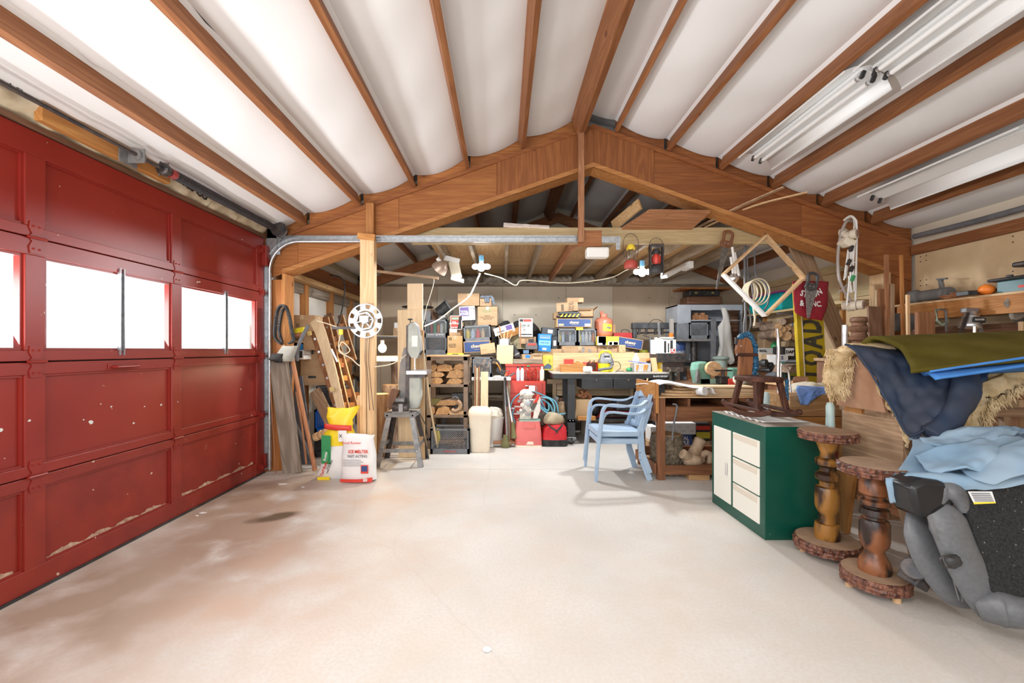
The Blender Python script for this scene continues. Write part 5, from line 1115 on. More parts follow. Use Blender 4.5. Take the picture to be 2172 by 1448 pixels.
# ================================================================ red tool chest
tc_ = thing('tool_chest', 'two-stage red metal tool chest behind the pink case', 'tool chest', (P(1114, 0, 5.95).x, 6.17, 0))
w1 = 83/900*5.92/2; zl = 1.28-(808-742)/900*5.92
MB().box(-w1-.01, w1+.01, -.25, .25, .02, zl).build('lower_cabinet', M['toolred'], tc_, bevel=.004)
for i in range(5):
    z1 = zl-.02-i*.155; f = MB().box(-w1+.015, w1-.035, -.262, -.25, z1-.145, z1).build('drawer', M['toolred'], tc_, bevel=.003)
    MB().box(.0, .10, -.275, -.262, z1-.05, z1-.035).build('handle', M['chrome'], f)
zu = 1.28-(772-742)/900*6.12
MB().box(-w1, w1, -.05, .22, zl, zu).build('upper_box', M['toolred'], tc_, bevel=.004)
for i in range(2): MB().box(-w1+.015, w1-.02, -.06, -.05, zl+.02+i*.08, zl+.09+i*.08).build('drawer', M['toolred'], tc_, bevel=.003)
MB().box(-w1-.005, w1+.005, -.065, .22, zu-.03, zu).build('lid', M['toolred'], tc_, bevel=.004)
zc = zl+.0
bot = 'bottles lined up on the red tool chest'
bottle((P(1099, 0, 5.97).x, 6.0, zc), .026, .2, MATS['clear_blue_bottle'], M['black'], 'leftmost pale blue bottle with black cap on the red chest', group=bot)
bottle((P(1108, 0, 5.97).x, 6.0, zc), .028, .205, M['plastic_w'], M['black'], 'white bottle with black cap, second on the red chest', group=bot)
bottle((P(1121, 0, 5.97).x, 6.0, zc), .045, .22, M['jarg'], M['green'], 'clear pinkish bottle with green cap on the red chest', group=bot)
bottle((P(1136, 0, 5.97).x, 6.01, zc), .045, .19, M['jarg'], M['jar'], 'clear jar with a plastic dome on the red chest', group=bot)
bottle((P(1150, 0, 5.97).x, 6.0, zc), .032, .2, mat('ivory_plastic', (.85, .78, .66), .4), M['plastic_w'], 'rightmost ivory bottle standing on the red chest', group=bot)
# grey kindling crate on the white table
t, a, h = cr(1001, 751, 1044, 793, 5.85, .3, 'grey crate of kindling standing on the white table', z=zt2)
rr = random.Random(12)
for i in range(6):
    x, y = t.location.x-.1+.04*i, t.location.y+rr.uniform(-.08, .08)
    tag(MB().box(-.015, .015, -.008, .008, 0, rr.uniform(.16, .24)).build('kindling_stick', W_('weath', 'z'), None, loc=(x, y, t.location.z+.07), rot=(rr.uniform(-.4, .4), rr.uniform(-.9, .9), 0)), ['leftmost', 'second', 'third', 'fourth', 'fifth', 'rightmost'][i]+(' kindling stick' if i in (0, 5) else ' kindling stick from the left')+' in the crate on the white table', 'kindling', 'kindling in the white table crate')
solid((1020, 728, 1052, 750), 6.35, .12, 'pale plywood scrap leaning behind the kindling crate', 'board', W_('pine', 'x'), 'plywood_scrap', tilt=-8)
# trimmers
tr = thing('string_trimmer', 'battery string trimmer with grey shaft standing before the white table', 'trimmer', (0, 0, 0))
MB().tube([P(1076, 938, 5.6), P(1073, 870, 5.68), P(1070, 800, 5.72)], .013, 8).build('shaft', M['steel'], tr, smooth=True)
MB().tube([P(1075, 862, 5.68), P(1071, 800, 5.72)], .017, 8).build('sleeve', M['black'], tr, smooth=True)
MB().lathe([(.05, 0), (.06, .02), (.055, .06), (.035, .1), (.03, .16)], 14).build('cutting_head', mat('mossy_plastic', (.16, .15, .06), .8), tr, smooth=True, loc=(P(1072, 0, 5.55).x, 5.58, 0.0))
MB().cbox(P(1062, 788, 5.7), (.13, .07, .07), (0, .5, 0)).build('motor_housing', M['black'], tr, bevel=.012)
MB().tube(smooth_path([P(1041, 768, 5.7), P(1048, 762, 5.7), P(1057, 768, 5.7), P(1063, 782, 5.7), P(1066, 795, 5.7)], 12), .014, 8).build('grip', M['black'], tr, smooth=True)
MB().tube(smooth_path([P(1052, 770, 5.67), P(1058, 776, 5.67), P(1062, 786, 5.67)], 6), .008, 6).build('orange_trigger', M['orange'], tr, smooth=True)
MB().tube([P(1066, 787, 5.7), P(1080, 786, 5.68), P(1078, 798, 5.68), P(1063, 797, 5.7), P(1066, 787, 5.7)], .007, 6).build('loop_handle', M['black'], tr, smooth=True)
MB().cbox(P(1070, 793, 5.69), (.06, .02, .03)).build('orange_mark', M['orange'], tr, bevel=.003)
MB().tube([P(1080, 798, 5.7), P(1091, 791, 5.68)], .012, 8).build('spout', M['rubber'], tr, smooth=True)
tr2 = thing('string_trimmer', 'second trimmer with white shaft leaning toward the red chest', 'trimmer', (0, 0, 0))
MB().tube([P(1090, 915, 5.62), P(1084, 880, 5.7), P(1072, 812, 5.78)], .012, 8).build('shaft', M['plastic_w'], tr2, smooth=True)
MB().tube([P(1090, 930, 5.6), P(1088, 895, 5.66)], [.04, .025], 10).build('cutting_head', MATS['mossy_plastic'], tr2, smooth=True)
plank(P(1046, 938, 5.62), P(1092, 936, 5.62), .12, .02, W_('cedar', 'z'), 'short brown board lying on the floor under the trimmers', up=(0, 0, 1))
# pink case, machine head, bag
pk = thing('pink_case', 'pink plastic sewing machine case with cream foot on the floor', 'case', (P(1121, 0, 5.58).x, 5.72, 0))
PK = mat('salmon_pink_plastic', (.72, .17, .15), .45, c2=(.64, .14, .13), scale=5)
w_ = 58/900*5.6/2
b = MB(); loft(b, [(0, 0, .025, w_, .135), (0, 0, .05, w_, .135), (0, 0, .20, w_*.96, .13), (0, 0, .335, w_*.86, .115)], pw=9, amp=0, n=40); b.build('case_body', PK, pk, smooth=True)
b = MB(); loft(b, [(0, 0, 0, w_*1.0, .137), (0, 0, .024, w_*1.0, .137)], pw=9, amp=0, n=40); b.build('case_foot', M['cream'], pk)
MB().box(-.07, .09, -.132, -.128, .25, .33).build('embossed_panel', PK, pk, bevel=.004); MB().prism([(-.03, .035), (.07, .035), (.06, .075), (-.01, .075)], -.139, -.135).build('cream_latch', M['cream'], pk)
b = MB(); loft(b, [(0.02, -.0, .335, w_*.80, .11), (.02, 0, .352, w_*.80, .11)], pw=9, amp=0, n=40); b.build('green_tray_rim', mat('sage_green_plastic', (.32, .5, .42), .5), pk)
sg = thing('machine_head', 'off-white sewing machine mechanism standing on the pink case', 'sewing machine', (pk.location.x, 5.70, .353))
OW = mat('off_white_enamel', (.82, .78, .70), .45, c2=(.66, .62, .55), scale=24)
MB().prism([(.06, .02), (.12, .02), (.16, .13), (.16, .30), (.13, .33), (.10, .28)], -.09, -.06).build('side_cover', OW, sg, bevel=.004)
MB().box(-.11, .04, -.05, .05, 0, .12).build('lower_frame', OW, sg, bevel=.01); MB().box(-.08, .10, -.06, .06, .10, .27).build('centre_casting', OW, sg, bevel=.02)
MB().ball((-.02, 0, .33), (.10, .06, .07), 16, 10, noise=.12, seed=4).build('head_casting', OW, sg, smooth=True)
for (x, z, r) in ((-.0, .22, .038), (-.08, .20, .028), (-.065, .06, .022), (.03, .14, .02), (-.10, .13, .02)):
    MB().lathe([(r, -.01), (r, .012), (r*.6, .014), (r*.5, .03), (r*.2, .03)], 16, axis='y').build('hand_wheel', M['steel'] if r > .03 else OW, sg, smooth=True, loc=(x, -.075, z), rot=(PI, 0, 0))
for (x, z) in ((-.12, .25), (-.13, .10), (-.10, .29), (.0, .07), (-.06, .12), (.03, .25)): MB().cbox((x, -.06, z), (.05, .05, .03), (0, random.uniform(-.5, .5), .2)).build('lever', M['alu'], sg, bevel=.003)
MB().cbox((.075, -.08, .19), (.05, .03, .11), (0, .45, 0)).build('dark_motor', mat('motor_brown', (.09, .08, .06), .5), sg, bevel=.004)
MB().tube([(-.22, -.03, .15), (-.18, -.04, .15), (-.18, -.04, .175), (-.05, -.05, .17)], .012, 8).build('crank', M['chrome'], sg, smooth=True)
MB().tube([(-.19, -.03, .075), (-.12, -.04, .075)], .008, 8).build('pin', M['chrome'], sg)
for q in ([(-.03, -.06, .36), (-.1, -.08, .3), (-.1, -.08, .2)], [(.04, -.07, .38), (.08, -.09, .3), (.03, -.09, .2), (.06, -.09, .1)]): MB().tube(smooth_path(q, 12), .003, 5).build('wire', M['black'], sg, smooth=True)
solid((1122, 818, 1135, 830), 5.68, .03, 'small white card standing above the blue hose coil', 'card', M['paper'], 'white_card')
tubeobj('chain', [P(1136, 818, 5.6), P(1139, 825, 5.6), P(1137, 833, 5.6), P(1141, 838, 5.6)], .006, M['cast'], 'short grey chain hanging above the red clip', 'chain', steps=10)
hz = thing('air_hose', 'pale blue air hose looped around the off-white machine', 'hose', (0, 0, 0))
HB = mat('pale_blue_hose', (.16, .44, .56), .45)
for j, q in enumerate(([(1092, 895), (1083, 870), (1088, 848), (1108, 832), (1130, 830), (1152, 838), (1178, 852), (1184, 878), (1180, 886)], [(1095, 900), (1087, 880), (1093, 860)], [(1142, 838), (1150, 855), (1160, 872), (1172, 876), (1166, 858), (1150, 846)],
                       [(1135, 845), (1145, 862), (1165, 876), (1190, 878), (1200, 876)], [(1145, 850), (1152, 848), (1163, 856), (1163, 870), (1150, 864), (1143, 852)], [(1148, 842), (1166, 846), (1176, 862), (1174, 884)], [(1138, 850), (1150, 868), (1170, 880), (1185, 882)])):
    MB().tube(smooth_path([P(x, y, 5.86-.018*j+(0 if j != 0 else -.03)) for x, y in q], len(q)*5), .0105, 8).build('hose_loop', HB, hz, smooth=True)
rc = MB().tube([P(1137, 853, 5.55), P(1140, 843, 5.55), P(1143, 836, 5.55)], [.012, .022, .008], 8).tube([P(1136, 848, 5.55), P(1133, 855, 5.55)], .012, 6).build('red_clip', M['red'], hz, smooth=True)
bg = thing('red_tool_bag', 'red canvas tool bag with black base and open zip on the floor', 'bag', (P(1178, 0, 5.6).x, 5.75, 0))
RB = mat('red_canvas', (.62, .02, .03), .7, c2=(.5, .015, .02), scale=6, bump=.2)
wb_ = 57/900*5.62/2
b = MB(); loft(b, [(0, 0, .0, wb_*.98, .13), (0, 0, .012, wb_, .14), (0, 0, .09, wb_, .14)], pw=5, amp=.006); b.build('bag_base', M['blackcloth'], bg, smooth=True)
b = MB(); loft(b, [(0, 0, .088, wb_, .142), (0, 0, .16, wb_*.97, .135), (.01, 0, .23, wb_*.86, .12), (.02, 0, .275, wb_*.62, .10), (.02, 0, .28, wb_*.5, .08)], pw=4, amp=.02, fr=10); b.build('bag_body', RB, bg, smooth=True)
for q in ([(-.09, -.13, .285), (-.03, -.145, .24), (.02, -.15, .21)], [(.02, -.15, .21), (.06, -.14, .25), (.1, -.12, .29)]): MB().tube(smooth_path(q, 8), .012, 6).build('zip', M['black'], bg, smooth=True)
MB().box(.005, .03, -.165, -.14, .185, .225).build('zip_pull', M['iron'], bg, bevel=.004)
kc = MB(); loft(kc, [(0, 0, 0, .12, .09), (0, 0, .05, .16, .1), (.0, 0, .11, .14, .09), (.01, 0, .16, .08, .06), (.0, 0, .17, .03, .03)], pw=2.2, amp=.04, fr=9, n=28, seed=6)
tag(kc.build('khaki_cloth', mat('khaki_canvas', (.46, .38, .26), .9, c2=(.34, .27, .17), scale=6, bump=.3), None, smooth=True, loc=(P(1176, 0, 5.6).x, 5.75, .27), sub=1), 'bundled khaki canvas stuffed in the red tool bag', 'cloth')
kc = MB(); loft(kc, [(0, 0, 0, .05, .06), (0, 0, .06, .09, .08), (.0, 0, .14, .07, .06), (.01, 0, .2, .03, .03)], pw=2.2, amp=.03, fr=9, n=20, seed=9)
tag(kc.build('dark_cloth', mat('dusty_brown_cloth', (.16, .13, .1), .95), None, smooth=True, loc=(P(1150, 0, 5.8).x, 5.9, .22), sub=1), 'dusty dark cloth hanging between pink case and red bag', 'cloth')
# ================================================================ black workbench
wk = thing('workbench', 'black steel workbench with two drawers and casters', 'workbench', (0, 0, 0))
Y0 = 5.72; zt3 = 1.28-(790-742)/900*Y0; X0_ = P(1172, 0, Y0).x; X1_ = P(1420, 0, Y0).x
BS = mat('black_powder_coat', (.022, .023, .025), .42, c2=(.035, .036, .038), scale=7)
MB().box(X0_, X1_, Y0, Y0+.62, zt3-.018, zt3).build('bench_top', mat('dusty_board_top', (.62, .56, .47), .7, c2=(.5, .45, .38), scale=7), wk, bevel=.002)
MB().box(X0_+.01, X1_-.01, Y0+.0, Y0+.60, zt3-.085, zt3-.018).build('apron', BS, wk, bevel=.003)
for x0_, x1_ in ((1234, 1300), (1301.5, 1367)):
    d = MB().box(P(x0_, 0, Y0).x, P(x1_, 0, Y0).x, Y0-.008, Y0+.4, zt3-.215, zt3-.075).build('drawer', BS, wk, bevel=.004)
    MB().cyl((P((x0_+x1_)/2-2, 0, Y0).x, Y0-.01, zt3-.10), (P((x0_+x1_)/2-2, 0, Y0).x, Y0-.016, zt3-.10), .010, n=12).build('lock', M['chrome'], d)
for i, x in enumerate((1213, 1395)):
    Xc = P(x, 0, Y0).x; MB().box(Xc-.05, Xc+.05, Y0+.03, Y0+.08, .10, zt3-.08).build('leg', BS, wk, bevel=.002); MB().box(Xc-.05, Xc+.05, Y0+.5, Y0+.55, .10, zt3-.08).build('leg', BS, wk, bevel=.002)
    MB().box(Xc-.05, Xc+.05, Y0+.03, Y0+.55, .30, .34).build('side_rail', BS, wk)
    for y in (Y0+.06, Y0+.52):
        c = MB().box(Xc-.06, Xc+.06, y-.04, y+.04, .09, .10).box(Xc-.02, Xc-.015, y-.02, y+.02, .03, .09).build('caster_fork', M['steel'], wk)
        MB().cyl((Xc-.012, y, .043), (Xc+.018, y, .043), .043, n=20).build('wheel', M['black'], c, smooth=True)
    for z in (.30, .30): pass
    for dx in (-.02, .02): MB().cyl((Xc+dx, Y0+.03, .325), (Xc+dx, Y0+.024, .325), .008, n=8).build('bolt', M['chrome'], wk)
zs_ = .33
MB().box(P(1213, 0, Y0).x, P(1395, 0, Y0).x, Y0+.05, Y0+.53, zs_-.012, zs_).build('lower_shelf', BS, wk)
text('BLACK DECKER', .028, (X1_-.12, Y0-.001, zt3-.05), wk, M['paper'], off=.0006)
# pale wooden bench with drawers behind
pb_ = thing('pale_bench', 'pale wooden bench with drawers behind the black workbench', 'bench', (0, 0, 0))
Yp = 6.42-.02; zp = 1.28-(804-742)/900*6.4
xa_, xb_ = P(1160, 0, Yp).x, P(1345, 0, Yp).x
for i in range(1):
    MB().box(xa_, xb_, Yp, Yp+.06, zp-.07, zp).build('front_rail', W_('pale', 'x'), pb_, bevel=.003)
for x in (1176, 1340): MB().box(P(x-4, 0, Yp).x, P(x+4, 0, Yp).x, Yp, Yp+.06, 0, zp-.07).build('leg', W_('pale', 'z'), pb_, bevel=.002)
for x0_, x1_ in ((1181, 1235), (1238, 1335)):
    for z0_ in (zp-.16, zp-.25):
        f = MB().box(P(x0_, 0, Yp).x, P(x1_, 0, Yp).x, Yp+.005, Yp+.05, z0_, z0_+.085).build('drawer', W_('pale', 'x'), pb_, bevel=.003)
    MB().box(P((x0_+x1_)/2-8, 0, Yp).x, P((x0_+x1_)/2+8, 0, Yp).x, Yp-.004, Yp+.005, zp-.13, zp-.10).build('handle_slot', M['black'], f, bevel=.003)
MB().box(xa_+.05, xb_, Yp+.0, Yp+.4-.35, .50, .56).build('lower_rail', W_('walnut', 'x'), pb_)
carton((1222, 842, 1256, 883), Y0+.15, .3, 'open brown carton of wood offcuts on the lower workbench shelf', m=mat('bright_card', (.76, .55, .32), .85), tape=False, z=zs_)
for i, (x, y, r_) in enumerate(((1228, 838, .2), (1238, 840, -.3), (1247, 836, .5), (1233, 832, 1.0), (1250, 841, 1.3), (1241, 833, -.7))):
    p_ = P(x, y, Y0+.2); tag(MB().box(-.035, .035, -.04, .04, -.02, .02).build('wood_offcut', W_('cedar', 'x'), None, bevel=.003, loc=p_, rot=(0, r_, .3)), ['leftmost', 'middle lower', 'right middle', 'upper left', 'rightmost', 'topmost'][i]+' small offcut heaped in the carton under the workbench', 'offcut', 'offcuts in the carton under the workbench')
solid((1226, 885, 1264, 893), Y0+.0, .1, 'short reddish board lying on the lower workbench shelf', 'board', W_('oak', 'x'), 'short_board', z=zs_)
b = MB().ball((0, 0, 0), (.09, .08, .11), 12, 8, noise=.12).build('black_plastic_bag', MATS['black_bin_bag'], None, smooth=True, loc=(P(1257, 0, Y0+.2).x+.03, Y0+.25, zs_+.12)); tag(b, 'crumpled black bag beside the carton of offcuts', 'bag')
solid((1255, 872, 1345, 886), Y0+.25, .2, 'red and black tool case at the back of the lower shelf', 'case', mat('dull_red_enamel', (.42, .03, .03), .4), 'red_case', z=zs_)
solid((1308, 834, 1346, 860), Y0+.2, .3, 'dark grey lidded bin behind the blue chairs', 'bin', M['crateb'], 'storage_bin', z=zs_+.1, bevel=.02)
solid((1285, 862, 1346, 872), Y0+.22, .3, 'dark box under the grey lidded bin', 'box', M['iron'], 'dark_box', z=zs_+.01)
tb2 = MB(); loft(tb2, [(0, 0, 0, .07, .07), (0, 0, .15, .075, .07), (0, 0, .26, .07, .05), (0.01, 0, .30, .05, .03)], pw=3, amp=.02); tag(tb2.build('paper_sack', M['card2'], None, smooth=True, loc=(P(1199, 0, 6.0).x-.05, 6.2, .22)), 'pale paper sack standing left behind the workbench leg', 'sack')
solid((1166, 842, 1178, 880), 6.1, .02, 'grey slate slab leaning left of the workbench', 'slab', mat('speckled_slate', (.3, .29, .28), .8, c2=(.2, .19, .18), scale=30), 'slate_slab', tilt=12, z=.36)
k = thing('wood_scrap_box', 'low box of wood scraps in front of the slate slab', 'box', (P(1190, 0, 6.1).x-.1, 6.15, .0))
MB().box(-.13, .13, -.1, .1, 0, .36).build('box_body', W_('joist', 'x'), k)
# things on the workbench
bb = solid((1173, 752, 1378, 790), Y0+.52, .03, 'long knotty pine board standing at the back of the workbench', 'board', W_('fir' if 0 else 'pine', 'x'), 'back_board', z=zt3)
wv = thing('wavy_board', 'orange wooden tote side with wavy top edge on the workbench', 'wooden tote', (P(1217, 0, Y0+.1).x, Y0+.12, zt3))
MB().prism([(-.17, 0), (.165, 0), (.175, .10), (.11, .125), (.07, .15), (.03, .12), (-.03, .095), (-.10, .105), (-.175, .095)], -.01, .01).build('side_board', W_('oak', 'x'), wv, bevel=.002)
MB().prism([(-.17, 0), (.165, 0), (.175, .10), (.11, .125), (.07, .15), (.03, .12), (-.03, .095), (-.10, .105), (-.175, .095)], .12, .14).build('side_board', W_('oak', 'x'), wv, bevel=.002)
MB().box(-.165, .16, .01, .12, 0, .012).build('bottom', W_('oak', 'x'), wv)
rc_ = solid((1197, 765, 1217, 780), Y0+.4, .06, 'small red caddy with wire handle on the workbench', 'caddy', M['red'], 'red_caddy', z=zt3+.07)
solid((1196, 775, 1218, 790), Y0+.38, .1, 'small wooden box under the red caddy', 'box', W_('pine', 'x'), 'wood_box', z=zt3)
ro = thing('bit_organiser', 'red tray of upright black drill bits on the workbench', 'tool tray', (P(1253, 0, Y0+.4).x, Y0+.42, zt3))
MB().box(-.11, .11, -.05, .05, 0, .13).build('tray_body', M['red'], ro, bevel=.02)
for i in range(7): MB().cyl((-.06+.02*i, -.06, .02), (-.06+.02*i, -.06, .12+.02*(i % 3)), .007, n=8).build('drill_bit', M['iron'], ro)
vc = thing('shop_vacuum', 'small yellow and grey shop vacuum on the workbench', 'vacuum', (P(1287, 0, Y0+.2).x, Y0+.27, zt3))
YV = mat('vacuum_yellow', (.93, .80, .02), .35)
b = MB(); loft(b, [(0, 0, 0, .085, .08), (0, 0, .01, .095, .09), (0, 0, .12, .1, .095)], pw=4, amp=0); b.build('tank', YV, vc, smooth=True)
b = MB(); loft(b, [(0, 0, .12, .105, .10), (0, 0, .15, .105, .10), (0, 0, .19, .09, .085), (0, 0, .25, .075, .07), (0, 0, .26, .05, .05)], pw=3.4, amp=0); b.build('motor_head', M['cast'], vc, smooth=True)
MB().tube(smooth_path([(-.085, 0, .14), (-.075, 0, .24), (-.04, 0, .285), (.03, 0, .29), (.075, 0, .25), (.09, 0, .15)], 16), .016, 8).build('carry_handle', YV, vc, smooth=True)
MB().box(-.04, .04, -.082, -.06, .19, .23).build('intake_grille', M['black'], vc, bevel=.006)
MB().tube(smooth_path([(.06, -.12, .11), (.03, -.16, .06), (-.06, -.17, .045), (-.14, -.17, .03)], 14), .02, 10).build('hose', M['rubber'], vc, smooth=True)
MB().tube(smooth_path([(.02, -.10, .13), (.06, -.11, .13), (.07, -.12, .10), (.06, -.12, .11)], 8), .02, 10).build('hose_elbow', M['rubber'], vc, smooth=True)
tubeobj('vacuum_lead', [P(1296, 768, Y0+.1), P(1312, 768, Y0+.1), P(1316, 780, Y0+.1), P(1306, 790, Y0+.1), P(1335, 790, Y0+.15)], .005, M['black'], 'black cord curling right of the yellow vacuum', 'cord', steps=24)
pr = MB().lathe([(.04, 0), (.042, .005), (.042, .10), (.04, .105)], 20, axis='x').build('paper_roll', M['paper'], None, smooth=True, loc=(P(1240, 0, Y0).x, Y0+.05, zt3+.042), rot=(0, 0, -.5)); tag(pr, 'white paper roll lying at the workbench front edge', 'paper roll')
pbx = thing('parts_bin', 'clear plastic bin with blue lid and orange-tipped tools', 'bin', (P(1362, 0, Y0+.15).x, Y0+.22, zt3))
MB().box(-.12, .12, -.08, .08, 0, .004).box(-.12, .12, -.08, -.077, 0, .12).box(-.12, .12, .077, .08, 0, .12).box(-.12, -.117, -.08, .08, 0, .12).box(.117, .12, -.08, .08, 0, .12).build('bin_body', mat('frosted_plastic', (.72, .74, .74), .3, trans=.3, c2=(.6, .62, .62), scale=20), pbx)
MB().cbox((-.04, 0, .135), (.22, .16, .012), (0, .12, 0)).build('lid', mat('periwinkle_plastic', (.2, .25, .75), .4), pbx, bevel=.003)
for i, x in enumerate((-.08, .02, .05)): MB().tube([(x, -.085, .02), (x+.012, -.085, .1)], [.008, .014], 8).build('orange_tip', M['orange'], pbx, smooth=True)
bottle((P(1350, 0, Y0+.4).x, Y0+.42, zt3), .05, .26, M['plastic_w'], M['plastic_w'], 'white jug behind the blue-lidded bin')
og = MB()
tg = thing('orange_cord_reel', 'orange and black coiled cord behind the clear bin', 'cord', (P(1382, 0, Y0+.4).x, Y0+.42, zt3+.13))
for i in range(4): MB().ball((-.045+.03*i, 0, .03), (.02, .03, .022), 10, 6).build('coil', MATS['faded_orange_steel'] if i % 2 else M['orange'], tg, smooth=True)
MB().box(-.06, .06, -.03, .03, -.13, .01).build('reel_base', M['iron'], tg)
plank((P(1391, 0, Y0+.1).x, Y0+.12, zt3), P(1385, 759, Y0+.2), .075, .03, W_('pine', 'z'), 'slanting pale block between clear bin and yellow number box')
t, a, h = carton((1396, 769, 1407, 790), Y0+.2, .08, 'small yellow box printed with the number 3', m=mat('amber_print', (.9, .58, .03), .5), tape=False, z=zt3); text('3', .08, (.01, -.042, h*.5), t, M['paper'], off=.002)
t, a, h = carton((1406, 768, 1450, 802), Y0+.18, .2, "dark coffee box lettered THAT'S COFFEE", m=mat('coffee_brown', (.085, .06, .055), .5), tape=False, z=zt3-.12+.12); text("THAT'S COFFEE!", .036, (-.0, -.103, h-.035), t, mat('pale_print', (.7, .65, .6), .5), off=.0006, squash=.82)
carton((1394, 752, 1456, 771), Y0+.14, .26, 'long black lidded box lying on the coffee box', m=M['iron'], tape=False, z=P(0, 768, Y0+.18).z)
t, a, h = carton((1390, 722, 1434, 753), Y0+.2, .2, 'white open box with black and red print on the black box', m=M['white'], tape=False, z=P(0, 751, Y0+.14).z, prints=((.42, .1, .52, .9, M['ink']), (.72, .35, .84, .95, M['ink']), (.74, .05, .95, .4, M['red']), (.6, .12, .66, .75, M['ink'])))
MB().cbox((.03, -.05, h+.02), (.2, .07, .003), (-.4, 0, 0)).build('flap', M['white'], t); text('LM', .06, (.1, -.103, h*.2), t, M['white'], rot=(PI/2, -PI/2, 0), off=.002)
for i in range(3): MB().box(-.13+.035*i, -.10+.035*i, -.06, -.02, .02, h+.03-.01*i).build('file_folder', M['cream'], t)
jr = thing('glass_jar', 'clear glass jar with lid before the dark coffee box', 'jar', (P(1432, 0, 5.6).x, 5.66, P(0, 808, 5.6).z))
MB().lathe([(.075, 0), (.08, .01), (.08, .12), (.05, .14), (.05, .16)], 22).build('jar_body', M['jar'], jr, smooth=True); MB().lathe([(.075, .16), (.08, .165), (.08, .18), (.03, .19)], 22).build('jar_lid', M['jar'], jr, smooth=True)
solid((1395, 790, 1460, 808), 5.55, .35, 'dark low cabinet under the clear glass jar', 'cabinet', M['iron'], 'low_cabinet', z=.3)
for i, (x, y) in enumerate(((1330, 788), (1345, 789), (1320, 787))):
    tag(MB().cbox((0, 0, 0), (.12, .05, .008), (0, 0, .4*i)).build('flat_tool', M['cast'], None, loc=(P(x, 0, Y0+.15).x, Y0+.1+.08*i, zt3+.005)), ['flat grey tool nearest the clear bin on the bench', 'thin file lying in front of the white jug', 'small green-grey tool left of the clear bin'][i], 'tool')
o = MB().ball((0, 0, 0), (.05, .04, .03), 10, 7, noise=.1).build('green_cord_coil', M['green'], None, smooth=True, loc=(P(1337, 0, Y0+.2).x, Y0+.25, zt3+.03)); tag(o, 'small green coil of twine left of the clear bin', 'twine')
for i, (x0_, y0_, x1_, y1_) in enumerate(((1233, 752, 1238, 736), (1256, 752, 1250, 740))):
    k = plank(P(x0_, y0_+10, Y0+.6), P(x1_, y1_, Y0+.6), .03, .004, M['cast'], ['pale-handled knife blade sticking up behind the pine board, left', 'bent grey knife blade sticking up behind the pine board, right'][i], cat='knife', name='knife')
# front power strip on bench right: a paper brush
tubeobj('brush_handle', [P(1371, 822, Y0-.03), P(1372, 810, Y0-.03), P(1374, 802, Y0-.03)], .012, W_('pine', 'z'), 'pale brush handle hanging at the right drawer edge', 'brush')
# ================================================================ brown slatted desk frame with boards on it
BN = {a: W_('bench', a) for a in 'xyz'}
dk = thing('desk_frame', 'old brown wooden desk frame carrying a stack of boards', 'desk', (0, 0, 0))
xd0, xd1, yd0, yd1 = 1.52, 2.64, 4.17, 4.80
for x in (xd0+.035, xd1-.035):
    for y in (yd0, yd1-.05): MB().box(x-.03, x+.045, y, y+.05, 0, .81).build('leg', BN['z'], dk, bevel=.003)
MB().box(xd0+.08, xd1, yd0-.012, yd0+.012, .578, .726).build('front_rail', BN['x'], dk, bevel=.003)
MB().box(xd0+.08, xd1, yd0-.012, yd0+.012, .055, .148).build('lower_rail', BN['x'], dk, bevel=.003)
MB().box(xd0+.08, xd1, yd1-.03, yd1, .1, .2).build('back_rail', BN['x'], dk)
MB().box(xd0+.08, xd1, yd1-.03, yd1, .578, .80).build('back_rail', BN['x'], dk)
MB().box(xd0-.02, xd0+.0, yd0+.02, yd1, .055, .16).build('side_rail', BN['y'], dk, bevel=.003)
MB().box(xd0-.03, xd0-.005, yd0-.0, yd1+.0, .58, .80).build('end_panel', BN['y'], dk, bevel=.003)
MB().box(xd0-.035, xd0-.012, yd0-.02, yd1-.08, .80, .96).build('end_panel', W_('oak', 'y'), dk, bevel=.003)
MB().box(xd0-.02, xd0+.005, yd0-.03, yd0-.005, .66, .95).build('corner_batten', W_('oak', 'z'), dk, bevel=.003)
MB().box(xd0+.08, xd1, yd0, yd1, .70, .712).build('drawer_bottom', BN['x'], dk)
for x in (xd0+.30, xd0+.72): MB().box(x, x+.025, yd0, yd1, .712, .80).build('divider', BN['y'], dk)
MB().box(xd0+.0, xd1+.05, yd0-.01, yd1+.02, .81, .822).build('top_sheet', W_('pine', 'x'), dk)
MB().box(1.93, xd1, yd0+.0, yd1, .128, .14).build('bottom_shelf', BN['x'], dk)
# boards and white sheet on it
zt4 = .822; bd = 'pale boards stacked on the brown desk frame'
for i in range(7):
    x0_ = 1.93+.012*(i % 3)-.03*(i < 3); tag(MB().box(0, .78-.03*i+.02*(i % 2), 0, .22, 0, .0125).build('pale_board', W_('pale', 'x'), None, bevel=.001, loc=(x0_, 4.25+.02*(i % 2), zt4+.0135*i), rot=(0, 0, .03*((i*7) % 3-1))), ['lowest pale board in the desk stack', 'second board up in the desk stack', 'third board up in the desk stack', 'middle board of the desk stack', 'third board from the top of the desk stack', 'second board from the top of the desk stack', 'topmost pale board of the desk stack'][i], 'board', bd)
for i, (x, y, r) in enumerate(((1.79, 4.33, .13), (1.82, 4.36, .12), (1.9, 4.40, .09))):
    pl = [(x+r*1.5*math.cos(t)*(1 if math.cos(t) < 0 else 1.6), y+r*.8*math.sin(t)) for t in [k*PI/9 for k in range(18)]]
    tag(MB().prism(pl, zt4+.024*i, zt4+.024*i+.022, 'z').build('cut_board', W_('pine', 'x'), None, bevel=.003), ['lowest rounded cut board at the left of the desk', 'middle rounded cut board at the left of the desk', 'uppermost small rounded board at the left of the desk'][i], 'board')
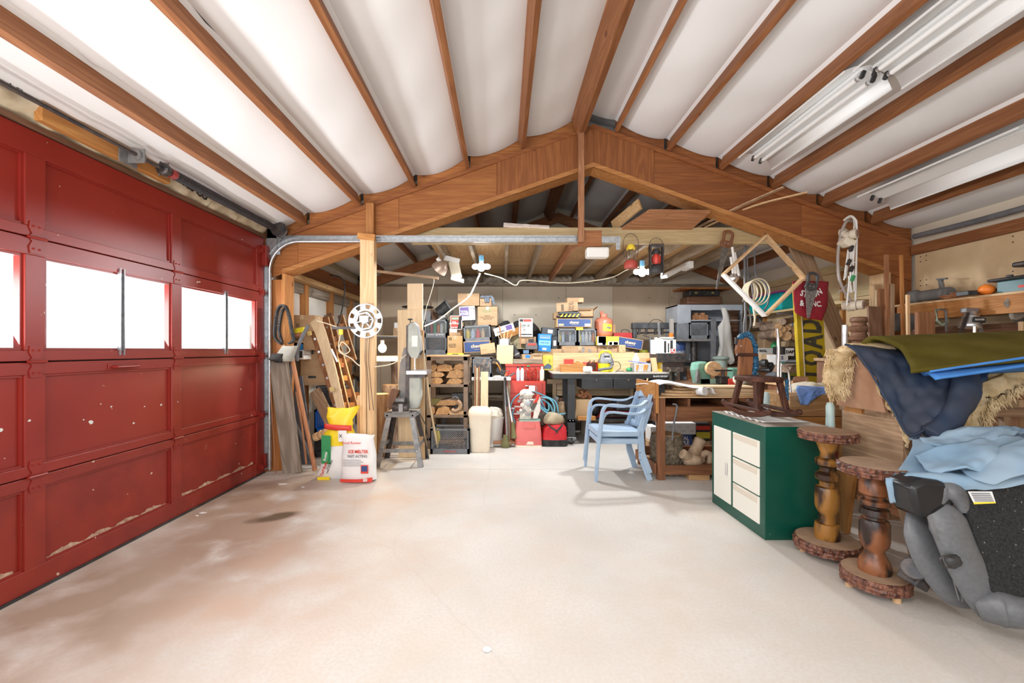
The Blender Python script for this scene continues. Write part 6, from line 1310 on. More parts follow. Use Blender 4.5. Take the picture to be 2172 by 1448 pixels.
b = MB(); b.grid(lambda u, v: (1.50+.62*u-.05*v, 4.18+.45*v, .905+.022*math.sin(u*5+.6)+.025*math.sin(u*9+v*4)*.6+.03*(1-abs(2*u-1))+(-.05 if u > .92 else 0)), 24, 12)
tag(b.build('white_cloth', mat('white_cloth', (.88, .88, .87), .8), None, smooth=True, thick=.006), 'white padded sheet draped over the rounded boards', 'cloth')
o = MB().lathe([(.03, 0), (.045, .08), (.046, .082)], 14, wob=.05).build('crushed_cup', mat('milky_plastic', (.75, .77, .78), .3), None, smooth=True, loc=(1.93, 4.2, zt4+.045), rot=(1.4, .3, .5)); tag(o, 'crushed translucent cup lying beside the rounded boards', 'cup')
solid((1390, 812, 1412, 838), 4.3, .1, 'small black case at the left end of the desk frame', 'case', M['black'], 'black_case', bevel=.02, z=zt4)
# beneath it
st1 = thing('tree_stump', 'dark rough-barked tree stump under the desk frame', 'stump', (1.725, 4.45, 0))
MB().lathe([(.155, 0), (.165, .05), (.16, .2), (.165, .34), (.15, .40)], 26, wob=.05, seed=3).build('bark', mat('dark_pine_bark', (.10, .075, .05), .95, c2=(.25, .2, .14), scale=34, bump=1), st1, smooth=True)
MB().cyl((0, 0, .397), (0, 0, .405), .14, n=24).build('cut_end', ENDG, st1)
tubeobj('hook_bar', [(1.66, 4.15, .40), (1.67, 4.14, .55), (1.70, 4.14, .70), (1.695, 4.14, .745), (1.66, 4.14, .752)], .009, M['rubber'], 'grey hooked iron bar standing against the desk front rail', 'bar', steps=20)
t, a, h = carton((1418, 920, 1468, 951), 4.98, .2, 'dark blue oil box lettered PURPLE behind the stump', m=M['navy'], tape=False)
text('ROYAL\nPURPLE', .062, (.01, -.103, h*.55), t, M['white'], off=.0012, squash=.9); MB().prism([(-.02, h*.83), (.02, h*.83), (.03, h*.9), (.01, h*.87), (0, h*.92), (-.01, h*.87), (-.03, h*.9)], -.104, -.101).build('crown_print', M['yellow'], t)
solid((1418, 951, 1475, 973), 4.98, .2, 'brown carton supporting the dark blue oil box', 'box', M['card'], 'cardboard_box', z=0)
t, a, h = carton((1405, 897, 1476, 921), 4.96, .22, 'long white box with faint grey marks on the blue box', m=M['white'], tape=False)
for i in range(7): text('⌂ oil', .02, (-.15+.05*i, -.112, h*(.7 if i % 2 else .3)), t, MATS['grey_print'])
t, a, h = carton((1477, 897, 1506, 935), 5.0, .2, 'black, red and yellow box right of the white box', m=M['ink'], tape=False, prints=((0, .62, 1, .85, M['red']), (0, .15, 1, .5, mat('dull_yellow_print', (.6, .52, .05), .5))))
t, a, h = carton((1380, 905, 1396, 935), 4.95, .2, 'white and blue oil box glimpsed left of the stump', m=M['white'], tape=False, prints=((0, .0, 1, .4, M['navy']),))
solid((1376, 935, 1400, 974), 4.95, .2, 'brown carton under the white and blue oil box', 'box', M['card'], 'cardboard_box', z=0)
solid((1477, 935, 1506, 972), 5.0, .2, 'brown carton under the black, red and yellow box', 'box', M['card'], 'cardboard_box', z=0)
dw = thing('driftwood', 'gnarled pale driftwood root under the desk frame', 'driftwood', (0, 0, 0))
DM = mat('driftwood_grey_tan', (.56, .42, .29), .8, c2=(.36, .24, .15), scale=7, stretch=(2, 2, .7), bump=.7)
MB().tube(smooth_path([P(1462, 985, 4.3), P(1470, 965, 4.32), P(1480, 945, 4.34), P(1487, 930, 4.35)], 12), [.09, .085, .08, .07, .065, .06, .058, .056, .055, .056, .058, .06, .045], 14).build('main_stem', DM, dw, smooth=True)
MB().tube(smooth_path([P(1475, 985, 4.3), P(1460, 970, 4.26), P(1448, 962, 4.24)], 6), [.08, .06, .05, .048, .048, .05, .05], 12).build('branch', DM, dw, smooth=True)
MB().ball(P(1470, 976, 4.28), (.11, .08, .07), 14, 8, noise=.15, seed=2).build('burl', DM, dw, smooth=True)
MB().tube(smooth_path([P(1490, 970, 4.3), P(1495, 960, 4.28), P(1506, 965, 4.28), P(1503, 985, 4.3)], 10), .03, 10).build('curl', DM, dw, smooth=True)
solid((1462, 1006, 1506, 1019), 4.17, .1, 'pale block of wood on the floor under the desk frame', 'block', W_('firewood', 'x'), 'floor_block', z=0)
# ================================================================ stacked pale blue plastic armchairs
CB = mat('dusty_pale_blue_plastic', (.30, .42, .57), .5, c2=(.38, .50, .63), scale=5)
def armchair(loc, rz, label):
    t = thing('plastic_armchair', label, 'chair', loc, rz=rz, group='stacked blue armchairs')
    b = MB(); b.grid(lambda u, v: (-.235+.44*u, (-.235+.47*v)*(1-.12*u), .42-.018*math.sin(PI*u)*math.sin(PI*v)-.03*max(0, .1-u)*10*.6-.05*max(0, abs(2*v-1)-.85)*6*.5-.02*u), 14, 14)
    b.build('seat', CB, t, smooth=True, thick=.006)
    MB().box(-.22, .18, -.225, -.215, .355, .405).box(-.22, .18, .215, .225, .355, .405).box(-.235, -.225, -.21, .21, .355, .40).build('seat_skirt', CB, t, bevel=.003)
    for s in (-1, 1):
        b = MB(); pts = smooth_path([(-.265, s*.265, 0), (-.245, s*.262, .25), (-.225, s*.265, .45), (-.205, s*.272, .60), (-.17, s*.275, .66), (-.10, s*.275, .675), (.05, s*.27, .66), (.17, s*.25, .66), (.25, s*.20, .70)], 30)
        for i in range(len(pts)-1):
            k = i/len(pts); b.bar(pts[i], pts[i+1]+(pts[i+1]-pts[i])*.2, .05 if k < .45 else .04, .018 if k > .45 else .022, up=(1, 0, 0) if k < .45 else (0, 0, 1))
        b.build('front_leg_and_arm', CB, t)
        b = MB().bar((.27, s*.235, 0), (.20, s*.215, .20), .022, .055, up=(1, 0, 0)).bar((.20, s*.215, .20), (.19, s*.20, .44), .02, .06, up=(1, 0, 0)); b.build('rear_leg', CB, t, bevel=.003)
        MB().bar((.19, s*.20, .42), (.30, s*.185, .76), .022, .04, up=(1, 0, 0)).build('back_stile', CB, t, bevel=.003)
    b = MB(); b.grid(lambda u, v: (.285+.045*math.sin(PI*u)+.03*v, -.20+.4*u, .70+.02*math.sin(PI*u)+(.06+.035*math.sin(PI*u))*v), 14, 3); b.build('top_rail', CB, t, smooth=True, thick=.01)
    for i in range(7):
        y = -.14+.0467*i; MB().bar((.20+.035, y*.9, .43), (.30+.035, y, .73), .024, .008, up=(1, 0, 0)).build('back_slat', CB, t)
    b = MB(); b.grid(lambda u, v: (.20+.045*math.sin(PI*u)+.02*v, -.19+.38*u, .40+.07*v), 12, 2); b.build('lower_back', CB, t, smooth=True, thick=.008)
    return t
armchair((1.175, 4.40, 0), 0, 'lower pale blue plastic armchair of the stack of two')
armchair((1.165, 4.385, .075), .02, 'upper pale blue plastic armchair, stacked on the other one')
# ================================================================ green and white tool cabinet
GN = mat('dark_green_enamel', (.003, .075, .048), .32, c2=(.002, .062, .04), scale=3, spots=(22, .74, (.05, .18, .13)))
WP = mat('ivory_enamel', (.78, .77, .69), .4)
gc = thing('green_cabinet', 'low dark green cabinet with ivory door and three drawers', 'cabinet', (0, 0, 0))
gx0, gx1, gy0, gy1, gz = 1.765, 2.19, 2.855, 3.575, .764
MB().box(gx0, gx1, gy0, gy1, 0, gz).build('cabinet_body', GN, gc, bevel=.004)
f = MB().box(gx0-.008, gx0+.004, 3.275, gy1-.045, .085, .655).build('door', WP, gc, bevel=.003)
MB().box(gx0-.02, gx0-.006, 3.315, 3.332, .30, .40).build('handle', M['chrome'], f, bevel=.006)
for z0_, z1_ in ((.475, .655), (.28, .465), (.085, .27)):
    f = MB().box(gx0-.008, gx0+.004, gy0+.055, 3.24, z0_, z1_).build('drawer', WP, gc, bevel=.003)
    b = MB(); b.prism([(gx0-.016, z1_-.005), (gx0-.006, z1_), (gx0-.006, z1_-.045), (gx0-.012, z1_-.045)], gy0+.07, 3.225, 'y'); b.build('finger_pull', mat('dusty_ivory', (.68, .62, .52), .6), f)
MB().box(gx0+.02, gx1-.02, gy0-.002, gy0+.001, .02, .045).build('vent_slot', M['ink'], gc) if False else None
MB().box(gx0, gx1, gy0, gy1, gz, gz+.003).build('top_liner', mat('stained_top_paper', (.56, .50, .43), .7, c2=(.22, .17, .13), scale=5, stretch=(1, .5, 1)), gc)
b = MB(); b.grid(lambda u, v: (gx0+.06+.34*u, gy0+.13+.52*v, gz+.008+.006*math.sin(v*40)*(1 if u < .12 else .2)), 14, 44); tag(b.build('bubble_sheet', mat('milky_wrap', (.72, .70, .66), .35), None, smooth=True, thick=.002), 'crinkled white wrap lying under the rocking horse', 'sheet')
# rocking horse
HZ = {a: W_('horse', a) for a in 'xyz'}
rh = thing('rocking_horse', 'small dark wooden rocking horse with blue tinsel mane', 'rocking horse', (1.95, 3.24, gz+.018))
for s in (-1, 1):
    pts = [Vector((s*.105, y, .052*(abs(y)/.30)**2.2+.016)) for y in [-.30+.03*k for k in range(21)]]
    b = MB()
    for i in range(20): b.bar(pts[i], pts[i+1]+(pts[i+1]-pts[i])*.1, .028, .036)
    for y in (-.30, .30): b.ball((s*.105, y, .068), (.018, .028, .022), 10, 6)
    b.build('rocker', HZ['y'], rh, bevel=.002)
    MB().box(s*.105-.02, s*.105+.02, -.22, .22, .05, .072).build('foot_bar', HZ['y'], rh, bevel=.004)
    for y, y2 in ((-.12, -.17), (.09, .15)): MB().bar((s*.085, y, .27), (s*.105, y2, .06), .034, .04, up=(0, 1, 0)).build('leg', HZ['z'], rh, bevel=.005)
sp_ = [(.13*math.copysign(abs(math.cos(t))**.6, math.cos(t)), .17*math.copysign(abs(math.sin(t))**.6, math.sin(t))) for t in [k*PI/12 for k in range(24)]]
MB().prism(sp_, .262, .298, 'z').build('seat', HZ['y'], rh, bevel=.006)
hd = [(-.055, .29), (.05, .29), (.06, .40), (.062, .50), (.045, .57), (.01, .605), (-.035, .60), (-.06, .57), (-.075, .50), (-.07, .46), (-.045, .46), (-.05, .38)]
MB().prism(hd, .16, .195).build('head', wood('wood_head', (.30, .12, .045), (.17, .065, .028), 'z', knots=False), rh, bevel=.005)
MB().prism([(-.075, .60), (-.05, .58), (-.06, .53), (-.078, .55)], .165, .19).build('ear', M['iron'], rh)
MB().cyl((-.045, .158, .53), (-.045, .15, .53), .008, n=10).build('eye', M['chrome'], rh)
MB().prism([(-.09, .448), (.09, .448), (.075, .472), (-.075, .472)], .135, .16).build('handle_bar', HZ['x'], rh, bevel=.006)
TN = mat('blue_tinsel', (.0, .04, .11), .35, c2=(.01, .13, .24), scale=90, bump=1, spots=(120, .66, (.55, .75, .85)))
mp = smooth_path([(-.03, .175, .605), (.03, .175, .615), (.07, .175, .55), (.085, .175, .45), (.08, .172, .36), (.065, .17, .29)], 22)
b = MB(); rr = random.Random(1)
for i, p in enumerate(mp): b.ball(p+Vector((rr.uniform(-.004, .004), 0, 0)), (.022, .024, .026), 8, 6, noise=.3, seed=i)
b.build('mane', TN, rh)
b = MB()
for i in range(8): b.ball((.115, -.16, .27-.018*i), (.012, .012, .016), 7, 5, noise=.3, seed=i)
b.build('tail', TN, rh)
# turquoise spindles
SPN = mat('pale_aqua_paint', (.52, .68, .66), .4)
for (x, y), lb_ in (((P(1626, 0, 3.72).x, 3.72), 'pale aqua turned post standing behind the rocking horse'), ((P(1761, 0, 3.0).x, 3.0), 'pale aqua turned post standing behind the taller log stool')):
    tag(MB().lathe([(.024, 0), (.024, .55), (.030, .6), (.026, .7), (.031, .72), (.028, .73), (.026, .82), (.027, .88), (.02, .905), (.008, .912)], 18).build('turned_post', SPN, None, smooth=True, loc=(x, y, 0)), lb_, 'post')
# chrome uprights
tubeobj('chrome_upright', [P(1652, 900, 3.75), P(1651, 780, 3.78), P(1651, 730, 3.8), P(1648, 697, 3.8)], .0135, M['chrome'], 'tall bright chrome tube standing behind the rocking horse', 'tube', n=12, steps=18)
tubeobj('chrome_hoop', [P(1656, 890, 3.74), P(1656, 780, 3.8), P(1659, 776, 3.8), P(1666, 777, 3.8), P(1672, 786, 3.8), P(1676, 820, 3.79), P(1683, 880, 3.76)], .009, M['chrome'], 'thinner chrome hoop beside the tall chrome tube', 'tube', n=10, steps=30)
tubeobj('metal_pipe_post', [(P(1792, 0, 3.3).x, 3.3, 0), P(1792, 689, 3.3)], .02, M['alu'], 'short thick aluminium pipe rising behind the sheepskin', 'pipe', n=14)
# trunk with cloths
wc = thing('wooden_chest', 'wooden plank trunk with blue and cream cloths on top', 'trunk', (0, 0, 0))
ty = 3.55; tx0, tx1 = P(1676, 0, ty).x, P(1790, 0, ty).x
for z0_, z1_ in ((.42, .56), (.565, .72), (.725, .90)): MB().box(tx0, tx1, ty, ty+.5, z0_, z1_).build('plank', W_('oak' if z0_ < .7 else 'firewood', 'x'), wc, bevel=.004)
MB().box(tx0-.01, tx1+.01, ty-.015, ty+.5, .38, .42).build('base_rail', mat('dull_red_trim', (.28, .05, .04), .6), wc)
for x in (tx0+.03, tx1-.03):
    for y in (ty+.03, ty+.47): MB().box(x-.03, x+.03, y-.03, y+.03, 0, .38).build('leg', W_('joist', 'z'), wc)
b = MB(); ruled(b, [P(1692, 818, 3.62), P(1688, 826, 3.53), P(1694, 845, 3.52), P(1699, 858, 3.52)], [P(1775, 822, 3.62), P(1765, 830, 3.53), P(1730, 843, 3.52), P(1713, 858, 3.52)], 16, 12, amp=.035, fr=14)
tag(b.build('blue_cloth', mat('cornflower_cloth', (.15, .27, .62), .9, c2=(.2, .34, .7), scale=9, bump=.2), None, smooth=True, thick=.006), 'cornflower blue cloth hanging over the wooden trunk', 'cloth')
b = MB(); loft(b, [(0, 0, 0, .24, .12), (0, 0, .03, .24, .13), (.0, 0, .07, .16, .08), (0, 0, .085, .06, .03)], pw=2.3, amp=.03, fr=12, seed=4)
tag(b.build('cream_cloth', mat('cream_canvas', (.74, .68, .55), .9, c2=(.64, .57, .44), scale=9, bump=.2), None, smooth=True, loc=(P(1735, 0, 3.8).x, 3.84, .90)), 'bunched cream canvas behind the cornflower blue cloth', 'cloth')
log(P(1686, 808, 4.1), P(1712, 808, 4.02), .045, 'small brown log end left of the cream canvas', bark=W_('bench', 'x'))
split_wood(P(1678, 840, 3.9)+Vector((0, 0, -.06)), .16, .09, .2, 'pale split wedge standing between the chrome hoop and trunk', seed=4)
split_wood(P(1664, 845, 4.0)+Vector((0, 0, -.06)), .1, .1, .2, 'small split wedge standing behind the chrome hoop', seed=8, rz=.5)
sl = thing('side_shelf', 'low pale plank shelf behind the chrome tubes', 'shelf', (0, 0, 0))
MB().box(2.73, 3.05, 4.02, 4.45, .93, .96).build('shelf_board', W_('pine', 'x'), sl, bevel=.002); MB().box(2.75, 2.80, 4.1, 4.4, .0, .93).build('leg', BN['z'], sl); MB().box(2.9, 2.96, 4.1, 4.4, .0, .93).build('leg', BN['z'], sl); MB().box(2.73, 3.05, 4.1, 4.4, .70, .73).build('shelf_board', W_('pine', 'x'), sl)
# ================================================================ two log-slice stools
SEAT = mat('sawn_slice_top', (.38, .24, .15), .6, c2=(.27, .16, .095), scale=7, bump=.1)
DUST = mat('dusty_slice_top', (.40, .26, .165), .9, c2=(.31, .2, .125), scale=9, bump=.15)
COLM = mat('burnt_turned_pine', (.33, .15, .03), .3, c2=(.035, .015, .008), scale=9, stretch=(1, 1, .45), detail=3, lo=.44, hi=.56, bump=.35)
COLM2 = mat('burnt_dark_pine', (.25, .09, .035), .35, c2=(.022, .011, .008), scale=10, stretch=(1, 1, .5), detail=3, lo=.42, hi=.54, bump=.4)
def slab(b, r, z0_, z1_, seed, n=110):
    rr = random.Random(seed); ph = [rr.uniform(0, 6) for _ in range(4)]; vs = []
    hh_ = z1_-z0_; lv = [(.93, z0_), (1.0, z0_+.006), (.975, z0_+hh_*.22), (1.0, z0_+hh_*.38), (.98, z0_+hh_*.55), (1.01, z0_+hh_*.72), (.99, z0_+hh_*.86), (.975, z1_-.003), (.955, z1_)]
    for k, z in lv:
        for j in range(n):
            t = 2*PI*j/n; q = r*k*(1+.022*math.sin(2*t+ph[0])+.014*math.sin(5*t+ph[1])+.008*math.sin(9*t+ph[2]))+(.011*MN.noise(Vector((j*.45, z*45, seed))) if k > .96 else 0)
            vs.append((q*math.cos(t), q*math.sin(t), z))
    return b.add(vs, [(i*n+j, i*n+(j+1) % n, (i+1)*n+(j+1) % n, (i+1)*n+j) for i in range(len(lv)-1) for j in range(n)]+[tuple(range(n-1, -1, -1)), tuple((len(lv)-1)*n+j for j in range(n))])
def stool(X, Y, rb, rs, hs, prof, label, cm_, seed):
    t = thing('log_stool', label, 'stool', (X, Y, 0))
    b = MB(); slab(b, rb, .035, .10, seed); b.build('base_slab', BARKR, t)
    MB().cyl((0, 0, .0995), (0, 0, .102), rb*.93, n=48).build('base_face', DUST, t)
    for k in range(3):
        a = -1.4+2.09*k; MB().cyl((rb*.72*math.cos(a), rb*.72*math.sin(a), 0), (rb*.72*math.cos(a), rb*.72*math.sin(a), .036), .018, n=12).build('foot', W_('pine', 'z'), t)
    b = MB(); slab(b, rs, hs-.055, hs, seed+5); b.build('seat_slab', BARKR, t)
    MB().cyl((0, 0, hs-.001), (0, 0, hs+.0015), rs*.945, n=48).build('seat_face', SEAT if seed == 1 else DUST, t)
    MB().lathe([(r, .101+z*(hs-.155-.001)) for r, z in prof], 32).build('turned_column', cm_, t, smooth=True)
    return t
stool(2.035, 2.66, .178, .157, .775, [(.066, 0), (.068, .10), (.064, .155), (.045, .16), (.042, .24), (.06, .30), (.065, .33), (.066, .49), (.060, .52), (.042, .53), (.040, .575), (.062, .60), (.064, .65), (.045, .675), (.038, .68), (.038, .72), (.062, .745), (.064, .80), (.040, .82), (.036, .86), (.05, .93), (.066, 1.0)], 'taller log slice stool with glossy burnt column beside the cabinet', COLM, 1)
stool(1.985, 2.265, .152, .157, .675, [(.070, 0), (.072, .06), (.064, .12), (.045, .19), (.044, .22), (.062, .28), (.066, .33), (.066, .50), (.058, .535), (.046, .54), (.044, .565), (.066, .585), (.062, .645), (.044, .655), (.044, .67), (.066, .69), (.066, .735), (.048, .75), (.048, .775), (.066, .80), (.066, .93), (.052, .965), (.048, 1.0)], 'shorter dusty log slice stool nearest the camera', COLM2, 2)
# ================================================================ sawhorse under blankets
hs_ = thing('sawhorse', 'large old wooden sawhorse draped with sheepskin and jacket', 'sawhorse', (0, 0, 0))
WT = {a: W_('weath', a) for a in 'xyz'}
MB().box(2.32, 4.0, 2.70, 2.79, 1.14, 1.235).build('beam', W_('cedar', 'x'), hs_, bevel=.004)
for X in (2.33, 3.85):
    MB().prism([(2.66, 1.235), (2.83, 1.235), (2.94, .90), (2.56, .90)], X-.02, X+.0, 'x').build('gusset', mat('dusty_plywood', (.44, .25, .15), .8, c2=(.34, .18, .10), scale=5, stretch=(1, 1, .3)), hs_, bevel=.002)
    for sy, yf in ((-1, 2.40), (1, 3.02)):
        MB().bar((X+.04, 2.745+sy*.06, 1.19), (X+.07, yf, 0), .14, .035, up=(1, 0, 0)).build('leg', WT['z'] if sy < 0 else W_('oak', 'z'), hs_, bevel=.003)
MB().box(2.36, 2.38, 2.50, 2.95, .50, .86).build('brace_panel', W_('weath', 'y'), hs_, bevel=.003)
MB().box(2.38, 2.40, 2.50, 3.0, .86, .93).build('cross_brace', WT['y'], hs_)
MB().box(2.42, 2.44, 2.42, 3.0, .26, .40).build('cross_brace', W_('cedar', 'y'), hs_)
MB().box(2.4, 3.9, 2.85, 2.87, .25, .30).build('long_rail', WT['x'], hs_)
# lumber trestle behind on the right
tw = thing('back_trestle', 'brown timber and plywood trestle behind the sheepskin at right', 'trestle', (0, 0, 0))
MB().box(2.9, 4.2, 3.05, 3.11, .92, 1.05).build('beam', W_('cedar', 'x'), tw, bevel=.003); MB().box(2.9, 4.2, 3.04, 3.10, .80, .86).build('rail', WT['x'], tw, bevel=.003)
MB().box(2.9, 4.2, 3.2, 3.22, .0, .80).build('panel', mat('dusty_plywood', (.44, .25, .15), .8), tw)
for x in (3.15, 3.62, 4.0): MB().bar((x, 3.06, .80), (x-.08, 3.0, 0), .05, .04, up=(0, 1, 0)).build('leg', WT['z'], tw, bevel=.003)
# sheepskin
WOOL = mat('cream_sheepskin', (.72, .56, .34), 1, c2=(.52, .37, .19), scale=16, bump=1, spec=.1)
sk = thing('sheepskin', 'shaggy cream sheepskin draped over the sawhorse', 'sheepskin', (0, 0, 0))
b = MB(); ruled(b, [(2.24, 2.86, 1.26), (2.22, 2.74, 1.31), (2.26, 2.66, 1.24), (2.3, 2.62, 1.12)], [(4.0, 2.9, 1.30), (4.0, 2.74, 1.34), (4.0, 2.60, 1.22), (4.0, 2.58, 1.0)], 44, 14, amp=.05, fr=11, seed=3)
b.build('top_fleece', WOOL, sk, smooth=True, thick=.03)
b = MB(); ruled(b, [P(1762, 742, 2.86), P(1758, 770, 2.86), P(1759, 790, 2.86), P(1757, 810, 2.86), P(1768, 832, 2.84)], [P(1815, 738, 2.74), P(1806, 758, 2.80), P(1796, 785, 2.82), P(1792, 810, 2.82), P(1782, 838, 2.83)], 12, 20, amp=.05, fr=16, bulge=.05, seed=5, bdir=(-1, -.3, 0))
b.build('end_fleece', WOOL, sk, smooth=True, thick=.035)
b = MB(); ruled(b, [P(1990, 850, 2.53), P(1998, 870, 2.50), P(2005, 890, 2.49), P(2045, 915, 2.47)], [P(2172, 775, 2.60), P(2172, 805, 2.58), P(2110, 845, 2.53), P(2082, 905, 2.49)], 24, 20, amp=.045, fr=14, seed=7)
b.build('side_fleece', WOOL, sk, smooth=True, thick=.03)
b = MB(); ruled(b, [P(1862, 815, 2.575), P(1880, 860, 2.55), P(1905, 900, 2.50), P(1922, 945, 2.46)], [P(1885, 820, 2.56), P(1905, 870, 2.53), P(1922, 900, 2.48), P(1928, 950, 2.45)], 6, 20, amp=.03, fr=30, seed=9)
b.build('edge_tuft', WOOL, sk, smooth=True, thick=.02)
rr = random.Random(11); b = MB()   # hair tufts along the fleece borders
edge = smooth_path([P(1760, 745, 2.83), P(1754, 790, 2.83), P(1760, 838, 2.83)], 60)+smooth_path([P(2172, 810, 2.55), P(2120, 845, 2.52), P(2092, 860, 2.50), P(2085, 912, 2.47)], 90)+smooth_path([P(1800, 760, 2.79), P(1792, 800, 2.8), P(1780, 838, 2.82)], 50)
for p in edge:
    for _ in range(5):
        q = p+Vector((rr.uniform(-.02, .02), rr.uniform(-.03, .01), rr.uniform(-.02, .02))); d = Vector((rr.uniform(-.025, .025), rr.uniform(-.02, .0), -rr.uniform(.015, .05)))
        b.tube([q, q+d*.6, q+d], [.004, .003, .0006], 4, caps=False)
o = b.build('wool_tufts', WOOL, sk); o['kind'] = 'stuff'
# dark blue jacket
JK = mat('navy_work_jacket', (.009, .028, .07), .7, c2=(.025, .033, .055), scale=4.5, bump=.35, detail=7)
jk = thing('work_jacket', 'dusty navy work jacket hanging over the sawhorse', 'jacket', (0, 0, 0))
b = MB(); ruled(b, [P(1792, 730, 2.72), P(1812, 742, 2.66), P(1845, 790, 2.55), P(1890, 865, 2.44), P(1922, 918, 2.36), P(1938, 932, 2.34)], [P(2090, 765, 2.60), P(2092, 780, 2.44), P(2085, 805, 2.38), P(2020, 850, 2.35), P(1990, 885, 2.34), P(1955, 915, 2.34)], 44, 44, amp=.05, fr=8, bulge=.03, seed=2)
b.build('jacket_body', JK, jk, smooth=True, thick=.012)
b = MB(); pts = smooth_path([P(2056, 790, 2.42), P(2052, 815, 2.36), P(2040, 850, 2.33), P(2010, 895, 2.31), P(1972, 925, 2.30)], 22)
vs = []; n = 14
for i, p in enumerate(pts):
    k = i/22; rw = .098-.045*k; d = (pts[min(i+1, 22)]-pts[max(i-1, 0)]).normalized(); s = d.cross(Vector((0, 1, 0))).normalized()
    for j in range(n):
        t = 2*PI*j/n; q = 1+.10*MN.noise(Vector((k*9, math.cos(t)*2, math.sin(t)*2)))*2; vs.append(p+s*rw*q*math.cos(t)+Vector((0, 1, 0))*.05*q*math.sin(t))
b.add(vs, [(i*n+j, i*n+(j+1) % n, (i+1)*n+(j+1) % n, (i+1)*n+j) for i in range(22) for j in range(n)]+[tuple(22*n+j for j in range(n))]); b.build('sleeve', JK, jk, smooth=True, sub=1)
MB().tube(smooth_path([P(1815, 742, 2.64), P(1847, 790, 2.53), P(1892, 866, 2.42), P(1925, 920, 2.34), P(1960, 912, 2.32), P(1995, 884, 2.32)], 30), .006, 6).build('hem', JK, jk, smooth=True)
# olive blanket, bright blue folded cloth
OL = mat('olive_wool_blanket', (.085, .068, .010), 1, c2=(.12, .095, .02), scale=5, bump=.15, spec=.1)
b = MB(); ruled(b, [P(1818, 735, 2.75), P(1850, 716, 2.70), P(1905, 735, 2.50), P(1925, 768, 2.36), P(1932, 788, 2.26)], [(4.1, 2.85, 1.36), (4.1, 2.7, 1.42), P(2400, 708, 2.42), P(2400, 725, 2.22), P(2400, 742, 2.16)], 40, 24, amp=.018, fr=3, seed=12)
tag(b.build('olive_blanket', OL, None, smooth=True, thick=.022), 'thick olive green wool blanket lying on top of the sawhorse pile', 'blanket')
BC = mat('bright_blue_cloth', (.045, .20, .56), .9, c2=(.07, .25, .62), scale=6, bump=.2)
for i, lb_ in enumerate(('bright blue folded cloth, upper layer under the olive blanket', 'bright blue folded cloth, lower layer under the olive blanket')):
    b = MB(); ruled(b, [P(1960, 800, 2.5), P(1950+i*14, 782+i*8, 2.32), P(1972+i*12, 788+i*16, 2.25-.012*i)], [P(2420, 770, 2.5), P(2420, 742, 2.3), P(2420, 722+i*17, 2.14-.012*i)], 30, 10, amp=.008, fr=5, seed=20+i); tag(b.build('blue_folded_cloth', BC, None, smooth=True, thick=.012), lb_, 'cloth', 'bright blue folded cloths')
# red box and clutter under the jacket
cb_ = thing('red_game_box', 'dark red box lying on the blue towel heap under the jacket', 'box', (2.55, 2.62, .78))
MB().box(-.13, .25, -.1, .12, 0, .11).build('box_body', mat('deep_red_paint', (.33, .015, .015), .5), cb_, bevel=.004); MB().box(-.135, .255, -.105, .12, 0, .02).build('box_base', M['paper'], cb_)
pd = thing('loading_table', 'rough table supporting the towels behind the car seat', 'table', (0, 0, 0))
MB().box(2.56, 3.75, 2.28, 2.5, .73, .76).build('tabletop', WT['x'], pd)
for x in (2.62, 3.68):
    for y in (2.32, 2.46): MB().box(x-.03, x+.03, y-.03, y+.03, 0, .73).build('leg', WT['z'], pd)
# pale blue towels / moving pad
TW = mat('pale_blue_pad', (.22, .345, .47), .95, c2=(.29, .39, .48), scale=4, bump=.35, spec=.2)
tw_ = thing('moving_pad', 'crumpled pale blue moving pad over the car seat', 'blanket', (0, 0, 0))
def pad(L, R, nm, amp=.05, fr=5, seed=0, bulge=0, nu=36, nv=30, thick=.012):
    b = MB(); ruled(b, L, R, nu, nv, amp=amp, fr=fr, seed=seed, bulge=bulge, bdir=(0, -.5, .85)); b.build(nm, TW, tw_, smooth=True, thick=thick)
pad([P(1925, 935, 2.42), P(1935, 950, 2.25), P(1895, 1010, 2.12), P(1876, 1022, 2.06), P(1888, 1065, 2.06)], [P(2190, 918, 2.35), P(2200, 930, 2.2), P(2200, 975, 2.0), P(2210, 1015, 1.86), P(2200, 1030, 1.84)], 'main_pad', amp=.04, fr=5, seed=4, bulge=.02)
pad([P(1950, 930, 2.30), P(1995, 955, 2.16), P(2020, 985, 2.08)], [P(2190, 912, 2.25), P(2150, 925, 2.12), P(2080, 968, 2.02)], 'upper_fold', amp=.04, fr=8, seed=9, bulge=.05, nv=20)
pad([P(1940, 965, 2.16), P(1965, 1000, 2.04), P(1990, 1010, 2.0)], [P(2180, 930, 2.08), P(2130, 975, 1.96), P(2080, 1000, 1.93)], 'rolled_fold', amp=.03, fr=8, seed=13, bulge=.05, nv=16)
pad([P(2030, 985, 2.02), P(2060, 1015, 1.93), P(2110, 1030, 1.87)], [P(2230, 925, 2.0), P(2230, 965, 1.88), P(2230, 1005, 1.8)], 'lower_fold', amp=.03, fr=6, seed=21, bulge=.04, nv=16)
# ================================================================ car seat lying on its side
cs = thing('car_seat', 'grey vinyl and black carpet car seat back leaning at far right', 'car seat', (0, 0, 0))
GV = mat('grey_vinyl', (.115, .12, .128), .4, c2=(.135, .14, .148), scale=60, bump=.05)
BKC = mat('black_carpet', (.012, .012, .013), 1, c2=(.03, .03, .03), scale=120, bump=.3, spots=(75, .70, (.3, .27, .22)))
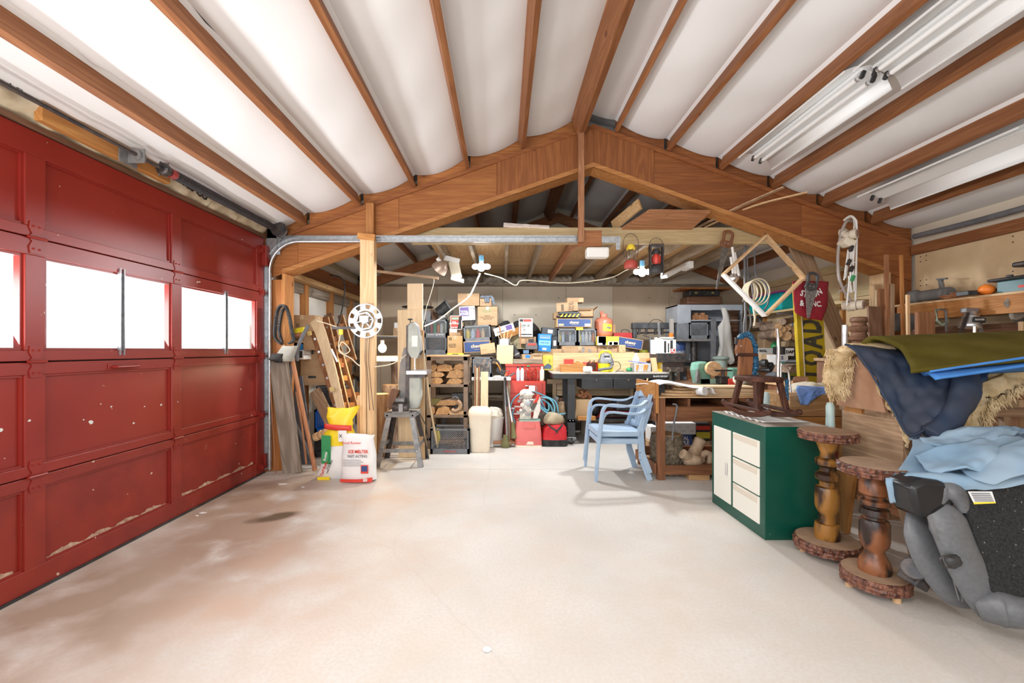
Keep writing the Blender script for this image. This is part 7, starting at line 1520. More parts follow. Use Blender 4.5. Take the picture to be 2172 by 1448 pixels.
# carpeted back face
b = MB(); ruled(b, [P(2000, 1012, 1.98), P(2040, 1080, 1.94), P(2075, 1180, 1.90), P(2098, 1255, 1.86), P(2130, 1275, 1.85)], [P(2500, 1010, 1.80), P(2500, 1080, 1.78), P(2500, 1170, 1.76), P(2500, 1250, 1.74), P(2500, 1285, 1.73)], 20, 24, amp=.006, fr=6, seed=2)
b.build('carpet_back', BKC, cs, smooth=True, thick=.05)
b = MB(); pp_ = [P(x, y, 1.97) for x, y in ((1918, 1026), (1950, 1014), (1992, 1016), (2012, 1040), (2014, 1074), (1985, 1092), (1940, 1096), (1926, 1060))]
b.prism([(p.x, p.z) for p in reversed(pp_)], 1.94, 2.08).build('plastic_shroud', mat('black_vinyl', (.014, .014, .016), .3), cs, bevel=.022, smooth=True)
def bolster(pts, rs, nm, flat=.6, n=18):
    b = MB(); pp = smooth_path(pts, 36); vs = []
    for i, p in enumerate(pp):
        k = i/36*(len(rs)-1); a = int(min(k, len(rs)-2)); r = rs[a]+(rs[a+1]-rs[a])*(k-a)
        d = (pp[min(i+1, 36)]-pp[max(i-1, 0)]).normalized(); s = d.cross(Vector((0, 1, 0))).normalized(); q = s.cross(d).normalized()
        for j in range(n): t = 2*PI*j/n; vs.append(p+s*r*math.cos(t)+q*r*flat*math.sin(t))
    b.add(vs, [(i*n+j, i*n+(j+1) % n, (i+1)*n+(j+1) % n, (i+1)*n+j) for i in range(36) for j in range(n)]+[tuple(range(n-1, -1, -1)), tuple(36*n+j for j in range(n))])
    return b.build(nm, GV, cs, smooth=True)
bolster([P(1945, 1085, 2.06), P(1955, 1130, 2.03), P(1985, 1190, 2.0), P(2030, 1245, 1.98), P(2070, 1270, 1.97)], [.045, .085, .095, .09, .05], 'outer_bolster', flat=.4)
bolster([P(1985, 1080, 1.95), P(2010, 1110, 1.93), P(2040, 1180, 1.90), P(2080, 1250, 1.88), P(2110, 1290, 1.88)], [.05, .085, .082, .085, .075], 'side_bolster', flat=.4)
bolster([P(1980, 1085, 1.96), P(2000, 1040, 1.97), P(2030, 1050, 1.94), P(2045, 1085, 1.93)], [.02, .05, .04, .02], 'top_gather', flat=.8)
bolster([P(2070, 1290, 1.88), P(2120, 1290, 1.84), P(2190, 1300, 1.80), P(2420, 1300, 1.76)], [.05, .078, .062, .062], 'lower_bolster', flat=.8)
bolster([P(1985, 1075, 1.92), P(1990, 1085, 1.91), P(2100, 1080, 1.90)], [.015, .02, .012], 'top_piping') if False else None
for q in ([(1975, 1090), (2005, 1160), (2030, 1230), (2042, 1275)], [(1968, 1095), (1998, 1165), (2022, 1232), (2034, 1272)]): MB().tube(smooth_path([P(x, y, 1.905 if y < 1200 else 1.90) for x, y in q], 20), .002, 5).build('seam', M['cast'], cs)
MB().ball(P(2022, 1190, 1.86), (.035, .02, .03), 12, 8, noise=.1).build('release_knob', M['black'], cs, smooth=True)
MB().tube(smooth_path([P(2025, 1182, 1.85), P(2005, 1178, 1.85), P(1994, 1186, 1.85), P(2002, 1200, 1.85), P(2018, 1204, 1.85), P(2036, 1197, 1.85)], 20), .003, 6).build('pull_ring', M['iron'], cs, smooth=True)
b = MB(); b.add([P(2053, 1042, 1.84), P(2104, 1042, 1.83), P(2112, 1066, 1.83), P(2066, 1068, 1.835)], [(3, 2, 1, 0)]); lb2 = b.build('care_label', M['paper'], cs, thick=.001)
b = MB(); b.add([P(2065, 1065, 1.833), P(2111, 1064, 1.827), P(2112, 1067, 1.827), P(2066, 1069, 1.832)], [(3, 2, 1, 0)]); b.build('yellow_stripe', M['yellow'], cs, thick=.001)
for i in range(5): MB().bar(P(2060+i*2, 1046+4*i, 1.832), P(2100+i*2, 1046+4*i, 1.828), .001, .004, up=(0, 0, 1)).build('print_line', MATS['grey_print'], cs)
MB().cbox(P(1945, 1215, 2.06), (.07, .1, .12), (0, .5, 0)).cyl(P(1938, 1205, 2.02), P(1938, 1205, 2.12), .05, n=16).build('hinge_mechanism', M['iron'], cs, bevel=.006)

# ================================================================ fluorescent fixtures on the right slope
WR = mat('white_reflector_enamel', (.86, .87, .87), .3)
def fixture(X, y0, y1, dz, label, grp, tubes=True):
    t = thing('fluorescent_fixture', label, 'light fixture', (X, (y0+y1)/2, roofz(X)-.02+dz), rot=(0, math.atan(.362), 0), group=grp); L = (y1-y0)/2
    MB().box(-.06, .06, -L, L, -.0, .055).build('ballast_housing', WR, t, bevel=.003)
    for s in (-1, 1):
        b = MB(); b.grid(lambda u, v: (s*(.06+.105*u), -L+2*L*v, .02-.075*u**1.6), 6, 1); b.build('reflector_wing', WR, t, smooth=True, thick=.003)
        MB().box(*sorted((s*.163, s*.170)), -L, L, -.066, -.052).build('reflector_lip', WR, t)
        if tubes: MB().cyl((s*.038, -L+.035, -.032), (s*.038, L-.035, -.032), .0165, n=14).build('lamp_tube', mat('unlit_tube_glass', (.84, .85, .85), .25), t, smooth=True)
        for e in (-1, 1):
            MB().box(s*.038-.012, s*.038+.012, *sorted((e*L, e*(L-.022))), -.05, .0).build('tube_socket', M['black'], t, bevel=.004)
            if tubes: MB().cyl((s*.038, e*(L-.038), -.032), (s*.038, e*(L-.055), -.032), .0175, n=14).build('tube_end', M['alu'], t, smooth=True)
    return t
fixture(2.43, 2.80, 4.05, 0, 'white twin-tube fluorescent fixture nearest the wooden beam', 'fluorescent strip lights')
fixture(2.44, 1.45, 2.74, -.03, 'white twin-tube fluorescent fixture overhead, running out of the top of the picture', 'fluorescent strip lights')
fixture(3.52, 2.75, 4.0, 0, 'white fluorescent fixture without tubes near the right wall', 'fluorescent strip lights', tubes=False)
fixture(3.53, 1.4, 2.70, -.02, 'white fluorescent fixture with a tube at the right picture edge', 'fluorescent strip lights')
# ================================================================ hung from joists and header
cool = (.93, .97, 1)
def multi(loc, label, power):
    t = bulb(loc, label, power, cool, r=.05)
    em = MATS['bulb_glow_%.2f' % cool[2]]
    for s in (-1, 1): MB().ball((s*.07, -.02, .0), (.045, .035, .035), 14, 8).build('led_lobe', em, t, smooth=True)
    MB().cyl((0, 0, .07), (0, 0, .14), .03, n=12).build('blue_collar', M['lblue'], t, smooth=True)
    return t
m1 = multi(P(1021, 566, 5.25), 'glaring white bulb hanging under the joists near the clamp lamp', 135)
m2 = multi(P(1362, 577, 5.25), 'glaring white bulb hanging under the two lanterns', 125)
tubeobj('power_lead', [P(1018, 580, 5.2), P(1005, 610, 5.3), P(992, 632, 5.3), P(960, 655, 5.3), P(930, 678, 5.3), P(900, 692, 5.2)], .009, mat('bright_cream_cord', (.85, .78, .66), .5), 'thick white cord running down left from the left glaring bulb', 'cord', steps=30)
tubeobj('power_lead', [P(1028, 580, 5.25), P(1060, 588, 5.3), P(1075, 595, 5.3), P(1095, 605, 5.3), P(1112, 594, 5.3), P(1200, 600, 5.3), P(1290, 590, 5.3), P(1330, 572, 5.28), P(1355, 566, 5.25)], .006, cm, 'thin cream cord sagging between the two glaring white bulbs', 'cord', steps=50)
tubeobj('pull_string', [P(918, 585, 5.3), P(920, 600, 5.3), P(905, 650, 5.3), P(885, 705, 5.25), P(800, 712, 5.2)], .003, cm, 'thin pull string hanging left of the clamp lamp', 'string', steps=24)
cl = thing('clamp_lamp', 'copper-coloured clamp lamp reflector hanging from the left joist', 'lamp', P(940, 560, 5.2))
MB().lathe([(.10, -.10), (.098, -.07), (.08, -.02), (.045, .02), (.03, .03)], 22).build('shade', mat('copper_shade', (.55, .42, .34), .35, .5), cl, smooth=True, rot=(.3, .75, 0))
MB().cyl((-.03, 0, .03), (-.07, 0, .07), .025, n=12).build('lamp_socket', M['plastic_w'], cl, smooth=True)
MB().tube(smooth_path([(-.02, 0, .05), (-.06, 0, .11), (-.04, 0, .14), (.0, 0, .14), (.02, 0, .11), (-.0, 0, .05)], 16), .006, 6).build('hanging_loop', M['steel'], cl, smooth=True)
wf = thing('small_light_fixture', 'short white twin-tube light fixture tilted beside the clamp lamp', 'light fixture', P(958, 566, 5.4), rot=(0, .25, 0))
MB().box(-.12, .08, -.04, .02, .06, .12).build('end_cap', M['white'], wf, bevel=.003); MB().cbox((.05, .03, -.02), (.13, .04, .22), (0, -.45, 0)).build('diffuser', mat('yellowed_diffuser', (.7, .64, .5), .4), wf, bevel=.003); MB().box(.03, .19, -.03, .04, -.16, -.115).build('end_cap', M['white'], wf, bevel=.003)
# lanterns
def lantern(x, y, s, label, bodym, capm, cage, Y=4.66):
    t = thing('lantern', label, 'lantern', P(x, y, Y), rot=(0, 0, 0)); q = s
    MB().lathe([(.07*q, 0), (.072*q, .02*q), (.072*q, .06*q), (.05*q, .085*q), (.04*q, .09*q)], 20).build('fuel_tank', bodym, t, smooth=True)
    MB().lathe([(.035*q, .09*q), (.05*q, .13*q), (.048*q, .17*q), (.03*q, .20*q)], 18).build('glass_globe', M['jar'] if cage != M['black'] else M['red'], t, smooth=True)
    MB().lathe([(.045*q, .20*q), (.05*q, .215*q), (.035*q, .25*q), (.03*q, .26*q)], 18).build('cap', capm, t, smooth=True)
    b = MB()
    for k in range(8): a = PI/4*k; b.tube([(.055*q*math.cos(a), .055*q*math.sin(a), .08*q), (.062*q*math.cos(a), .062*q*math.sin(a), .15*q), (.05*q*math.cos(a), .05*q*math.sin(a), .21*q)], .0025, 4)
    ring(b, .06*q, .064*q, -.002, .002, 20) if False else None
    b.build('wire_guard', cage, t)
    MB().tube(smooth_path([(-.07*q, 0, .12*q), (-.085*q, 0, .28*q), (-.04*q, 0, .37*q), (.04*q, 0, .37*q), (.085*q, 0, .28*q), (.07*q, 0, .12*q)], 20), .003, 5).build('bail_handle', M['iron'], t, smooth=True)
    return t
lantern(1338, 569, 1.0, 'red lantern with yellow cap and wire cage hanging from the header', mat('lantern_red', (.5, .08, .06), .4), M['yellow'], mat('rust_wire', (.3, .15, .1), .6))
l2 = lantern(1392, 578, 1.0, 'black-framed railway lantern with red globe hanging from the header', M['black'], M['black'], M['black'])
for s in (-1, 1): MB().box(*sorted((s*.06, s*.074)), -.03, .03, -.03, .29).build('side_frame', M['iron'], l2, bevel=.003)
MB().box(-.074, .074, -.035, .035, .28, .31).build('top_frame', M['iron'], l2, bevel=.004)
# small strip light under joists
sl2 = thing('strip_light', 'small white strip light fixed slanting under the joists', 'light fixture', P(1436, 570, 5.5))
MB().bar(P(1408, 587, 5.3)-P(1436, 570, 5.5), P(1462, 558, 5.6)-P(1436, 570, 5.5), .10, .045).build('housing', M['white'], sl2, bevel=.004); MB().box(.13, .19, -.06, .16, .0, .09).build('end_cap', M['white'], sl2, bevel=.004)
# door opener box on the track end
ob = solid((1245, 523, 1293, 545), 4.38, .12, 'white plastic tub hanging under the end of the door track', 'tub', M['plastic_w'], 'hanging_tub', bevel=.02)
# saw on header, tubes, cords
def handsaw(x0, y0, x1, y1, Y, label, wh=.075, hm=None, blm=None, hl=.14):
    a, c = P(x0, y0, Y), P(x1, y1, Y); d = c-a; L = d.length; t = thing('hand_saw', label, 'saw', a, rot=(0, math.atan2(-d.x, -d.z), 0))
    hm = hm or W_('bench', 'z')
    MB().prism([(-wh*.55, -hl*.8), (wh*.62, -hl*.95), (wh*.25, -L), (wh*.05, -L)], -.0015, .0015).build('blade', blm or mat('rusty_blade', (.10, .095, .09), .5, .5, c2=(.2, .17, .14), scale=18), t)
    o_ = [(-.045, .01), (.0, .03), (.05, .01), (.055, -.05), (.05, -.12), (.0, -.14), (-.05, -.12), (-.035, -.06)]
    b = MB(); pts = [Vector((x, 0, z)) for x, z in o_]; b.tube(smooth_path(pts+[pts[0]], 24), .0155, 8); b.prism([(-.05, -.14), (.055, -.13), (.05, -.075), (-.04, -.075)], -.011, .011); b.build('handle', hm, t, bevel=0, smooth=True)
    for x in (-.02, .02): MB().cyl((x, -.014, -.11), (x, -.011, -.11), .007, n=8).build('rivet', M['steel'], t)
    return t
handsaw(1544, 496, 1518, 612, 4.66, 'dark hand saw with brown handle hanging from the pale header')
tb_ = 'white lamp tubes hanging by the diamond frame'
for i, (a, c) in enumerate((((1550, 545), (1556, 585)), ((1553, 524), (1562, 588)), ((1558, 535), (1568, 585)))): tag(MB().cyl(P(*a, 4.6+.03*i), P(*c, 4.6+.03*i), .013, n=12).build('lamp_tube', M['plastic_w'], None, smooth=True), ['leftmost white tube hanging behind the diamond frame', 'middle white tube hanging behind the diamond frame', 'rightmost white tube hanging behind the diamond frame'][i], 'tube', tb_)
rf_ = MB().lathe([(.01, 0), (.05, .02), (.055, .04), (.03, .05)], 16, axis='y').build('silver_reflector', M['chrome'], None, smooth=True, loc=P(1560, 589, 4.5)); tag(rf_, 'round silver lamp reflector at the foot of the white tubes', 'reflector')
YC = 4.85
for i, q in enumerate(([(1579, 515), (1580, 600), (1582, 720)], [(1585, 520), (1585, 560), (1586, 600), (1576, 640)], [(1600, 515), (1601, 560), (1604, 585), (1622, 600), (1630, 625), (1627, 648), (1612, 662), (1600, 640), (1594, 600), (1588, 588)], [(1582, 650), (1590, 660), (1592, 690), (1580, 712), (1578, 690), (1582, 655)])):
    tubeobj('rubber_hose', [P(x, y, YC) for x, y in q], .009 if i else .013, M['rubber'], ['straight thick grey hose hanging left inside the diamond frame', 'thinner grey hose hanging beside the thick one', 'long grey hose looping wide behind the diamond frame', 'small grey hose loop hanging below the diamond frame'][i], 'hose', steps=40)
rp = [(math.cos(t)*.12, -.02*t/6, math.sin(t)*.2) for t in [k*.35 for k in range(50)]]
rc2 = thing('coiled_rope', 'cream coiled rope hanging inside the diamond frame', 'rope', P(1595, 620, 4.78))
CRP = mat('cream_rope', (.66, .58, .42), .8)
for i in range(4): MB().tube([(math.cos(t)*(.085+.012*i)+.02*i-.02, -.02*i, math.sin(t)*(.115+.01*i)) for t in [k*PI/14 for k in range(28)]], .0085, 7, closed=True).build('rope_loop', CRP, rc2, smooth=True)
MB().tube(smooth_path([(0, -.03, .10), (.01, -.04, 0), (-.01, -.04, -.12), (.01, -.04, -.28), (.0, -.04, -.38)], 14), [.014]*11+[.01]*4, 7).build('rope_tail', CRP, rc2, smooth=True)
df = thing('picture_moulding', 'square pale picture-frame moulding hanging cornerwise from the beam', 'frame', (0, 0, 0))
cn_ = [P(1623, 500, 4.22), P(1704, 589, 4.22), P(1622, 670, 4.22), P(1534, 582, 4.22)]
for i in range(4): MB().bar(cn_[i], cn_[(i+1) % 4], .02, .07, up=(0, 1, 0)).build('frame_side', W_('pine', 'x') if i != 2 else M['white'], df, bevel=.002)
MB().cyl(P(1623, 497, 4.3), P(1623, 494, 4.49), .004, n=6).build('hook', M['iron'], df)
# brace plank, red canvas, front saw, yellow plank
plank(P(1796, 748, 5.0), P(1690, 516, 4.87), .20, .035, W_('weath', 'z'), 'wide diagonal brace plank slanting down from the header')
rbg = thing('red_canvas_apron', 'dark red canvas with white lettering hanging before the brace', 'canvas', (0, 0, 0))
RC = mat('dark_red_canvas', (.30, .012, .025), .8, c2=(.24, .01, .02), scale=5, bump=.25)
b = MB(); ruled(b, [P(1681, 596, 4.44), P(1683, 625, 4.42), P(1685, 652, 4.43), P(1688, 665, 4.44), P(1712, 676, 4.44)], [P(1758, 597, 4.44), P(1755, 625, 4.42), P(1754, 650, 4.42), P(1748, 668, 4.42), P(1744, 680, 4.43)], 20, 18, amp=.02, fr=8, bulge=.02)
b.build('canvas', RC, rbg, smooth=True, thick=.006)
for s_, x, y, r_ in (('STI', 1707, 624, .35), ('ON', 1733, 622, -.5), ('&', 1701, 643, 0), ('INC.', 1731, 645, 0)): text(s_, .085 if len(s_) < 4 else .075, P(x, y, 4.375), rbg, M['paper'], off=.002, squash=.8, rot=(PI/2, r_, 0))
MB().cyl(P(1722, 600, 4.33), P(1722, 600, 4.92), .006, n=6).build('nail', M['iron'], rbg)
handsaw(1723, 585, 1711, 674, 4.34, 'rusty hand saw with dark handle hanging over the red canvas', wh=.11, hm=mat('worn_black_handle', (.06, .055, .055), .6), blm=mat('pitted_blade', (.16, .15, .15), .5, .4, c2=(.28, .26, .25), scale=40))
YP = 4.75
lo = thing('yellow_plank', 'tall yellow ramp plank with black lettering leaning by the brace', 'sign', (0, 0, 0))
YLM = mat('worn_yellow_paint', (.55, .40, .01), .55, c2=(.45, .32, .01), scale=7, spots=(9, .68, (.2, .15, .05)))
a, c = P(1731, 880, YP), P(1716, 600, YP); d = (c-a).normalized(); xax = d.cross(Vector((0, 1, 0))).normalized()*-1
def yl(u, v, off=0): return a+d*v*(c-a).length+xax*u+Vector((0, off, 0))
b = MB(); b.bar(a, c, .26, .03, up=(0, 1, 0)).build('plank_face', YLM, lo, bevel=.003)
MB().bar(yl(-.165, 0, -.02), yl(-.165, 1, -.02), .05, .05, up=(0, 1, 0)).build('side_flange', YLM, lo, bevel=.003); MB().bar(yl(-.135, 0, -.025), yl(-.135, 1, -.025), .008, .05, up=(0, 1, 0)).build('pale_edge', M['cream'], lo)
for s_, yy in (('L', 789), ('O', 759), ('A', 724), ('D', 692)):
    q = P(1719+(yy-700)*.055+2, yy, YP-.018); text(s_, .35, q, lo, mat('sign_black', (.035, .033, .028), .7, c2=(.08, .07, .04), scale=14), rot=(PI/2, -PI/2+.05, 0), off=.014, squash=.60, sp=1)
# hanging folded cart with wheels and hose
hc = thing('folding_cart', 'white tubular folding cart with eight wheels hanging from the beam', 'cart', (0, 0, 0))
Yh = 4.25; WT2 = M['plastic_w']
MB().tube(smooth_path([P(1790, 467, Yh), P(1803, 458, Yh), P(1813, 464, Yh), P(1817, 480, Yh), P(1816, 560, Yh), P(1814, 645, Yh)], 24), .009, 8).build('frame_tube', WT2, hc, smooth=True)
MB().tube(smooth_path([P(1797, 463, Yh+.05), P(1809, 462, Yh+.05), P(1812, 480, Yh+.05), P(1803, 530, Yh+.05), P(1793, 590, Yh+.05)], 20), .009, 8).build('frame_tube', WT2, hc, smooth=True)
for a_, c_ in (((1799, 530), (1790, 594)), ((1801, 595), (1796, 648)), ((1805, 530), (1803, 620)), ((1808, 532), (1812, 618)), ((1800, 585), (1807, 620)), ((1812, 520), (1808, 590)), ((1797, 560), (1813, 556))): MB().cyl(P(*a_, Yh-.02), P(*c_, Yh-.02), .007, n=8).build('strut', WT2, hc, smooth=True)
for x, y in ((1805, 527), (1806, 570), (1800, 556), (1808, 590)): MB().cbox(P(x, y, Yh-.03), (.03, .03, .06), (0, .4, 0)).build('clip', M['green'] if y == 590 else M['iron'], hc, bevel=.004)
MB().prism([(P(1783, 0, Yh).x, P(0, 515, Yh).z), (P(1790, 0, Yh).x, P(0, 503, Yh).z), (P(1812, 0, Yh).x, P(0, 512, Yh).z), (P(1808, 0, Yh).x, P(0, 522, Yh).z), (P(1796, 0, Yh).x, P(0, 524, Yh).z)], Yh-.04, Yh+.06).build('seat_cloth', M['cream'], hc, bevel=.008)
for x, y, yo in ((1812, 496, -.06), (1800, 500, 0), (1792, 497, .05), (1788, 494, .1), (1826, 646, -.06), (1812, 648, -.02), (1804, 650, .04), (1794, 648, .1)):
    p = P(x, y, Yh+yo); w2 = MB().cyl(p+Vector((-.012, .02, 0)), p+Vector((.012, -.02, 0)), .046, n=22).build('wheel', mat('cream_tyre', (.68, .6, .48), .6), hc, smooth=True); MB().cyl(p+Vector((.011, -.019, 0)), p+Vector((.015, -.025, 0)), .032, n=18).build('hub', mat('brown_hub', (.33, .2, .16), .6), w2)
tubeobj('vacuum_hose', [P(1808, 470, 4.35), P(1795, 470, 4.3), P(1783, 500, 4.3), P(1777, 545, 4.3), P(1780, 590, 4.3), P(1790, 615, 4.3), P(1806, 640, 4.3), P(1815, 642, 4.32)], .014, mat('translucent_grey_hose', (.40, .35, .32), .3), 'thick translucent grey hose looping behind the hanging cart', 'hose', n=12, steps=50)
tubeobj('hose_end', [P(1779, 620, 4.5), P(1790, 612, 4.45), P(1797, 604, 4.45)], .012, MATS['translucent_grey_hose'], 'short cut hose end crossing behind the hanging cart', 'hose')
# lumber sticks through the beam, loft things
for i, (a_, c_, w2) in enumerate((((1480, 482), (1662, 397), .045), ((1495, 482), (1712, 408), .03))):
    b = MB(); ps = smooth_path([P(*a_, 4.9), P((a_[0]+c_[0])/2-5, (a_[1]+c_[1])/2-(0 if i == 0 else 8), 4.42), P(*c_, 4.1)], 12)
    for p, q in zip(ps[:-1], ps[1:]): b.bar(p, q+(q-p)*.05, w2, .012)
    tag(b.build('wood_moulding', W_('pine' if i else 'weath', 'x'), None), ['upper long thin moulding jutting out over the header', 'lower curved long moulding jutting out over the header'][i], 'moulding')
for i, (x0_, y0_, x1_, y1_, Y_, h_, m_, lb_) in enumerate(((1300, 480, 1358, 432, 4.62, .13, 'ply', 'orange-brown board end leaning out of the loft, left'), (1440, 482, 1512, 446, 4.62, .09, 'beam', 'short board end at the right of the loft sheet'))):
    p, q = P(x0_, y0_, Y_+.3), P(x1_, y1_, Y_); o = MB().bar(p, q, .03, h_, up=(0, .2, 1)).build('loft_board', W_(m_, 'x'), None, bevel=.003); tag(o, lb_, 'board')
b = MB(); b.add([P(1318, 485, 4.75), P(1466, 485, 4.75), P(1506, 448, 4.45), P(1378, 446, 4.45)], [(0, 1, 2, 3)]); tag(b.build('loft_sheet', W_('cedar', 'x'), None, thick=.03), 'wide brown plywood sheet sliding out over the header', 'board')
tubeobj('white_pipe', [P(1372, 482, 4.72), P(1430, 479, 4.72), P(1460, 480, 4.72)], .012, M['plastic_w'], 'thin white pipe lying on the header below the plywood sheet', 'pipe')
o = MB(); ruled(o, [P(1068, 474, 4.76), P(1068, 480, 4.74)], [P(1165, 480, 4.76), P(1165, 484, 4.74)], 20, 3, amp=.01, fr=20); tag(o.build('foam_strip', mat('pinkish_foam', (.75, .68, .62), .9), None, thick=.025), 'pale torn foam strip lying on top of the header beam', 'foam')
for i, (x0_, y0_, x1_, y1_, lb_) in enumerate(((905, 470, 985, 484, 'dark box in the shadow at the left end of the loft'), (1165, 458, 1225, 481, 'dark brown box in the loft behind the hanger post'), (1000, 455, 1040, 482, 'dark flat case on the loft left of the foam strip'))):
    solid((x0_, y0_, x1_, y1_), 5.4+.3*i, .3, lb_, 'box', M['iron'] if i != 1 else W_('walnut', 'x'), 'loft_box', z=2.622)
# thin rail left: horizontal stick
o = MB().bar(P(797, 575, 5.2), P(930, 590, 5.25), .03, .03).build('cross_stick', W_('weath', 'x'), None); tag(o, 'thin horizontal batten running from the post to the clamp lamp', 'batten')
# ================================================================ locker area at the back right
LK = mat('pale_grey_locker_steel', (.44, .46, .50), .5, c2=(.37, .39, .43), scale=5)
lk = thing('steel_locker', 'tall pale grey steel cabinet with open shelves at the back', 'locker', (0, 0, 0)); Yl = 6.85
lx0, lx1, lx2, lz = P(1437, 0, Yl).x, P(1465, 0, Yl).x, P(1575, 0, Yl).x, P(0, 646, Yl).z
MB().box(lx0, lx0+.015, Yl, Yl+.5, 0, lz).box(lx0, lx2, Yl+.49, Yl+.5, 0, lz).box(lx2-.015, lx2, Yl, Yl+.5, 0, lz).box(lx0, lx2, Yl, Yl+.5, lz-.02, lz).build('carcass', LK, lk)
MB().box(lx0, lx1, Yl-.01, Yl, 0, lz).build('left_door', LK, lk, bevel=.003); MB().box(lx1, lx2, Yl-.005, Yl+.0, lz-.09, lz).build('header_panel', LK, lk)
for z in (P(0, 678, Yl).z, .9, .4): MB().box(lx1, lx2, Yl, Yl+.48, z-.02, z).build('shelf', LK, lk)
MB().box(P(1545, 0, Yl).x, P(1568, 0, Yl).x, Yl+.02, Yl+.04, .8, P(0, 655, Yl).z).build('louvre_panel', W_('dark', 'x'), lk)
for i in range(14): z = .95+.065*i; MB().cbox((P(1556, 0, Yl).x, Yl+.01, z), (.15, .008, .05), (.5, 0, 0)).build('louvre_slat', W_('walnut', 'x'), lk)
for i in range(5): x = P(1472+7*i, 0, 6.9).x; tag(MB().box(-.025, .025, -.05, .05, 0, .05+.035*((i*3) % 2+1)).build('wood_block', W_('cedar', 'x'), None, bevel=.002, loc=(x, Yl+.12, P(0, 678, Yl).z)), ['leftmost small brown block on the locker shelf', 'second small brown block on the locker shelf', 'middle small brown block on the locker shelf', 'fourth small brown block on the locker shelf', 'rightmost small brown block on the locker shelf'][i], 'block', 'wood blocks on the locker shelf')
sc1 = solid((1458, 628, 1532, 645), Yl+.1, .3, 'brown leather suitcase lying on top of the steel locker', 'suitcase', W_('walnut', 'x'), 'suitcase', bevel=.02)
sc2 = solid((1462, 615, 1528, 628), Yl+.12, .28, 'black suitcase with brass catches on the brown suitcase', 'suitcase', M['black'], 'suitcase', bevel=.02)
for x in (1476, 1512): MB().box(-.02, .02, -.006, .0, 0, .03).build('catch', MATS['brass_plate'], sc2, loc=((x-1495)/900*Yl, -.14, .04))
o = solid((1445, 609, 1553, 613), Yl+.1, .35, 'thin reddish shelf board fixed above the suitcases', 'shelf', W_('beam', 'x'), 'wall_shelf_board')
gt = thing('grey_steel_table', 'dark grey steel table holding the lattice crate before the locker', 'table', (0, 0, 0)); Yg = 6.5
tzg = P(0, 718, Yg).z
MB().box(P(1436, 0, Yg).x, P(1516, 0, Yg).x, Yg, Yg+.33, tzg-.04, tzg).build('tabletop', M['cast'], gt, bevel=.003)
MB().cyl((P(1484, 0, Yg).x, Yg+.2, 0), (P(1484, 0, Yg).x, Yg+.2, tzg-.04), .05, n=16).build('column', M['iron'], gt)
MB().bar((P(1515, 0, 6.4).x, Yg-.05, .0), (P(1512, 0, 6.4).x+.06, Yg-.0, P(0, 676, Yg).z), .06, .05, up=(0, 1, 0)).build('leg', M['rubber'], gt)
MB().box(P(1436, 0, Yg).x, P(1516, 0, Yg).x, Yg+.05, Yg+.35, P(0, 765, Yg).z-.03, P(0, 765, Yg).z).build('lower_shelf', M['iron'], gt)
(X_, Yc_, Z_), w3, h3 = pbox(1462, 683, 1504, 717, Yg, .3); crate((X_, Yc_, tzg), w3, .3, h3, 'grey lattice crate standing on the steel table')
solid((1436, 685, 1462, 717), Yg+.02, .3, 'grey solid-sided crate left of the lattice crate', 'crate', M['crate'], 'storage_crate', z=tzg)
bkb = thing('blue_white_bucket', 'white bucket with blue top band under the steel table', 'bucket', (P(1450, 0, Yg).x, Yg+.2, P(0, 764, Yg).z))
MB().lathe([(.085, 0), (.10, .18), (.10, .19)], 20).build('bucket', M['plastic_w'], bkb, smooth=True); MB().lathe([(.102, .15), (.106, .27), (.10, .28)], 20).build('blue_band', M['navy'], bkb, smooth=True)
text('TORO', .05, (0, -.1, .13), bkb, M['navy'], off=.001)
ct = thing('hanging_coat', 'pale grey-white coat hanging in front of the louvred panel', 'coat', (0, 0, 0))
b = MB(); loft(b, [(P(1541, 0, 6.5).x, 6.5, P(0, 772, 6.5).z, .10, .05), (P(1540, 0, 6.5).x, 6.5, P(0, 765, 6.5).z, .135, .07), (P(1539, 0, 6.5).x, 6.5, P(0, 730, 6.5).z, .12, .07), (P(1538, 0, 6.5).x, 6.5, P(0, 695, 6.5).z, .085, .05), (P(1536, 0, 6.5).x, 6.5, P(0, 675, 6.5).z, .03, .03), (P(1535, 0, 6.5).x, 6.5, P(0, 656, 6.5).z, .006, .006)], pw=2.2, amp=.11, fr=13, n=44)
b.build('coat_body', mat('oatmeal_cloth', (.50, .48, .45), .9, c2=(.42, .40, .37), scale=5, stretch=(3, 3, .5), bump=.4), ct, smooth=True)
MB().cyl((P(1535, 0, 6.5).x, 6.5, P(0, 657, 6.5).z), (P(1535, 0, 6.5).x, 6.86, P(0, 653, 6.5).z), .004, n=6).build('hook', M['iron'], ct)
# machine bench with green lathe
lbn = thing('lathe_bench', 'dark timber bench carrying the green wood lathe', 'bench', (0, 0, 0)); YL = 5.25
MB().box(P(1455, 0, YL).x, 3.9, YL-.05, YL+.6, .82, .86).build('bench_top', W_('walnut', 'x'), lbn)
for x in (2.35, 3.1, 3.8):
    for y in (YL, YL+.5): MB().box(x-.04, x+.04, y, y+.07, 0, .82).build('leg', W_('walnut', 'z'), lbn)
MB().box(P(1445, 0, 6.2).x, 4.1, 6.0, 6.42, .99, 1.03).build('rear_top', W_('joist', 'x'), lbn); MB().box(P(1445, 0, 6.2).x, 4.1, 6.0, 6.02, .0, .99).build('rear_panel', W_('cedar', 'x'), lbn)
GL = mat('lathe_green_enamel', (.13, .30, .22), .45, c2=(.2, .38, .3), scale=12)
lt_ = thing('wood_lathe', 'green wood lathe with a round pale disc mounted on it', 'lathe', (0, 0, 0))
def lp_(x, y): q = P(x, y, YL); return (q.x, q.z)
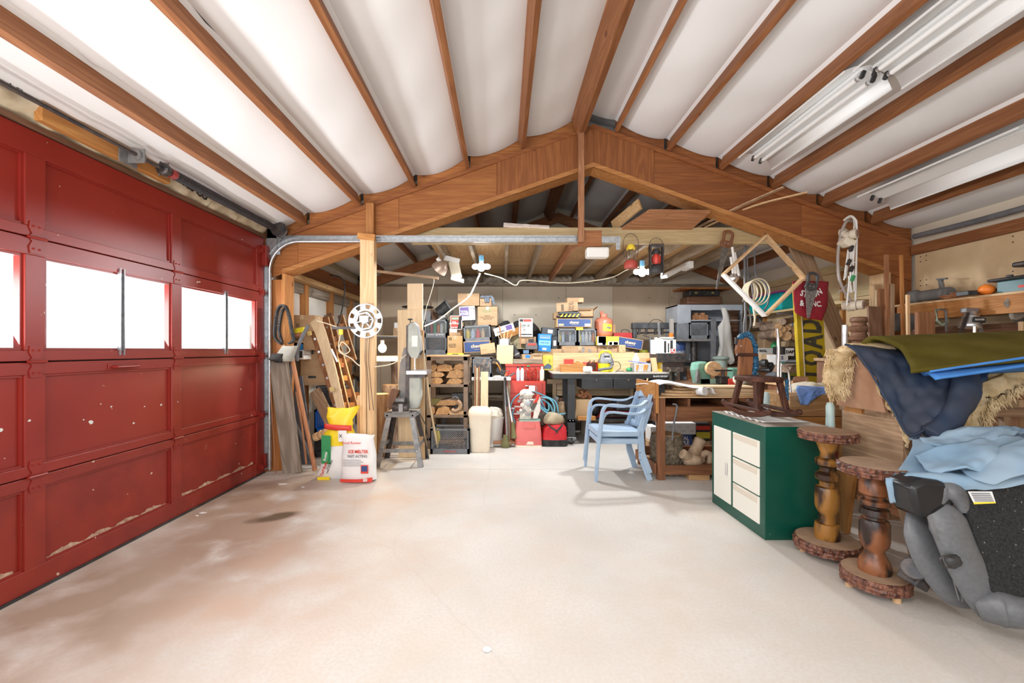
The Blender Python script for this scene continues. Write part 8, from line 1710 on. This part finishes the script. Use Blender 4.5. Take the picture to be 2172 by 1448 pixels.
MB().prism([lp_(1484, 818), lp_(1477, 785), lp_(1480, 769), lp_(1500, 766), lp_(1508, 785), lp_(1510, 818)], YL, YL+.2).build('headstock', GL, lt_, bevel=.02)
MB().box(P(1486, 0, YL).x, P(1585, 0, YL).x, YL+.0, YL+.12, .86, P(0, 803, YL).z).build('bed', mat('pale_green_enamel', (.36, .55, .44), .5), lt_, bevel=.004)
MB().cyl((P(1507, 0, YL).x, YL-.09, P(0, 781, YL).z), (P(1508, 0, YL).x, YL-.02, P(0, 781, YL).z), .088, n=32).build('faceplate_blank', ENDG, lt_, bevel=.004)
MB().box(P(1507, 0, YL).x, P(1542, 0, YL).x, YL-.13, YL-.06, P(0, 786, YL).z, P(0, 783, YL).z).build('tool_rest', M['iron'], lt_, bevel=.002); MB().cyl((P(1525, 0, YL).x, YL-.1, .88), (P(1525, 0, YL).x, YL-.1, P(0, 785, YL).z), .018, n=12).build('rest_post', M['iron'], lt_)
MB().box(P(1518, 0, YL).x, P(1536, 0, YL).x, YL-.13, YL+.02, P(0, 812, YL).z, P(0, 797, YL).z).build('banjo', M['iron'], lt_, bevel=.004)
MB().prism([lp_(1473, 812), lp_(1476, 780), lp_(1482, 790), lp_(1483, 812)], YL-.04, YL).build('belt_lever', M['cast'], lt_, bevel=.01)
MB().box(P(1552, 0, YL).x, P(1570, 0, YL).x, YL, YL+.12, .9, P(0, 780, YL).z).build('tailstock', GL, lt_, bevel=.02)
tag(MB().cyl((P(1565, 0, 5.1).x, 5.05, .92), (P(1565, 0, 5.1).x, 5.12, .92), .06, n=24).build('wood_disc', M['cream'], None), 'front cream round disc beside the red stand by the lathe', 'disc')
tag(MB().cyl((P(1577, 0, 5.1).x, 5.13, .915), (P(1577, 0, 5.1).x, 5.18, .915), .055, n=24).build('wood_disc', M['cream'], None), 'rear cream round disc partly hidden by the front disc', 'disc'); k = solid((1546, 795, 1560, 808), 5.1, .06, 'small bright red stand beside the cream wheels', 'stand', M['red'], 'red_stand', z=.86)
gr_ = thing('bench_grinder', 'grey-green bench machine with round top behind the horse head', 'grinder', (P(1552, 0, 5.9).x, 6.2, 1.03))
MB().lathe([(.09, 0), (.09, .10), (.11, .11), (.12, .13), (.10, .15), (.05, .16)], 20).build('grinder_body', mat('grey_green_enamel', (.3, .38, .34), .5), gr_, smooth=True)
# right back wall shelves
for nm, z0_, x0_, ys, lb_ in (('a', 1.135, 3.98, (4.85, 7.3), 'lower long wall shelf with logs and cartons at back right'), ('b', 1.86, 4.02, (4.85, 7.3), 'upper long wall shelf with the teal bin at back right')):
    s_ = thing('wall_shelf', lb_, 'shelf', (0, 0, 0)); MB().box(x0_, XR-.055, ys[0], ys[1], z0_-.03, z0_).build('shelf_board', W_('header' if nm == 'b' else 'weath', 'y'), s_, bevel=.002)
    for y in (5.45, 6.25, 7.05):
        MB().box(x0_+.05, XR-.055, y+.03, y+.05, z0_-.05, z0_-.03).build('bracket', M['lblue'] if 0 else mat('blue_grey_bracket', (.25, .31, .42), .5), s_); MB().box(XR-.07, XR-.055, y+.03, y+.05, z0_-.28, z0_-.03).build('bracket', MATS['blue_grey_bracket'], s_)
tl = thing('teal_bin', 'teal plastic storage bin with magenta rim on the upper shelf', 'bin', (4.15, 6.5, 1.86))
MB().box(-.15, .13, -.4, .4, 0, .26).build('bin_body', mat('teal_plastic', (.0, .36, .36), .4), tl, bevel=.03); MB().box(-.155, .135, -.405, .405, .255, .275).build('rim', mat('magenta_plastic', (.6, .05, .45), .4), tl, bevel=.005)
solid((1663, 672, 1665, 700), 6.0, .01, 'thin blue bracket', 'bracket', M['navy'], 'bracket') if False else None
zq = 1.135
carton((1590, 700, 1633, 758), 6.95, .3, 'printed brown carton on the lower right shelf', z=zq, texts=(('KRAFT', .35, .7, .05, M['ink']), ('GLUE', .35, .35, .05, M['ink'])), prints=((.05, .1, .6, .9, M['card2']),))
solid((1622, 690, 1650, 745), 6.6, .2, 'plain brown carton right of the printed one on the shelf', 'box', M['card'], 'cardboard_box', z=zq+.0)
bottle((4.08, 6.35, zq), .06, .32, M['green'], M['green'], 'green glass-like bottle with tall neck beside the small logs')
for i, (x, y, r, lb_) in enumerate(((1668, 712, .07, 'large log end at the bottom left of the shelf log pile'), (1687, 712, .06, 'large log end at the bottom right of the shelf log pile'), (1671, 695, .045, 'round log end in the middle row of the shelf pile'), (1683, 697, .035, 'small log end upper right in the shelf pile'), (1659, 698, .05, 'log end at the left middle of the shelf pile'), (1651, 692, .05, 'pale log end topmost left in the shelf pile'), (1650, 708, .06, 'pale log end lowest left in the shelf pile'))):
    p = P(x, y, 5.75); log(p, p+Vector((.1, .5, 0)), r, lb_, group='small logs on the lower right shelf')
tubeobj('gnarled_branch', [P(1660, 682, 5.7), P(1675, 680, 5.8), P(1690, 676, 5.9), P(1700, 685, 5.9)], [.045]*13, BARK, 'gnarled branch lying on top of the shelf log pile', 'branch', steps=12)
solid((1612, 681, 1640, 693), 6.4, .2, 'rough bark slab lying on the shelf cartons', 'bark slab', BARK, 'bark_slab', tilt=-6)
for x0_, y0_, x1_, y1_, Y_, m_, lb_ in ((1598, 738, 1645, 750, 6.3, M['white'], 'white rolled box lettered REAL under the lower shelf'), (1660, 735, 1690, 765, 6.0, M['ink'], 'black box with white badge under the lower shelf'), (1645, 752, 1672, 775, 5.9, M['white'], 'white and blue printed box left of the black badge box'), (1614, 750, 1642, 772, 6.1, M['card2'], 'tan carton in front of the white rolled box')):
    t, a, h = carton((x0_, y0_, x1_, y1_), Y_, .22, lb_, m=m_, tape=False)
    if m_ is M['ink']: MB().prism([(-.06, h*.35), (.06, h*.35), (.06, h*.9), (-.06, h*.9)], -.113, -.111).build('badge', M['paper'], t); text('DAP', .06, (0, -.115, h*.62), t, M['ink'], off=.003)
    if 'REAL' in lb_: text('REAL', .05, (-.02, -.112, h*.5), t, M['ink'], off=.002)
    if 'blue' in lb_: MB().box(-a*.4, a*.4, -.113, -.111, h*.15, h*.4).build('blue_print', M['lblue'], t); text('S', .07, (0, -.114, h*.7), t, M['navy'], off=.002)
log(P(1595, 783, 5.6), P(1650, 780, 5.5)+Vector((0, .1, 0)), .055, 'grey barked log lying behind the chrome tubes')
for i, (x, y, r) in enumerate(((1628, 770, .05), (1640, 774, .035), (1636, 785, .03), (1612, 802, .07))):
    o = MB().lathe([(r*.6, 0), (r, .01), (r, .06), (r*.7, .08), (r*.4, .12)], 16, axis='y').build('black_fitting', M['black'] if i != 3 else M['cast'], None, smooth=True, loc=P(x, y, 5.35), rot=(0, 0, .6)); tag(o, ['large black round fitting behind the chrome tube', 'silver-tipped black fitting behind the chrome tube', 'short black cap lying below the fittings', 'grey round motor end near the lathe'][i], 'fitting')
gs = thing('guitar_case', 'long dark grey case leaning behind the yellow plank', 'case', (0, 0, 0)); MB().prism([(P(1625, 0, 5.2).x, .9), (P(1690, 0, 5.2).x, P(0, 765, 5.2).z), (P(1700, 0, 5.2).x, P(0, 762, 5.2).z), (P(1700, 0, 5.2).x, .86), (P(1635, 0, 5.2).x, .86)], 5.2, 5.4).build('case_body', M['rubber'], gs, bevel=.02)
split_wood(P(1672, 790, 5.1)+Vector((0, 0, 0)), .2, .1, .3, 'loose pile of bark strips below the black badge box', seed=6, m=BARK)
sl3 = solid((1665, 768, 1692, 800), 5.15, .1, 'dark green case with yellow label beside the yellow plank', 'case', mat('dark_green_case', (.03, .06, .04), .5), 'green_case'); 
solid((1672, 786, 1690, 797), 5.12, .01, 'small yellow-green label plate on the dark case', 'label', mat('lime_label', (.35, .42, .05), .5), 'label_plate')
# turned column and lumber at the right column
sx_ = 3.55; Ys = 3.9
sb2 = thing('tool_shelf', 'low brown shelf unit with lumber standing before the right column', 'shelf', (0, 0, 0))
MB().box(3.15, 4.25, 4.0, 4.30, 1.17, 1.20).build('shelf_board', W_('weath', 'x'), sb2, bevel=.003)
for x in (3.2, 4.2): MB().box(x-.03, x+.03, 4.03, 4.28, 0, 1.17).build('side_panel', W_('walnut', 'z'), sb2)
tcx = P(1826, 0, 4.1).x
o = MB().lathe([(.07, 0), (.085, .02), (.06, .05), (.055, .07), (.085, .09), (.09, .11), (.065, .13), (.06, .16), (.085, .18), (.09, .21), (.06, .23), (.055, .25), (.075, .27), (.07, .30), (.05, .31)], 22).build('turned_baluster', W_('walnut', 'x'), None, smooth=True, loc=(tcx, 4.12, 1.29)); tag(o, 'stacked turned wooden column of rings below the hanging cart', 'turned wood')
solid((1806, 695, 1842, 716), 4.06, .2, 'dark brown block supporting the turned ring column', 'block', W_('walnut', 'x'), 'wood_plinth', z=1.20)
for i, (x0_, y0_, x1_, m_, Y_, lb_) in enumerate(((1840, 650, 1868, 'walnut', 4.05, 'dark brown short board standing left of the tall strips'), (1876, 540, 1884, 'cedar', 4.12, 'tall narrow strip leaning left on the right column'), (1888, 602, 1896, 'weath', 4.1, 'medium grey-brown strip between the two tall strips'), (1908, 541, 1914, 'fir', 4.02, 'tallest orange strip leaning on the right column'), (1863, 613, 1880, 'cedar', 4.2, 'wide reddish board behind the dark brown board'), (1857, 615, 1863, 'pale', 4.24, 'thin pale stick left of the wide reddish board'), (1922, 625, 1928, 'pine', 3.85, 'short pale strip standing right of the tallest strip'), (1848, 633, 1858, 'pale', 4.26, 'short pale stub board behind the dark brown board'))):
    a_ = P((x0_+x1_)/2-3*(i % 3), 0, Y_-.0); plank((a_.x-.03, Y_-.06, 1.203 if Y_ > 3.98 else 0), P((x0_+x1_)/2, y0_, Y_), (x1_-x0_)/900*Y_, .02, W_(m_, 'z'), lb_)
o = MB().lathe([(.08, 0), (.09, .01), (.09, .15), (.08, .16)], 20, axis='x').build('hose_roll', M['rubber'], None, smooth=True, loc=(P(1896, 0, 4.2).x+.02, 4.22, P(0, 683, 4.2).z)); tag(o, 'grey coiled roll hanging behind the tall strips', 'roll')
# right wall shelf
rs = thing('wall_tool_shelf', 'long plank shelf with apron on the right plywood wall', 'shelf', (0, 0, 0)); zR = 1.745
MB().box(4.06, XR-.01, 2.6, 4.40, zR-.02, zR).build('shelf_board', W_('pine', 'y'), rs, bevel=.002); MB().box(4.07, 4.095, 2.6, 4.38, zR-.17, zR-.02).build('apron', W_('fir', 'y'), rs, bevel=.002)
MB().box(4.2, XR-.01, 2.6, 4.42, zR-.32, zR-.24).build('back_rail', W_('walnut', 'y'), rs)
def RS_(x, y): Y_ = 4.15*900/(x-1066); return Vector((4.15, Y_, zR))
RZ = mat('ribbed_grey_hose', (.13, .13, .13), .7, c2=(.2, .19, .18), scale=60, stretch=(.1, 4, .1))
o = MB().lathe([(.05, 0), (.055, .02), (.052, .3), (.062, .32), (.07, .33), (.07, .38), (.06, .40)], 18, axis='y').build('hose_coil', RZ, None, smooth=True, loc=(4.19, 3.96, zR+.072)); tag(o, 'grey ribbed hose roll at the left end of the right wall shelf', 'hose')
for i, (lc, lb_) in enumerate((((4.17, 3.70, zR), 'lowest cedar board stacked on the right wall shelf'), ((4.19, 3.73, zR+.016), 'second cedar board stacked on the right wall shelf'), ((4.21, 3.76, zR+.032), 'third cedar board stacked on the right wall shelf'), ((4.23, 3.67, zR+.048), 'topmost cedar board stacked on the right wall shelf'))):
    tag(MB().box(-.07, .07, -.05, .26, 0, .014).build('cedar_board', W_('cedar', 'y'), None, bevel=.001, loc=lc, rot=(0, 0, .06*(i-1))), lb_, 'board', 'cedar boards on the right wall shelf')
pl_ = thing('metal_bracket', 'grey iron hook clamp standing on the right wall shelf', 'clamp', (4.22, 4.07, zR+.11)); MB().bar((0, 0, 0), (0, .02, .11), .03, .03).bar((0, -.04, .105), (0, .05, .11), .03, .015).build('clamp_body', M['cast'], pl_, bevel=.003)
og_ = MB().ball((0, 0, 0), (.05, .055, .045), 14, 9, noise=.05).build('orange_nozzle', M['orange'], None, smooth=True, loc=(4.13, 3.62, zR+.05)); tag(og_, 'round orange plastic cap on the right wall shelf', 'cap')
solid((2054, 618, 2075, 628), 3.6, .1, 'small black glove lying left of the orange cap', 'glove', M['black'], 'black_glove', z=zR)
TQ = mat('teal_tool_enamel', (.10, .22, .24), .4)
jm = thing('bench_jig', 'teal and black dovetail jig with knobs on the right wall shelf', 'jig', (4.17, 3.37, zR))
MB().box(-.06, .09, -.35, .16, .0, .10).build('jig_base', TQ, jm, bevel=.006); MB().box(-.10, .06, -.35, .2, .10, .125).build('black_bar', M['black'], jm, bevel=.01)
MB().box(-.02, .09, -.35, .0, .12, .24).build('jig_fence', TQ, jm, bevel=.006); MB().box(-.06, .06, -.35, .06, .20, .24).build('clamp_bar', M['iron'], jm, bevel=.012)
for y in (-.06, -.2, .1): MB().cyl((-.02, y, .24 if y < 0 else .12), (-.02, y, .30 if y < 0 else .13), .007, n=8).cyl((-.02, y, .28 if y < 0 else .12), (-.02, y, .36 if y < 0 else .15), .02, n=14).build('knob', M['black'], jm, bevel=.003)
for i in range(4): MB().box(-.063, -.061, -.3+.09*i, -.26+.09*i, .03, .05).build('red_mark', M['red'], jm)
sg_ = handsaw(2146, 640, 2185, 720, 3.42, 'grey rusty hand saw handle hanging at the right wall shelf edge', wh=.12, hm=mat('grey_worn_wood', (.28, .24, .2), .8))
# router, green hacksaw, boards standing below shelf
rt_ = thing('router', 'silver router with black label hanging below the right wall shelf', 'router', (P(2062, 0, 3.6).x, 3.62, P(0, 695, 3.6).z))
MB().lathe([(.07, 0), (.075, .01), (.07, .045), (.058, .06), (.055, .10), (.035, .115), (.03, .14)], 22).build('motor_body', M['alu'], rt_, smooth=True, rot=(0, .15, 0)); MB().box(-.045, .045, -.075, -.055, .045, .085).build('label', M['ink'], rt_, rot=(0, .15, 0)); text('ROUTER', .02, (0, -.079, .065), rt_, M['paper'], off=.0003)
MB().box(-.05, .06, -.02, .03, .13, .17).build('top_bracket', M['cast'], rt_, bevel=.006)
for a_, c_ in (((.05, 0, .15), (.11, 0, -.06)), ((-.05, -.03, .13), (-.11, -.03, -.05))): MB().bar(a_, c_, .025, .012, up=(0, 1, 0)).build('arm', M['cast'] if a_[0] > 0 else M['iron'], rt_)
hk = thing('metal_loop', 'pale green oval metal frame hanging below the right wall shelf', 'frame', P(1996, 673, 3.9))
MB().tube([(-.045, 0, .07), (.05, 0, .075), (.055, 0, -.04), (.01, 0, -.07), (-.04, 0, -.03)], .011, 8, closed=True).build('frame', mat('mint_enamel', (.42, .52, .40), .5), hk, smooth=True); MB().tube(smooth_path([(-.03, -.01, .075), (.03, -.01, .06), (.035, -.01, -.06), (.04, -.01, -.13)], 12), .009, 7).build('handle_rod', M['cast'], hk, smooth=True)
for i, (x0_, y0_, x1_, y1_, Y_, m_, lb_) in enumerate(((1943, 662, 1980, 720, 3.75, 'cedar', 'reddish offcut board with torn corner standing behind the olive blanket'), (2164, 682, 2174, 712, 3.2, 'pine', 'pale stick end standing at the right picture edge'))):
    plank((P((x0_+x1_)/2-4, 0, Y_).x, Y_-.03, 0), P((x0_+x1_)/2, y0_, Y_), (x1_-x0_)/900*Y_, .03, W_(m_, 'z'), lb_)
tubeobj('steel_peg', [(P(2067, 0, 3.3).x, 3.3, 0), P(2067, 692, 3.3)], .012, M['chrome'], 'short bright steel peg poking up behind the olive blanket', 'peg', n=10)
# litter on the floor
for i, (x, y, r) in enumerate(((598, 1027, .05), (642, 1033, .02), (430, 1088, .03), (418, 1094, .015))):
    p = P(x, y, 1152/(y-742)); o = MB().prism([(r*math.cos(t)*random.uniform(.6, 1.2), r*.5*math.sin(t)*random.uniform(.6, 1.2)) for t in [k*.7 for k in range(9)]], 0, .004, 'z').build('paint_flake', M['paper'], None, loc=(p.x, p.y, .001)); tag(o, ['largest white scrap on the floor by the door corner', 'small white scrap on the floor before the yellow sack', 'white paint flake lying on the floor beside the red door', 'tiny white flake left of the other flake by the red door'][i], 'scrap')
o = MB().cyl((P(1033, 0, 1.812).x, 1.812, 0), (P(1033, 0, 1.812).x, 1.812, .003), .018, n=18).build('floor_anchor', M['steel'], fl)
finish_texts()
